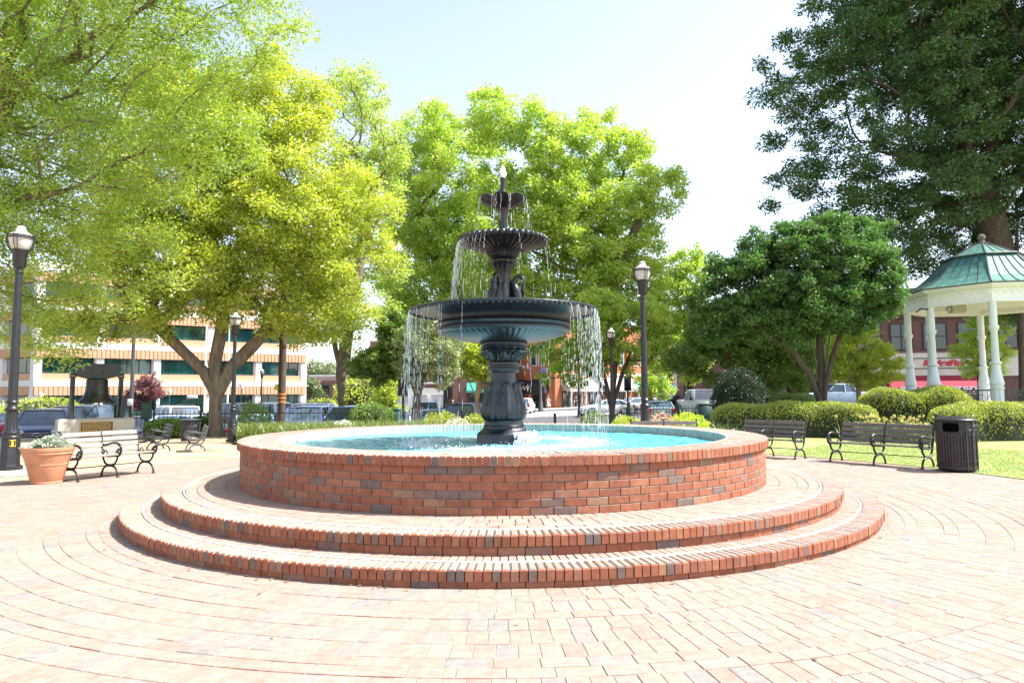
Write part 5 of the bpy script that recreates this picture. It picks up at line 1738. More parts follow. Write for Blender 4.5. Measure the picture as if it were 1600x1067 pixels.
# ------------------------------------------------------------------ hedges and shrubs
def hedge(label, pts, w, z1, mat='leaf_hedge', size=.056, dens=720, seed=1, z0=.0, name="hedge", lump=.10):
    """clipped hedge along a line of ground points: dark twiggy core with leaves over its skin"""
    rg = np.random.default_rng(seed)
    root = tag(empty(name), label, "hedge")
    P = np.array([(p[0], p[1]) for p in pts], float)
    seg = np.linalg.norm(np.diff(P, axis=0), axis=1); cum = np.concatenate([[0], np.cumsum(seg)]); L = cum[-1]
    root.location = (P[0, 0], P[0, 1], 0)
    def frame(s_):
        s_ = np.clip(s_, 0, L)
        x = np.interp(s_, cum, P[:, 0]); y = np.interp(s_, cum, P[:, 1])
        e = .05
        dx = np.interp(np.clip(s_ + e, 0, L), cum, P[:, 0]) - np.interp(np.clip(s_ - e, 0, L), cum, P[:, 0])
        dy = np.interp(np.clip(s_ + e, 0, L), cum, P[:, 1]) - np.interp(np.clip(s_ - e, 0, L), cum, P[:, 1])
        l = np.hypot(dx, dy) + 1e-9
        return x, y, dx / l, dy / l
    ph = rg.uniform(0, 6, 6)
    def surf(s_, t_, k=1.0):
        """t 0..1 goes over the section from one foot to the other"""
        an = PI * t_
        cx = -np.sign(np.cos(an)) * np.abs(np.cos(an)) ** .55; cz = np.abs(np.sin(an)) ** .42
        endf = np.minimum(1, np.minimum(s_, L - s_) / (w * .55) + .001)
        endf = np.sqrt(np.clip(1 - (1 - np.clip(endf, 0, 1)) ** 2, 0, 1))
        bump = 1 + lump * (.5 * np.sin(s_ * 2.3 + ph[0]) + .5 * np.sin(s_ * 4.1 + ph[1] + t_ * 5) + .5 * np.sin(t_ * 9 + s_ * 1.3 + ph[2]))
        x, y, dx, dy = frame(s_)
        o = cx * w / 2 * bump * (.35 + .65 * endf) * k
        z = z0 + (z1 - z0) * cz * (1 + (bump - 1) * .6) * (.55 + .45 * endf) * (k if k < 1 else 1)
        return np.stack([x - dy * o, y + dx * o, z], -1)
    ns = max(8, int(L / .25)); S, T = np.meshgrid(np.linspace(0, L, ns), np.linspace(0, 1, 15), indexing='ij')
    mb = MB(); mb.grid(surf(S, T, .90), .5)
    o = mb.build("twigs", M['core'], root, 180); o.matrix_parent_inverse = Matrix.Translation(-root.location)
    n = int(dens * L * (w + 2 * (z1 - z0)))
    s_ = rg.uniform(-.02, L + .02, n); t_ = rg.uniform(0, 1, n) ** 1.0
    t_ = np.where(rg.random(n) < .5, t_, .5 + (t_ - .5) * .8)
    p = surf(s_, t_, 1.0); q = surf(s_, t_, .8)
    nn = unit(p - q + 1e-6 + np.array([0, 0, .02])); p = p - nn * (rg.uniform(0, 1, n) ** 2 * .10 - .03)[:, None]
    d = unit(nn * .7 + rg.normal(size=(n, 3)) * .75 + np.array([0, 0, .25])); m_ = unit(rg.normal(size=(n, 3)) + nn); sd = unit(np.cross(d, m_))
    Ls = size * rg.uniform(.6, 1.3, n)[:, None]
    V = np.stack([p, p + d * Ls * .5 + sd * Ls * .26, p + d * Ls, p + d * Ls * .5 - sd * Ls * .26], 1).reshape(-1, 3)
    cl = .5 + .5 * np.sin(s_ * 5 + ph[3]) * np.sin(t_ * 8 + ph[4])
    me = bpy.data.meshes.new("leaves")
    o = finish(me, "leaves", V, np.arange(n * 4), np.full(n, 4), np.clip(.35 * cl + .65 * rg.random(n), 0, 1), M[mat], root, 0)
    o.matrix_parent_inverse = Matrix.Translation(-root.location)
    return root
def hp(*pp): return [tuple(at(px, 640, Y))[:2] for px, Y in pp]
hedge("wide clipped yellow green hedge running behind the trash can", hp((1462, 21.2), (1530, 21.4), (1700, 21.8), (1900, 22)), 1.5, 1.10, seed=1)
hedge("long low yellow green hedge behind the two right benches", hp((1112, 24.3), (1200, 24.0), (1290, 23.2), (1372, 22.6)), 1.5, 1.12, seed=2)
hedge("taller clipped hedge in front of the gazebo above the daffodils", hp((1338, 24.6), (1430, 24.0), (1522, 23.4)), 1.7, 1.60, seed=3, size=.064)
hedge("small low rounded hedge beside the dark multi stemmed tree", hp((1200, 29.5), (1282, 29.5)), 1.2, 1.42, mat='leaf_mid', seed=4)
def ballshrub(label, px, Y, rx, hz, mat, n, size, name="shrub", z0=0.0, cat="shrub", core=True, seed=5, spike=0.0):
    root = tag(empty(name), label, cat)
    c = at(px, 640, Y); root.location = (c.x, Y, h(c.x, Y) if z0 == 0 else z0)
    rg = np.random.default_rng(seed)
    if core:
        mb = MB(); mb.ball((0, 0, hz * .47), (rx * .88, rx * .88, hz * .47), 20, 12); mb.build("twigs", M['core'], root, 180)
    v = unit(rg.normal(size=(n, 3))); an = np.arctan2(v[:, 1], v[:, 0])
    bump = 1 + .07 * np.sin(an * 3 + v[:, 2] * 5) + .05 * np.sin(an * 7 - v[:, 2] * 9)
    p = v * bump[:, None] * np.array([rx, rx, hz * .5]) * (1 - rg.uniform(0, 1, n) ** 2 * (.12 if core else .6))[:, None] + np.array([0, 0, hz * .5])
    p[:, 2] = np.maximum(p[:, 2], .02)
    d = unit(v * .7 + rg.normal(size=(n, 3)) * .7 + np.array([0, 0, .2 + spike])); sd = unit(np.cross(d, rg.normal(size=(n, 3))))
    Ls = size * rg.uniform(.6, 1.3, n)[:, None]
    V = np.stack([p, p + d * Ls * .5 + sd * Ls * .27, p + d * Ls, p + d * Ls * .5 - sd * Ls * .27], 1).reshape(-1, 3)
    me = bpy.data.meshes.new("leaves")
    finish(me, "leaves", V, np.arange(n * 4), np.full(n, 4), rg.random(n), M[mat], root, 0)
    return root
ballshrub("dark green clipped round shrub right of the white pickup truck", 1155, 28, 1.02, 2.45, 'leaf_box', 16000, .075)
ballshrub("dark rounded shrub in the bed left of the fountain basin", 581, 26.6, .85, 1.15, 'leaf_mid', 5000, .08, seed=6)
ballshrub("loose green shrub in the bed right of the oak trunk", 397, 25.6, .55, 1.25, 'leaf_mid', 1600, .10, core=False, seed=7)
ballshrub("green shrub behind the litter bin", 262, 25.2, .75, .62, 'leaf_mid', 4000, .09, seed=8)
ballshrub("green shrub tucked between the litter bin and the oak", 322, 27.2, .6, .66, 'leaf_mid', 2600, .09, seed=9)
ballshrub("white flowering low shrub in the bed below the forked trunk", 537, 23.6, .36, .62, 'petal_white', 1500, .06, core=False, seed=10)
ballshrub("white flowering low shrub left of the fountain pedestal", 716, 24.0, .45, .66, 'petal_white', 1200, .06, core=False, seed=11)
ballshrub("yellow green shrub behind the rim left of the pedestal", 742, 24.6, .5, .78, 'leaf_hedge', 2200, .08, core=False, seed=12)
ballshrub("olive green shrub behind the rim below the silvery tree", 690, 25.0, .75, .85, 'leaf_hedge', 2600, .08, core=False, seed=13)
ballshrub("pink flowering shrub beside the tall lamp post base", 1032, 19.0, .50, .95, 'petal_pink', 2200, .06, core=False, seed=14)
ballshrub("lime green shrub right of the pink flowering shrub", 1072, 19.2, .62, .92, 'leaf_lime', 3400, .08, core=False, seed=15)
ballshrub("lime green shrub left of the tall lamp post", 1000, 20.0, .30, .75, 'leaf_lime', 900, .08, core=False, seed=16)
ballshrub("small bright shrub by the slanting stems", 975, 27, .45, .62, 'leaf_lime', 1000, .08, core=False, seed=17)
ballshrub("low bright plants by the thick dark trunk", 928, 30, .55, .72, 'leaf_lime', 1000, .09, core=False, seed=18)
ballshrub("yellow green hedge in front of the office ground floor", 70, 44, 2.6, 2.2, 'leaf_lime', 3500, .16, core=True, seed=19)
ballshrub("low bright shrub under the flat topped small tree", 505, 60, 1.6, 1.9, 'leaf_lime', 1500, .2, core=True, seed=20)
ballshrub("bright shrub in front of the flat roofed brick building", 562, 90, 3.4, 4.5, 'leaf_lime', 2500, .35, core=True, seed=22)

# strap leaved border of the bed on the left (uncountable) and daffodils on the right
rg = np.random.default_rng(77)
pts = []
for (px0, px1, Y0, Y1, n) in ((372, 560, 21.8, 25.6, 2600), (450, 520, 21.5, 24.5, 900), (545, 760, 23.8, 26.2, 2200)):
    px = rg.uniform(px0, px1, n); Y = rg.uniform(Y0, Y1, n)
    for a, b_ in zip(px, Y):
        c = at(a, 640, b_); pts.append((c.x, b_, 0.0))
mb = MB()
q = [at(366, 640, 21.4), at(455, 640, 21.0), at(560, 640, 23.2), at(765, 640, 23.4), at(775, 640, 27), at(370, 640, 26.4)]
mb.prism([(p.x, p.y) for p in q], -.02, .05)
tag(mb.build("planting_bed", M['core'], None, 0), kind='structure')
tag(blades("ground_cover", pts, .52, .016, M['leaf_strap'], lean=.55, seed=5, nper=4), "yellow green strap leaved plants along the back left of the plaza", "ground cover", kind='stuff')
def daffs(label, px, Y, n, w, seed):
    root = tag(empty("daffodils"), label, "daffodils")
    c = at(px, 640, Y); root.location = (c.x, Y, 0)
    rg = np.random.default_rng(seed)
    P = np.stack([rg.normal(0, w, n), rg.normal(0, .22, n), np.zeros(n)], -1)
    blades("leaves", P, .62, .014, M['leaf_daff'], lean=.55, seed=seed, nper=7, parent=root)
    for k in range(n):
        mb = MB(); mc = MB()
        x, y = P[k, :2] + rg.normal(0, .04, 2); z = rg.uniform(.52, .82)
        lx = rg.normal(0, .08)
        mb.tube([(x, y, 0), (x + lx * .5, y, z * .6), (x + lx, y, z)], .006, 4)
        ctr = Vector((x + lx, y - .02, z)); dirv = Vector((rg.normal(0, .5), -1, rg.normal(0, .3))).normalized(); u = dirv.orthogonal().normalized(); v = dirv.cross(u)
        for q in range(6):
            a = q * PI / 3; d = u * math.cos(a) + v * math.sin(a); e = u * -math.sin(a) + v * math.cos(a)
            mc.add([ctr, ctr + d * .03 + e * .018, ctr + d * .058, ctr + d * .03 - e * .018], [(0, 1, 2, 3)], rg.uniform())
        ring = [ctr + (u * math.cos(t_) + v * math.sin(t_)) * .017 for t_ in np.linspace(0, 2 * PI, 7)[:-1]]
        ring2 = [p + dirv * .035 for p in ring]
        mc.add([tuple(p) for p in ring + ring2], [(i, (i + 1) % 6, 6 + (i + 1) % 6, 6 + i) for i in range(6)], 0.0)
        fl_ = mc.build("flower", M['petal_yellow'], root, 0)
        mb.build("stem", M['leaf_daff'], fl_, 60)
daffs("clump of pale yellow daffodils left of the trash can", 1425, 20.4, 34, .36, 3)
daffs("clump of pale yellow daffodils between the low hedge and tall hedge", 1385, 20.8, 30, .40, 4)
daffs("sparse yellow daffodils at the end of the low hedge", 1352, 20.9, 14, .25, 6)
tag(blades("ornamental_grass", [(at(1100, 640, 20).x + rg.normal(0, .3), 20 + rg.normal(0, .2), 0) for _ in range(120)], .62, .014, M['leaf_daff'], lean=.5, seed=9, nper=4),
    "blue green tufted plant left of the long low hedge", "plant")
print("TREES", TREES)

# ------------------------------------------------------------------ buildings
def facade_frame(origin, ang):
    """local x runs along the front, local -y faces the viewer"""
    return origin, ang

def win(parent, x0, x1, z0, z1, y, frame, pane, nx=1, nz=1, fw=.06, rec=.12, name="window"):
    """a window let into a wall face at local y: frame with mullions, pane as sub-part"""
    mb = MB()
    for (a, b_, c, d) in ((x0, x1, z0, z0 + fw), (x0, x1, z1 - fw, z1), (x0, x0 + fw, z0 + fw, z1 - fw), (x1 - fw, x1, z0 + fw, z1 - fw)):
        mb.box(a, b_, y - .05, y + rec, c, d)
    for k in range(1, nx):
        xx = x0 + (x1 - x0) * k / nx
        mb.box(xx - fw / 2, xx + fw / 2, y - .03, y + rec - .01, z0 + fw, z1 - fw)
    for k in range(1, nz):
        zz = z0 + (z1 - z0) * k / nz
        mb.box(x0 + fw, x1 - fw, y - .02, y + rec - .02, zz - fw / 2, zz + fw / 2)
    f = mb.build(name, frame, parent, 0)
    mb = MB(); mb.box(x0 + .01, x1 - .01, y + .03, y + .06, z0 + .01, z1 - .01)
    mb.build("pane", pane, f, 0)
    return f

# office building on the left
ob = tag(empty("office_building"), "large orange and white office building with teal window bands behind the oak", "building")
P0 = at(58, 600, 71); P1 = at(474, 600, 87)
d = Vector((P1.x - P0.x, P1.y - P0.y, 0)); LO = d.length; ob.location = (P0.x, P0.y, 0); ob.rotation_euler = (0, 0, math.atan2(d.y, d.x))
ZB = -1.75; NF = 4; DEP = 24.0
FH = 4.0
# storeys: each is white band, ribbed skirt, window band, smooth sill panel
zfl = [2.55 + FH * k for k in range(NF)]        # underside of white band at each floor (first over the ground floor)
core = MB(); core.box(.6, LO - .6, .6, DEP, ZB - 1, zfl[-1] + 1.2); core.build("wall", M['cream'], ob, 0)
band = MB(); rib = MB(); sill = MB()
def wrap(mb, z0, z1, out, a=None):
    mb.box(-out, LO + out, -out, -out + .5, z0, z1, a); mb.box(-out, -out + .5, -out + .5, DEP, z0, z1, a)
    mb.box(LO + out - .5, LO + out, -out + .5, DEP, z0, z1, a)
for k, z in enumerate(zfl):
    wrap(band, z + .001, z + .62, .30)
    wrap(rib, z - .95, z - .001, .26)
    n = int((LO + .5) / .42)
    for q in range(n):
        x = -.22 + q * .42; rib.box(x, x + .19, -.32, -.262, z - .95, z - .02)
    for q in range(int(DEP / .42)):
        y = -.2 + q * .42; rib.box(-.32, -.262, y, y + .19, z - .95, z - .02)
    if k < NF - 1: wrap(sill, z + .621, z + 1.36, .02)
band.build("white_band", M['off_white'], ob, 0); rib.build("ribbed_panel", M['orange_panel'], ob, 0); sill.build("sill_panel", M['orange_panel'], ob, 0)
nb = 5; bw = LO / nb
for k in range(nb + 1):
    mb = MB(); x = k * bw; mb.box(x - .35, x + .35, -.12, .5, ZB - 1, zfl[-1] + 1.1); mb.build("pier", M['off_white'], ob, 0)
for k in range(1, 5):
    mb = MB(); y = k * 5.4; mb.box(-.12, .5, y - .5, y + .5, ZB - 1, zfl[-1] + 1.1); mb.build("pier", M['off_white'], ob, 0)
for f in range(NF):
    z0 = ZB if f == 0 else zfl[f - 1] + 1.36; z1 = zfl[f] - .95
    for k in range(nb):
        win(ob, k * bw + .37, (k + 1) * bw - .37, z0 + .02, z1 - .01, .38, M['frame_dark'], M['teal_glass'], nx=4, nz=1 if f else 2, fw=.07)
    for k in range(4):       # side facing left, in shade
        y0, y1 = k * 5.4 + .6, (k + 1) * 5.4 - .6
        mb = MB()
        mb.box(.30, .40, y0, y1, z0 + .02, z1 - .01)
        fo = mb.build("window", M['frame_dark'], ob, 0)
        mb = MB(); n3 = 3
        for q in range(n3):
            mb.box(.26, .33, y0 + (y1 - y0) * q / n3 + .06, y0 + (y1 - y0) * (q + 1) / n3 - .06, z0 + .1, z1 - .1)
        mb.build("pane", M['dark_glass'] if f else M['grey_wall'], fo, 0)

for o in [c for c in bpy.data.objects if c.type == 'MESH' and (c.parent == ob or (c.parent and c.parent.parent == ob))]:
    co = np.empty(len(o.data.vertices) * 3, np.float32); o.data.vertices.foreach_get("co", co); co = co.reshape(-1, 3)
    co[:, 0] -= .62 * np.maximum(0, co[:, 1])          # the side street meets the front at a blunt corner
    o.data.vertices.foreach_set("co", co.ravel()); o.data.update()

def box_building(name, label, origin, ang, L, D, z0, z1, wall, parapet=None, cat="building"):
    b = tag(empty(name), label, cat); b.location = (origin[0], origin[1], 0); b.rotation_euler = (0, 0, ang)
    mb = MB(); mb.box(0, L, 0, D, z0, z1); mb.build("wall", wall, b, 0)
    if parapet:
        mb = MB(); mb.box(-.12, L + .12, -.12, D, z1, z1 + .35); mb.box(-.06, L + .06, -.06, D, z1 - .35, z1 - .25); mb.build("parapet", parapet, b, 0)
    return b
def awning(parent, x0, x1, z0, z1, out, mat, val=.35, name="awning"):
    mb = MB()
    mb.add([(x0, -.02, z1), (x1, -.02, z1), (x1, -out, z0 + val), (x0, -out, z0 + val), (x1, -out, z0), (x0, -out, z0), (x0, -.02, z0 + .3), (x1, -.02, z0 + .3)],
           [(3, 2, 1, 0), (5, 4, 2, 3), (0, 6, 5, 3), (1, 2, 4, 7), (6, 7, 4, 5)])
    return mb.build(name, mat, parent, 0)

# far low brick building, flat roofed
o_ = at(483, 640, 132); fb = box_building("brick_building", "far flat roofed pale brick building seen behind the forked trunk", (o_.x, 132), .03, 21, 14, -1.2, 5.0, M['pale_brick'], M['off_white'])
mb = MB(); mb.box(1.6, 6.2, -.9, -.02, -1, 4.2); mb.build("entrance_block", M['red_brick_far'], fb, 0)
for k, (x0, x1) in enumerate(((1.9, 4.0), (7.5, 9.5), (12.5, 14.5), (16.5, 18.5))):
    win(fb, x0, x1, 1.2, 3.4, -.95 if k == 0 else -.04, M['frame_dark'], M['dark_glass'], nx=2)
    win(fb, x0, x1, -.9, .4, -.95 if k == 0 else -.04, M['frame_dark'], M['dark_glass'], nx=2)
# white walled building with painted sign board
o_ = at(540, 640, 104); wb = box_building("white_building", "low white stucco building with a small round emblem on its wall", (o_.x, 104), .05, 10.0, 10, -1.2, 2.45, M['off_white'], M['white'])
mb = MB(); mb.lathe([(.01, 0), (.45, 0), (.45, .05), (.01, .06)], 20)
o = mb.build("emblem", M['dark_cloth'], wb, 0); o.matrix_local = Matrix.Translation((5.0, -.02, .95)) @ Matrix.Rotation(PI / 2, 4, 'X')
mb = MB(); mb.box(3.2, 6.6, -.04, -.005, 1.75, 1.83); mb.box(3.2, 3.28, -.04, -.005, 1.55, 1.95); mb.box(6.52, 6.6, -.04, -.005, 1.55, 1.95); mb.box(4.6, 4.7, -.04, -.005, 1.6, 1.95); mb.build("wall_emblem_lines", M['frame_dark'], wb, 0)
# brick row with white shop fronts behind the small trees
o_ = at(578, 640, 92); rb = box_building("brick_row", "brick row with white shop fronts and white framed windows left of the pedestal", (o_.x, 92), .02, 19.5, 12, -1.2, 8.5, M['red_brick_far'], M['off_white'])
mb = MB(); mb.box(2.3, 10.9, -.25, -.005, -1.2, 2.35); mb.build("shop_front", M['off_white'], rb, 0)
mb = MB(); mb.box(2.3, 10.9, -.35, -.005, 2.9, 3.3); mb.build("band", M['off_white'], rb, 0)
for x in (0, 10.95, 12.0):
    mb = MB(); mb.box(x, x + .95, -.45, -.005, -1.2, 8.6); mb.build("pier", M['red_brick_far'], rb, 0)
for x in (2.6, 5.2, 8.0, 10.0, 13.2, 15.6, 17.6):
    win(rb, x - .1, x + 1.0, 3.45, 6.3, -.08, M['white'], M['teal_glass'], nz=2, fw=.16)
awning(rb, 13.0, 19.2, 1.7, 3.1, 1.2, M['awning_green'], .3)
for x in (13.3, 16.3): win(rb, x, x + 2.5, -.9, 1.6, -.06, M['frame_dark'], M['dark_glass'], nx=2)
for x in (3.0, 5.6, 8.2): win(rb, x, x + 2.2, -.8, 1.5, -.30, M['off_white'], M['grey_wall'], nx=2)
# corner building of orange brick, two fronts
cpt = at(866, 640, 95)
oa = tag(empty("corner_building"), "orange brick corner building with black and grey awnings right of the pedestal", "building")
oa.location = (cpt.x, 95, 0); AR = math.radians(37); AL = math.radians(-38)
# right front
LR = 25.0; LL = 10.0; ZT = 11.5
def fr_R(): return rotz(AR)
cr_ = empty("right_front"); cl_ = empty("left_front")
bpy.data.objects.remove(cr_); bpy.data.objects.remove(cl_)
er = Vector((math.cos(AR), math.sin(AR))); el = Vector((-math.cos(AL), -math.sin(AL)))
back = Vector((0, 14.0))
poly = [(0, 0), tuple(er * LR), tuple(er * LR + back), tuple(el * LL + back), tuple(el * LL)]
mb = MB(); mb.prism(poly, -1.2, ZT); mb.build("wall", M['far_brick'], oa, 0)
mb = MB(); pp = [Vector(p) for p in poly]; cc_ = Vector((2, 9)); mb.prism([tuple(cc_ + (p - cc_) * 1.02) for p in pp], ZT, ZT + .5); mb.build("parapet", M['off_white'], oa, 0)
def onto(o, A, off=None):
    o.matrix_local = (Matrix.Translation((off[0], off[1], 0)) if off is not None else Matrix.Identity(4)) @ rotz(A)
# white-lit corner pier and pilasters
for x in (0.0, 4.8, 9.6, 14.4, 19.2, 24.0):
    mb = MB(); mb.box(x, x + .9, -.25, -.004, -1.2, ZT - .6); onto(mb.build("pilaster", M['far_brick'], oa, 0), AR)
offL = el * LL
for x in (0.2, 5.0, 9.0):
    mb = MB(); mb.box(x, x + .8, -.2, -.004, -1.2, ZT - .6); onto(mb.build("pilaster", M['far_brick'], oa, 0), AL, offL)
mb = MB(); mb.box(.95, 24, -.18, -.004, 4.1, 4.45); onto(mb.build("string_course", M['off_white'], oa, 0), AR)
for x in (1.6, 3.2, 6.2, 7.9, 11.0, 12.7, 15.8, 17.5, 20.6, 22.3):
    onto(win(oa, x, x + 1.1, 5.6, 8.6, -.06, M['off_white'], M['teal_glass'], nz=2, fw=.12), AR)
for x in (1.6, 3.2, 6.0, 7.4):
    onto(win(oa, x, x + 1.1, 5.4, 8.4, -.06, M['off_white'], M['teal_glass'], nz=2, fw=.12), AL, offL)
onto(awning(oa, 1.3, 15.3, 1.75, 4.0, 1.9, M['awning_grey'], .45), AR)
onto(awning(oa, 15.9, 24.5, 1.55, 3.2, 1.5, M['awning_green'], .35), AR)
onto(awning(oa, .6, 9.2, 1.5, 3.5, 1.3, M['awning_black'], 1.2), AL, offL)
for x in (1.5, 4.0, 6.7, 9.3, 11.9, 16.4, 19.6, 22.0):
    onto(win(oa, x, x + 1.9, -1.05, 1.7, -.06, M['green_metal'], M['dark_glass'], nx=2, fw=.1), AR)
for x in (1.2, 3.6, 6.4):
    onto(win(oa, x, x + 2.1, -1.05, 1.4, -.06, M['green_metal'], M['dark_glass'], nx=2, fw=.1), AL, offL)
for k in range(6):
    mb = MB(); mb.tube([(1.6 + 2.7 * k, -1.8, -1.0), (1.6 + 2.7 * k, -1.8, 1.9)], .09, 8); onto(mb.build("post", M['off_white'], oa, 60), AR)
# flowing white script on the black awning, white flourish on the grey one (not legible in the photograph)
def scrawl(n, w, hgt, seed):
    rr_ = random.Random(seed); pts = []
    for k in range(n * 8):
        u = k / (n * 8 - 1); ph = u * n * 2 * PI
        pts.append((-w / 2 + w * u + .10 * math.sin(ph), 0, hgt * (.5 + .5 * math.sin(ph + .6) * (.5 + .5 * abs(math.sin(u * 9 + seed)))) + .25 * hgt * u))
    return pts
mb = MB(); mb.tube([(x + 4.6, -1.36, z + 1.75) for x, y, z in scrawl(7, 4.2, .75, 2)], .055, 5); onto(mb.build("awning_script", M['white'], oa, 60), AL, offL)
mb = MB()
for q in (0, .5, 1.0): mb.tube([(9.4 + q, -1.72, 2.55), (9.9 + q, -1.35, 2.95), (10.4 + q * 1.1, -.8, 3.5)], .10, 5)
onto(mb.build("awning_script", M['white'], oa, 60), AR)
# grey building beyond the green awning
o_ = at(1036, 640, 112); gb_ = box_building("grey_building", "pale grey blank walled building right of the green awning", (o_.x, 112), .25, 11, 12, -1.2, 13.5, M['grey_wall'], M['off_white'])
for x in (.8, 3.4, 6.0, 8.4): win(gb_, x, x + 1.8, -1, 1.6, -.05, M['frame_dark'], M['dark_glass'], nx=2)
mb = MB(); mb.box(.2, 10.8, -.9, -.005, 2.0, 2.4); mb.build("canopy", M['off_white'], gb_, 0)
# dark store row behind the right trees
o_ = at(1098, 640, 66); ds = box_building("store_row", "dim brown store row with small red shop front behind the round shrub", (o_.x, 66), .0, 15.5, 10, -.9, 9.5, M['red_brick_far'], M['grey_wall'])
mb = MB(); mb.box(.2, 15.3, -1.5, -.005, 2.7, 3.1); mb.build("canopy", M['frame_dark'], ds, 0)
for x in (.6, 3.2, 6.0, 9.0, 12.0): win(ds, x, x + 2.2, -.3, 2.5, -.05, M['frame_dark'], M['dark_glass'], nx=2)
for x in (.6, 3.2, 6.0, 9.0, 12.0): win(ds, x + .2, x + 1.8, 4.6, 7.2, -.05, M['frame_dark'], M['dark_glass'], nx=2, nz=2)
for x in (5.2, 8.3): 
    mb = MB(); mb.box(x, x + .8, -.15, -.005, -.4, 2.6); mb.build("red_panel", M['awning_red'], ds, 0)
# candy shop building with the red awning
A_ = at(1300, 600, 62); B_ = at(1600, 600, 59)
an = math.atan2(B_.y - A_.y, B_.x - A_.x)
cs = box_building("shop_building", "brown brick shop with a beige sign band and red lettered awning behind the gazebo", (A_.x, A_.y), an, 30, 12, -.9, 10.4, M['red_brick_far'], M['bark_dark'])
mpx = 62 / F
xl = lambda px: (px - 1300) * mpx * 1.0
mb = MB(); mb.box(xl(1352), 27, -.22, -.005, 2.35 + .5, 4.95); mb.build("sign_band", M['cream'], cs, 0)
mb = MB(); mb.box(xl(1340), 27, -.30, -.005, 4.951, 5.15); mb.build("ledge", M['red_brick_far'], cs, 0)
mb = MB(); mb.box(0, 27, -.25, -.005, 8.0, 8.3); mb.box(0, 27, -.32, -.005, 9.3, 9.6); mb.build("cornice", M['bark_dark'], cs, 0)
for x0, x1 in ((1325, 1374), (1386, 1418), (1432, 1466), (1480, 1514), (1528, 1562)):
    win(cs, xl(x0), xl(x1), 5.2, 7.6, -.06, M['frame_dark'], M['dark_glass'], nx=2, nz=2, fw=.09)
awning(cs, xl(1375), xl(1510), 1.45, 3.05, 1.9, M['awning_red'], .42)
t_ = text_mesh("SODA POP & CANDY SHOP", .62, M['white'], cs, ext=.02, off=.028, name="awning_lettering", sx=.80)
stand_text(t_, (xl(1439.5), -1.93, 1.70), 0)
# sign outline with clipped corners and red letters
mb = MB()
x0, x1, z0, z1, c_ = xl(1414), xl(1500), 3.55, 4.45, .22
pts = [(x0 + c_, z0), (x1 - c_, z0), (x1, z0 + c_), (x1, z1 - c_), (x1 - c_, z1), (x0 + c_, z1), (x0, z1 - c_), (x0, z0 + c_)]
mb.tube([(x, -.26, z) for x, z in pts + pts[:1]], .035, 4); mb.build("sign_outline", M['green_metal'], cs, 0)
t_ = text_mesh("RocketFizz", .72, M['sign_red'], cs, ext=.02, off=.03, name="sign_lettering", shear=.25, sx=1.02)
stand_text(t_, ((x0 + x1) / 2, -.26, 4.0), 0)
for x0, x1 in ((1378, 1398), (1404, 1440), (1446, 1480), (1486, 1508)):
    win(cs, xl(x0), xl(x1), -.4, 1.4, -.06, M['off_white'], M['dark_glass'], nx=1, fw=.12)

# ------------------------------------------------------------------ vehicles
def loft(mb, stations, a=.5):
    """stations: (x, [(y, z)...]) half sections from bottom to top centre, mirrored"""
    rings = []
    for x, sec in stations:
        ring = [(x, y, z) for y, z in sec] + [(x, -y, z) for y, z in reversed(sec) if y > 1e-6]
        rings.append(ring)
    n = len(rings[0]); V = [p for r_ in rings for p in r_]
    Fc = []
    for i in range(len(rings) - 1):
        for k in range(n):
            j = (k + 1) % n
            Fc.append((i * n + k, (i + 1) * n + k, (i + 1) * n + j, i * n + j))
    Fc.append(tuple(range(n))); Fc.append(tuple(reversed(range((len(rings) - 1) * n, len(rings) * n))))
    return mb.add(np.array(V), Fc, a)

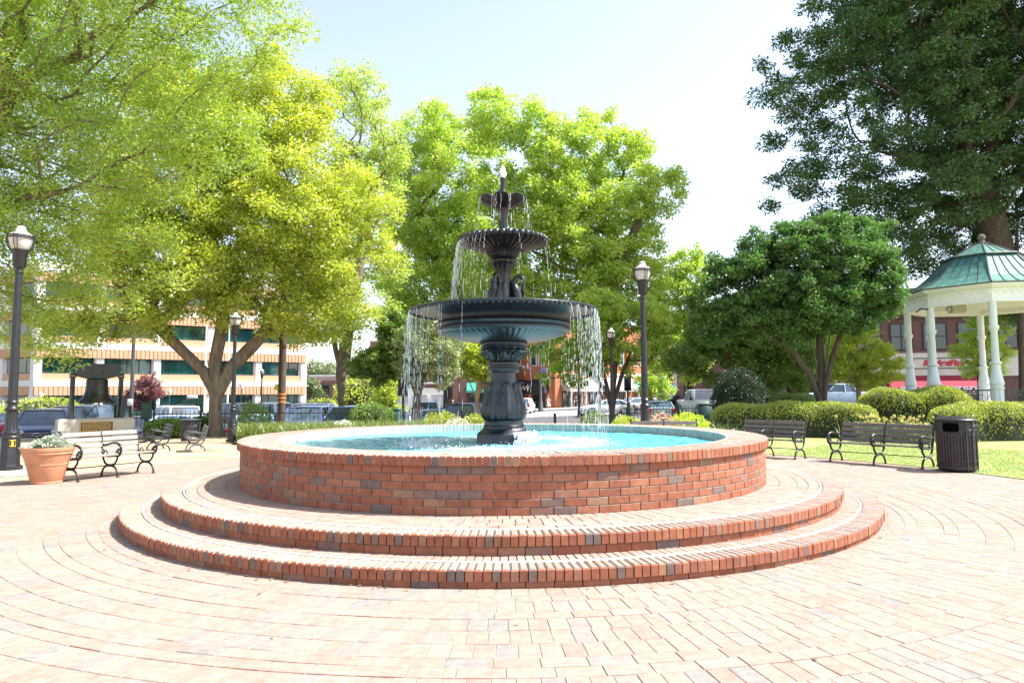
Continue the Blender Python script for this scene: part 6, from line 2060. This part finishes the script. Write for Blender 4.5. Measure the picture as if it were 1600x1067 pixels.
KINDS = {
    # L, W, H, hood z, belt z, (windshield base, roof start, roof end, rear glass base), tail z
    'sedan': (4.75, 1.84, 1.45, .92, 1.00, (.95, .15, -1.15, -1.85), 1.02),
    'suv': (4.80, 1.94, 1.76, 1.10, 1.16, (1.05, .45, -1.95, -2.30), 1.16),
    'van': (5.0, 1.98, 1.78, 1.05, 1.12, (1.45, .65, -2.1, -2.4), 1.12),
    'pickup': (5.6, 1.98, 1.86, 1.15, 1.20, (1.10, .55, -.75, -1.0), 1.18),
    'jeep': (4.2, 1.88, 1.84, 1.12, 1.18, (.55, .35, -1.95, -2.02), 1.18),
}
def make_car(kind):
    L, W, Hh, hood, belt, (xa, xb, xc, xd), tail = KINDS[kind]
    root = empty({'sedan': 'parked_car', 'suv': 'parked_suv', 'van': 'parked_minivan', 'pickup': 'pickup_truck', 'jeep': 'off_road_car'}[kind])
    hw = W / 2; f = L / 2
    def sec(w, zt, crown=.03, zb=.24):
        return [(0, zb), (w * .86, zb), (w * .97, zb + .12), (w, zb + .34), (w * .985, (zb + zt) / 2 + .18), (w * .94, zt - .05), (w * .86, zt), (w * .45, zt + crown), (0, zt + crown * 1.3)]
    st = [(f, sec(hw * .78, .62, .01, .30)), (f - .10, sec(hw * .90, hood - .18, .03, .24)), (f - .35, sec(hw * .97, hood - .08)), (f - .9, sec(hw, hood)), (xa, sec(hw, belt)), ]
    if kind == 'pickup':
        st += [(xb, sec(hw, belt)), (xd, sec(hw, belt)), (-f + .2, sec(hw, belt)), (-f, sec(hw * .96, belt - .02, .02, .40))]
    else:
        st += [(xb, sec(hw, belt)), (xc, sec(hw, belt)), (-f + .35, sec(hw * .98, tail)), (-f + .08, sec(hw * .93, tail - .05)), (-f, sec(hw * .85, .75, .01, .32))]
    mb = MB(); loft(mb, st)
    body = mb.build("body", M['white'], root, 40)
    # greenhouse glass
    wb_, wr = hw * .90, hw * .72
    z0, z1 = belt - .03, Hh - .06
    mb = MB()
    gs = [(xa + .05, [(0, z0), (wb_, z0), (wb_, z0 + .01), (0, z0 + .05)]), (xb, [(0, z0), (wb_, z0), (wr, z1), (0, z1 + .02)]), (xc, [(0, z0), (wb_, z0), (wr, z1), (0, z1 + .02)]), (xd - .05, [(0, z0), (wb_ * .96, z0), (wb_ * .96, z0 + .01), (0, z0 + .05)])]
    loft(mb, gs); mb.build("windows", M['carglass'], root, 20)
    mb = MB()
    loft(mb, [(xb + .06, [(0, z1 - .01), (wr - .02, z1 - .02), (wr * .9, z1 + .012), (0, z1 + .03)]), (xb - .15, [(0, z1), (wr + .02, z1 - .02), (wr * .92, z1 + .045), (0, Hh)]),
              (xc + .1, [(0, z1), (wr + .02, z1 - .02), (wr * .92, z1 + .045), (0, Hh)]), (xc - .08, [(0, z1 - .02), (wr - .02, z1 - .04), (wr * .9, z1 + .0), (0, z1 + .02)])])
    def pil(xbot, xtop, wd=.05):
        for s in (-1, 1):
            mb.tube([(xbot, s * (wb_ + .004), z0), (xtop, s * (wr + .006), z1)], wd, 5)
    pil(xa + .02, xb, .045); pil(xd + .0, xc, .06)
    n = 2 if kind in ('suv', 'van') else 1
    for k in range(1, n + 1):
        xm = xb + (xc - xb) * k / (n + 1) if n > 1 else (xb + xc) / 2 - .05
        pil(xm, xm, .045)
    roof = mb.build("roof", M['white'], root, 40)
    if kind in ('suv',):
        mb = MB()
        for s in (-1, 1): mb.tube([(xb - .1, s * wr * .9, Hh - .02), (xb - .2, s * wr * .9, Hh + .05), (xc + .2, s * wr * .9, Hh + .05), (xc + .1, s * wr * .9, Hh - .02)], .022, 5)
        mb.build("roof_rack", M['frame_dark'], root, 60)
    if kind == 'pickup':
        mb = MB(); mb.box(-f + .15, xd - .15, -hw + .18, hw - .18, belt - .02, belt + .045); mb.build("truck_bed", M['frame_dark'], root, 0)
    wr_ = .35 if kind == 'sedan' else .40
    for x in (f - .92, -f + .98):
        for s in (-1, 1):
            w = empty("wheel"); w.parent = root
            w.matrix_local = Matrix.Translation((x, s * (hw - .11), wr_)) @ Matrix.Rotation(-s * PI / 2, 4, 'X')
            mb = MB(); mb.lathe([(wr_ * .62, -.10), (wr_ * .93, -.11), (wr_, -.07), (wr_, .07), (wr_ * .93, .11), (wr_ * .64, .10)], 24, caps=False)
            mb.build("tyre", M['rubber'], w, 40)
            mb = MB(); mb.lathe([(.01, .06), (.06, .075), (.07, .05)], 16, caps=False); mb.lathe([(wr_ * .60, .085), (wr_ * .66, .09), (wr_ * .66, -.05), (.02, -.05)], 24, caps=False)
            for q in range(7):
                a = 2 * PI * q / 7; mb.tube([(.04 * math.cos(a), .04 * math.sin(a), .06), (wr_ * .62 * math.cos(a), wr_ * .62 * math.sin(a), .08)], .026, 5)
            mb.build("rim", M['alloy'], w, 40)
            ar = MB(); ar.lathe([(wr_ * .7, hw - .03), (wr_ * 1.17, hw - .02), (wr_ * 1.17, hw + .006), (wr_ * 1.05, hw + .007)], 28, caps=False)
            o = ar.build("wheel_arch", M['frame_dark'], root, 0); o.matrix_local = Matrix.Translation((x, 0, wr_ + .02)) @ Matrix.Rotation(-s * PI / 2, 4, 'X')
    for s in (-1, 1):
        mb = MB(); mb.cbox((f - .12, s * hw * .70, hood - .24), (.28, .42, .15), rz=-s * .35, bev=.03); mb.build("headlight", M['clearlamp'], root, 40)
        mb = MB(); mb.cbox((-f + .10, s * hw * .80, tail - .20), (.20, .30, .22 if kind != 'suv' else .34), rz=s * .25, bev=.03); mb.build("taillight", M['redlamp'], root, 40)
        mb = MB(); mb.cbox((xa - .05, s * (hw + .10), belt + .08), (.12, .20, .15), bev=.04); mb.build("mirror", M['frame_dark'], root, 40)
        mb = MB()
        for xx in ((xb + xc) / 2 + .35, (xb + xc) / 2 - .75): mb.cbox((xx, s * hw * .975, belt - .13), (.18, .03, .03), bev=.008)
        mb.build("door_handle", M['chrome'], root, 40)
    mb = MB(); mb.cbox((f - .05, 0, hood - .36), (.12, W * .46, .26), bev=.05)
    g = mb.build("grille", M['frame_dark'], root, 40)
    mb = MB(); mb.tube([(f + .02, .13 * math.cos(t_), hood - .34 + .06 * math.sin(t_)) for t_ in np.linspace(0, 2 * PI, 15)], .014, 5)
    for k in range(3): mb.tube([(f + .008, -W * .22, hood - .45 + k * .09), (f + .008, W * .22, hood - .45 + k * .09)], .008, 4)
    mb.build("chrome_trim", M['chrome'], g, 60)
    mb = MB(); mb.cbox((f - .04, 0, .46), (.14, W * .72, .16), bev=.04); mb.build("bumper", M['frame_dark'], root, 40)
    mb = MB(); mb.cbox((-f + .03, 0, .48), (.14, W * .76, .18), bev=.05); mb.build("bumper", M['frame_dark'], root, 40)
    mb = MB(); mb.cbox((-f - .008 if kind != 'sedan' else -f + .03, 0, .80), (.02, .32, .16), bev=.006); mb.build("number_plate", M['plate'], root, 0)
    if kind == 'jeep':
        mb = MB(); mb.lathe([(.20, -.1), (.36, -.11), (.40, -.06), (.40, .06), (.36, .11), (.22, .10)], 24, caps=False); mb.lathe([(.01, .08), (.22, .10)], 24, caps=False)
        o = mb.build("spare_wheel", M['greypaint'], root, 40); o.matrix_local = Matrix.Translation((-f - .14, 0, 1.0)) @ Matrix.Rotation(-PI / 2, 4, 'Y')
    for o in (body, roof):
        o.material_slots[0].link = 'OBJECT'
    return root
PROTO = {}
PAINTS = {'navy': (0.035, 0.055, 0.14), 'black': (0.012, 0.012, 0.015), 'magenta': (0.32, 0.02, 0.10), 'plum': (0.16, 0.04, 0.13), 'white': (0.72, 0.72, 0.72), 'pearl': (0.62, 0.66, 0.74), 'silverblue': (0.28, 0.38, 0.56),
          'graphite': (0.07, 0.07, 0.08), 'blue': (0.05, 0.08, 0.30), 'sky': (0.38, 0.50, 0.66), 'silver': (0.42, 0.43, 0.45), 'teal': (0.25, 0.36, 0.36), 'red': (0.25, 0.01, 0.02)}
PM = {k: paint("paint_" + k, v) for k, v in PAINTS.items()}
def car(kind, px, Y, yaw, col, label, dz=0.0):
    if kind not in PROTO:
        PROTO[kind] = o = make_car(kind)
    else:
        o = copy_tree(PROTO[kind])
    q = at(px, 640, Y)
    o.location = (q.x, Y, h(q.x, Y) + .02 + dz)
    o.rotation_euler = (0, 0, math.radians(yaw))
    for c in kids(o):
        if c.name.split('.')[0] in ('body', 'roof'):
            c.material_slots[0].material = PM[col]
    tag(o, label, {'sedan': 'car', 'suv': 'suv', 'van': 'minivan', 'pickup': 'pickup truck', 'jeep': 'off-road car'}[kind], "vehicles parked and driving round the square")
    return o
# yaw 0 = nose towards +x (right), -90 = nose towards the viewer
car('suv', 72, 29.5, -62, 'navy', "dark navy car with a wide black grille facing out behind the flower pot")
car('sedan', 22, 36, 170, 'black', "black car with red tail light behind the left lamp post")
car('sedan', -92, 27.5, 200, 'magenta', "magenta car cut off at the left edge")
car('jeep', 148, 36, 86, 'graphite', "grey boxy car with a spare wheel seen beneath the bell")
car('sedan', 196, 28.6, -35, 'plum', "plum red car just right of the bell plinth")
car('suv', 262, 37, 140, 'white', "white estate car with roof rails behind the litter bin")
car('sedan', 300, 31.0, 62, 'sky', "light blue car tail behind the fence left of the oak trunk")
car('pickup', 364, 38.5, 172, 'graphite', "dark pickup truck just right of the oak trunk")
car('pickup', 425, 41, 160, 'white', "white pickup truck behind the pole with yellow bands")
car('sedan', 404, 31.2, 100, 'silverblue', "silver blue car behind the fence left of the banded pole")
car('van', 480, 32.0, -84, 'blue', "blue minivan facing out right of the banded pole")
car('suv', 470, 44, 180, 'pearl', "pearl white car behind the blue minivan")
car('van', 552, 32.5, -100, 'silverblue', "pale blue van right of the forked trunk")
car('sedan', 520, 34, 95, 'navy', "dark blue car with its wheel beside the forked trunk")
car('sedan', 625, 33.0, 88, 'sky', "pale blue car behind the black pedestrian signal")
car('suv', 668, 52, -85, 'white', "white car facing out beyond the silvery tree")
car('sedan', 684, 40, 84, 'sky', "light blue car behind the bed left of the purple clad person")
car('suv', 733, 41, 80, 'navy', "dark blue car with black windows left of the pedestal")
car('suv', 820, 78, 80, 'white', "white car seen from behind below the black awning")
car('sedan', 948, 62, 182, 'white', "long white car side on behind the thick dark trunk")
car('sedan', 1002, 66, 20, 'silver', "silver car just right of the slanting stems")
car('sedan', 1028, 46, 84, 'teal', "grey green car behind the tall lamp post")
car('sedan', 1046, 84, 10, 'silver', "small far silver car under the grey building")
car('sedan', 1062, 76, 25, 'graphite', "small far dark car left of the white pickup")
car('pickup', 1099, 43, -88, 'white', "white pickup truck facing out left of the round shrub", .25)
car('pickup', 1312, 54, 175, 'sky', "pale blue pickup truck behind the low hedges", .35)
car('sedan', 1292, 60, 175, 'white', "white car roof behind the dark multi stemmed tree", .2)

# ------------------------------------------------------------------ poles, signals, signs
def pole_thing(name, label, cat, px, Y, parts):
    r_ = tag(empty(name), label, cat); q = at(px, 640, Y); r_.location = (q.x, Y, h(q.x, Y))
    for nm, mb, mt in parts: mb.build(nm, M[mt], r_, 50)
    return r_
mb = MB(); mb.tube([(0, 0, -.3), (0, 0, 4), (0, 0, 9.2)], [.165, .155, .13], 12)
m2 = MB()
for k, z in enumerate((1.55, 1.72, 1.88)): m2.tube([(0, 0, z), (0, 0, z + .06)], .172, 12)
m3 = MB(); m3.cbox((-.20, -.02, 2.2), (.16, .16, .24), bev=.02)
up_ = pole_thing("utility_pole", "dark utility pole with yellow and orange bands", "utility pole", 440, 29, [("pole", mb, 'bark_dark'), ("bands", m2, 'orange'), ("reflector", m3, 'yellow')])
mb = MB(); mb.tube([(0, 0, 0), (0, 0, 4), (0, 0, 8.2)], [.13, .12, .085], 10)
m2 = MB(); m2.tube([(0, 0, 8.1), (.3, 0, 8.5), (.9, 0, 8.6)], .05, 6); m2.cbox((1.1, 0, 8.58), (.5, .22, .10), bev=.03)
m3 = MB(); m3.cbox((0, -.16, 1.9), (.34, .03, .42), bev=.01)
pole_thing("light_pole", "grey light pole with a white notice right of the bell", "light pole", 205, 44, [("pole", mb, 'greypaint'), ("lamp_arm", m2, 'greypaint'), ("notice", m3, 'white')])
for px, Y, lab in ((319, 64, "white flag pole left of the oak trunk"), (355, 64, "white flag pole right of the oak trunk")):
    mb = MB(); mb.tube([(0, 0, -1), (0, 0, 9.5)], [.10, .06], 8); m2 = MB(); m2.ball((0, 0, 9.55), .12); pole_thing("flag_pole", lab, "flag pole", px, Y, [("pole", mb, 'white'), ("ball", m2, 'gold')])
def small_lamp(px, Y, lab):
    mb = MB(); mb.tube([(0, 0, -.5), (0, 0, 3.0)], [.06, .05], 8); m2 = MB(); m2.lathe([(.09, 3.0), (.2, 3.35), (.2, 3.45), (.05, 3.6)], 12)
    pole_thing("car_park_lamp", lab, "lamp", px, Y, [("pole", mb, 'greypaint'), ("lantern", m2, 'lampglass')])
small_lamp(63, 62, "small white topped lamp left of the bell"); small_lamp(264, 62, "small car park lamp above the white estate car"); small_lamp(376, 62, "small car park lamp beside the oak's lamp post")
mb = MB(); mb.tube([(0, 0, -.5), (0, 0, 2.4)], .05, 8); m2 = MB(); m2.cbox((0, -.05, 2.55), (.9, .1, .3), bev=.02)
pole_thing("car_park_sign", "small white sign on a post right of the white estate car", "sign", 300, 60, [("post", mb, 'greypaint'), ("board", m2, 'white')])
def signal_head(mb, c, n=3, s=1.0):
    mb.cbox(c, (.34 * s, .30 * s, .36 * n * s), bev=.03)
    for k in range(n):
        z = c[2] + (k - (n - 1) / 2) * .34 * s
        mb.tube([(c[0], c[1] - .14 * s, z), (c[0], c[1] - .34 * s, z - .02)], .13 * s, 10)
mb = MB(); mb.tube([(0, 0, -.2), (0, 0, 3.7)], .12, 10); mb.lathe([(.28, -.2), (.28, .05), (.20, .1), (.17, .7), (.13, .75)], 12)
m2 = MB(); signal_head(m2, (-.55, -.05, 3.0), 1, 1.4); m3 = MB(); signal_head(m3, (.62, -.05, 3.0), 1, 1.4); m4 = MB(); signal_head(m4, (-.1, -.2, 3.6), 3, .8)
m5 = MB(); m5.tube([(-.55, 0, 3.0), (.62, 0, 3.0)], .05, 6)
pole_thing("traffic_signal", "black traffic signal post with two side heads before the grey awning", "traffic signal", 905, 60, [("pole", mb, 'blackpaint'), ("signal_head", m2, 'blackpaint'), ("signal_head", m3, 'blackpaint'), ("signal_head", m4, 'blackpaint'), ("arm", m5, 'blackpaint')])
def ped_signal(px, Y, hgt, lab, back=True):
    mb = MB(); mb.tube([(0, 0, -.2), (0, 0, hgt)], .055, 8); m2 = MB(); m2.cbox((0, -.1, hgt - .42), (.42, .22, .92), bev=.03)
    pole_thing("pedestrian_signal", lab, "signal", px, Y, [("pole", mb, 'blackpaint'), ("signal_head", m2, 'blackpaint')])
ped_signal(630, 31, 3.1, "black pedestrian signal box on a post left of the silvery tree")
ped_signal(1040 - 60 + 1, 42, 3.1, "black pedestrian signal just right of the slanting stems")
mb = MB(); mb.tube([(0, 0, -.2), (0, 0, 4.4)], .12, 10); m2 = MB(); m2.cbox((.45, -.1, 4.0), (.5, .4, .7), bev=.05); m3 = MB(); m3.tube([(0, 0, 4.1), (.45, 0, 4.1)], .05, 6)
pole_thing("traffic_signal", "traffic signal post with one dark head behind the lime shrubby tree", "traffic signal", 594, 50, [("pole", mb, 'blackpaint'), ("signal_head", m2, 'blackpaint'), ("arm", m3, 'blackpaint')])
# ornate street light with slanting mast arm and blue banner
mb = MB(); mb.lathe([(.42, -.2), (.42, .1), (.30, .3), (.22, 1.2), (.15, 1.3), (.13, 6.2), (.09, 9.0)], 14)
m2 = MB(); m2.tube([(0, 0, 4.3), (-.9, 0, 5.1), (-2.3, 0, 5.7), (-2.9, 0, 5.75)], .08, 6); m2.cbox((-2.2, 0, 5.35), (.35, .3, .6), bev=.05)
m3 = MB(); m3.cbox((.62, 0, 4.1), (1.0, .05, .42), bev=.01); m4 = MB(); m4.cbox((.55, 0, 5.1), (.8, .04, .5), bev=.01)
pole_thing("street_light", "street light pole with slanting arm and white street sign before the black awning", "street light", 845, 86, [("pole", mb, 'greypaint'), ("mast_arm", m2, 'greypaint'), ("street_sign", m3, 'white'), ("banner", m4, 'purple')])
# pale green notice case and small grey cabinets to the right
mb = MB(); mb.cbox((0, 0, .52), (.48, .4, 1.04), bev=.03); m2 = MB(); m2.cbox((0, 0, 1.06), (.52, .44, .05), bev=.015)
pole_thing("utility_cabinet", "grey green metal cabinet in front of the white pickup truck", "utility box", 1101, 27, [("box", mb, 'green_metal'), ("cap", m2, 'green_metal')])
mb = MB(); mb.cbox((0, -.03, 2.2), (2.2, .12, 3.4), bev=.02); m2 = MB(); m2.cbox((0, -.10, 2.4), (1.9, .02, 2.4))
mm = MB(); rr_ = random.Random(4)
for k in range(26): mm.cbox((rr_.uniform(-.8, .8), -.115, rr_.uniform(1.4, 3.4)), (rr_.uniform(.1, .3), .01, rr_.uniform(.08, .25)))
M['mint'] = plain("mint_board", (0.50, 0.60, 0.55), .7)
pole_thing("notice_board", "tall pale mint board with dark patches left of the grey building", "notice board", 1033, 88, [("board", mb, 'off_white'), ("panel", m2, 'mint'), ("print", mm, 'greypaint')])
mb = MB(); mb.cbox((0, 0, .30), (.42, .30, .34), bev=.02); m2 = MB(); m2.cbox((0, -.16, .30), (.30, .02, .20)); m3 = MB(); m3.tube([(0, 0, -.05), (0, 0, .2)], .05, 6)
pole_thing("garden_light", "small square dark box light left of the tall lamp post", "garden light", 992, 20.5, [("box", mb, 'greypaint'), ("lens", m2, 'mint'), ("stake", m3, 'greypaint')])
mb = MB(); mb.cbox((0, 0, .45), (.5, .4, .9), bev=.08); m2 = MB(); m2.cbox((0, 0, .95), (.54, .44, .12), bev=.05)
pole_thing("refuse_bin", "black bin at the foot of the traffic signal post", "bin", 914, 40, [("body", mb, 'blackpaint'), ("lid", m2, 'blackpaint')])
mb = MB()
for k in range(3): mb.tube([(-.5 + .5 * k + .28 * math.cos(t_), 0, .30 + .34 * math.sin(t_)) for t_ in np.linspace(-.4, PI + .4, 15)], .03, 6)
m2 = MB(); m2.tube([(-.9, 0, .03), (1.0, 0, .03)], .03, 6)
pole_thing("bike_rack", "low black looped bike rack beside the black bin", "bike rack", 900, 33, [("loops", mb, 'blackpaint'), ("base_rail", m2, 'blackpaint')])
mb = MB(); mb.cbox((0, 0, .45), (.40, .36, .9), bev=.04); m2 = MB(); m2.cbox((0, 0, .92), (.44, .40, .06), bev=.025)
pole_thing("newspaper_box", "dark green box behind the bed below the pedestrian signal", "box", 618, 26.8, [("box", mb, 'green_metal'), ("cap", m2, 'green_metal')])

# ------------------------------------------------------------------ people
def skin_mesh(name, joints, edges, radii, mat, parent, sub=1):
    me = bpy.data.meshes.new(name)
    me.from_pydata([tuple(j) for j in joints], edges, [])
    o = bpy.data.objects.new(name, me); SC.collection.objects.link(o)
    md = o.modifiers.new("skin", 'SKIN')
    for v, r_ in zip(me.skin_vertices[0].data, radii):
        v.radius = r_ if hasattr(r_, '__len__') else (r_, r_)
    me.skin_vertices[0].data[0].use_root = True
    sb = o.modifiers.new("sub", 'SUBSURF'); sb.levels = sub; sb.render_levels = sub
    dg = bpy.context.evaluated_depsgraph_get()
    m2 = bpy.data.meshes.new_from_object(o.evaluated_get(dg))
    bpy.data.objects.remove(o); bpy.data.meshes.remove(me)
    m2.name = name; m2.materials.clear(); m2.materials.append(mat)
    m2.polygons.foreach_set("use_smooth", np.ones(len(m2.polygons), bool))
    o = bpy.data.objects.new(name, m2); SC.collection.objects.link(o); o.parent = parent
    return o
def person(px, Y, rz, label, top, bottom, hair, skirt=False, stride=.18, hgt=1.0):
    r_ = tag(empty("person"), label, "person", "people walking near the shops"); q = at(px, 640, Y)
    r_.location = (q.x, Y, h(q.x, Y) + .02); r_.rotation_euler = (0, 0, rz); r_.scale = (hgt,) * 3
    s = stride
    J = [(0, 0, .95), (0, 0, 1.15), (0, 0, 1.38), (0, 0, 1.46), (0, -.01, 1.54), (0, -.015, 1.64), (0, 0, 1.72),
         (.18, 0, 1.38), (.24, .03, 1.12), (.23, -.10, .90), (.22, -.15, .80), (-.18, 0, 1.38), (-.24, -.03, 1.12), (-.23, -.14, .92), (-.21, -.22, .84),
         (.09, 0, .88), (.10, -s * .5, .50), (.10, -s * .8, .09), (.10, -s * .8 - .16, .04), (-.09, 0, .88), (-.10, s * .3, .50), (-.10, s * .9, .12), (-.10, s * .9 - .15, .05)]
    E = [(0, 1), (1, 2), (2, 3), (3, 4), (4, 5), (5, 6), (2, 7), (7, 8), (8, 9), (9, 10), (2, 11), (11, 12), (12, 13), (13, 14), (0, 15), (15, 16), (16, 17), (17, 18), (0, 19), (19, 20), (20, 21), (21, 22)]
    R = [(.14, .10), (.125, .09), (.15, .095), .055, .085, .098, .07, .06, .045, .035, .030, .06, .045, .035, .030, .085, .06, .042, .035, .085, .06, .042, .035]
    skin_mesh("body", J, E, R, M['skin'], r_)
    ti = [0, 1, 2, 7, 8, 11, 12]; mp_ = {v: i for i, v in enumerate(ti)}
    skin_mesh("shirt", [J[i] for i in ti], [(mp_[a], mp_[b_]) for a, b_ in E if a in mp_ and b_ in mp_], [(.17, .125), (.15, .115), (.17, .12), .078, .062, .078, .062], M[top], r_)
    if skirt:
        mb = MB(); mb.lathe([(.15, 1.0), (.19, .85), (.26, .55), (.27, .45)], 20, mod=lambda i, th, r: (r * (1 + .05 * i * math.sin(6 * th) / 3), 0)); mb.build("skirt", M[bottom], r_, 60)
    else:
        ti = [0, 15, 16, 17, 19, 20, 21]; mp_ = {v: i for i, v in enumerate(ti)}
        skin_mesh("trousers", [J[i] for i in ti], [(mp_[a], mp_[b_]) for a, b_ in E if a in mp_ and b_ in mp_], [(.155, .12), .105, .08, .065, .105, .08, .065], M[bottom], r_)
    mb = MB(); mb.ball((0, .025, 1.675), (.105, .115, .11), 14, 10); mb.build("hair", M[hair], r_, 80)
    mb = MB(); mb.ball((0, -.115, 1.63), (.014, .022, .018), 6, 4); mb.ball((.035, -.095, 1.655), .012, 6, 4); mb.ball((-.035, -.095, 1.655), .012, 6, 4); mb.ball((0, -.10, 1.585), (.03, .012, .008), 6, 4); mb.build("face", M['skin'], r_, 80)
    return r_
person(707, 62, .4, "person in a purple top and pale trousers left of the pedestal", 'purple', 'sky_cloth' if 'sky_cloth' in M else 'white_cloth', 'greyhair')
person(857, 93, -.5, "person in white top and pale skirt walking before the orange corner building", 'white_cloth', 'white_cloth', 'hair', skirt=True)
person(900, 95, .3, "dim person in dark clothes by the orange wall right of the corner", 'dark_cloth', 'dark_cloth', 'hair')
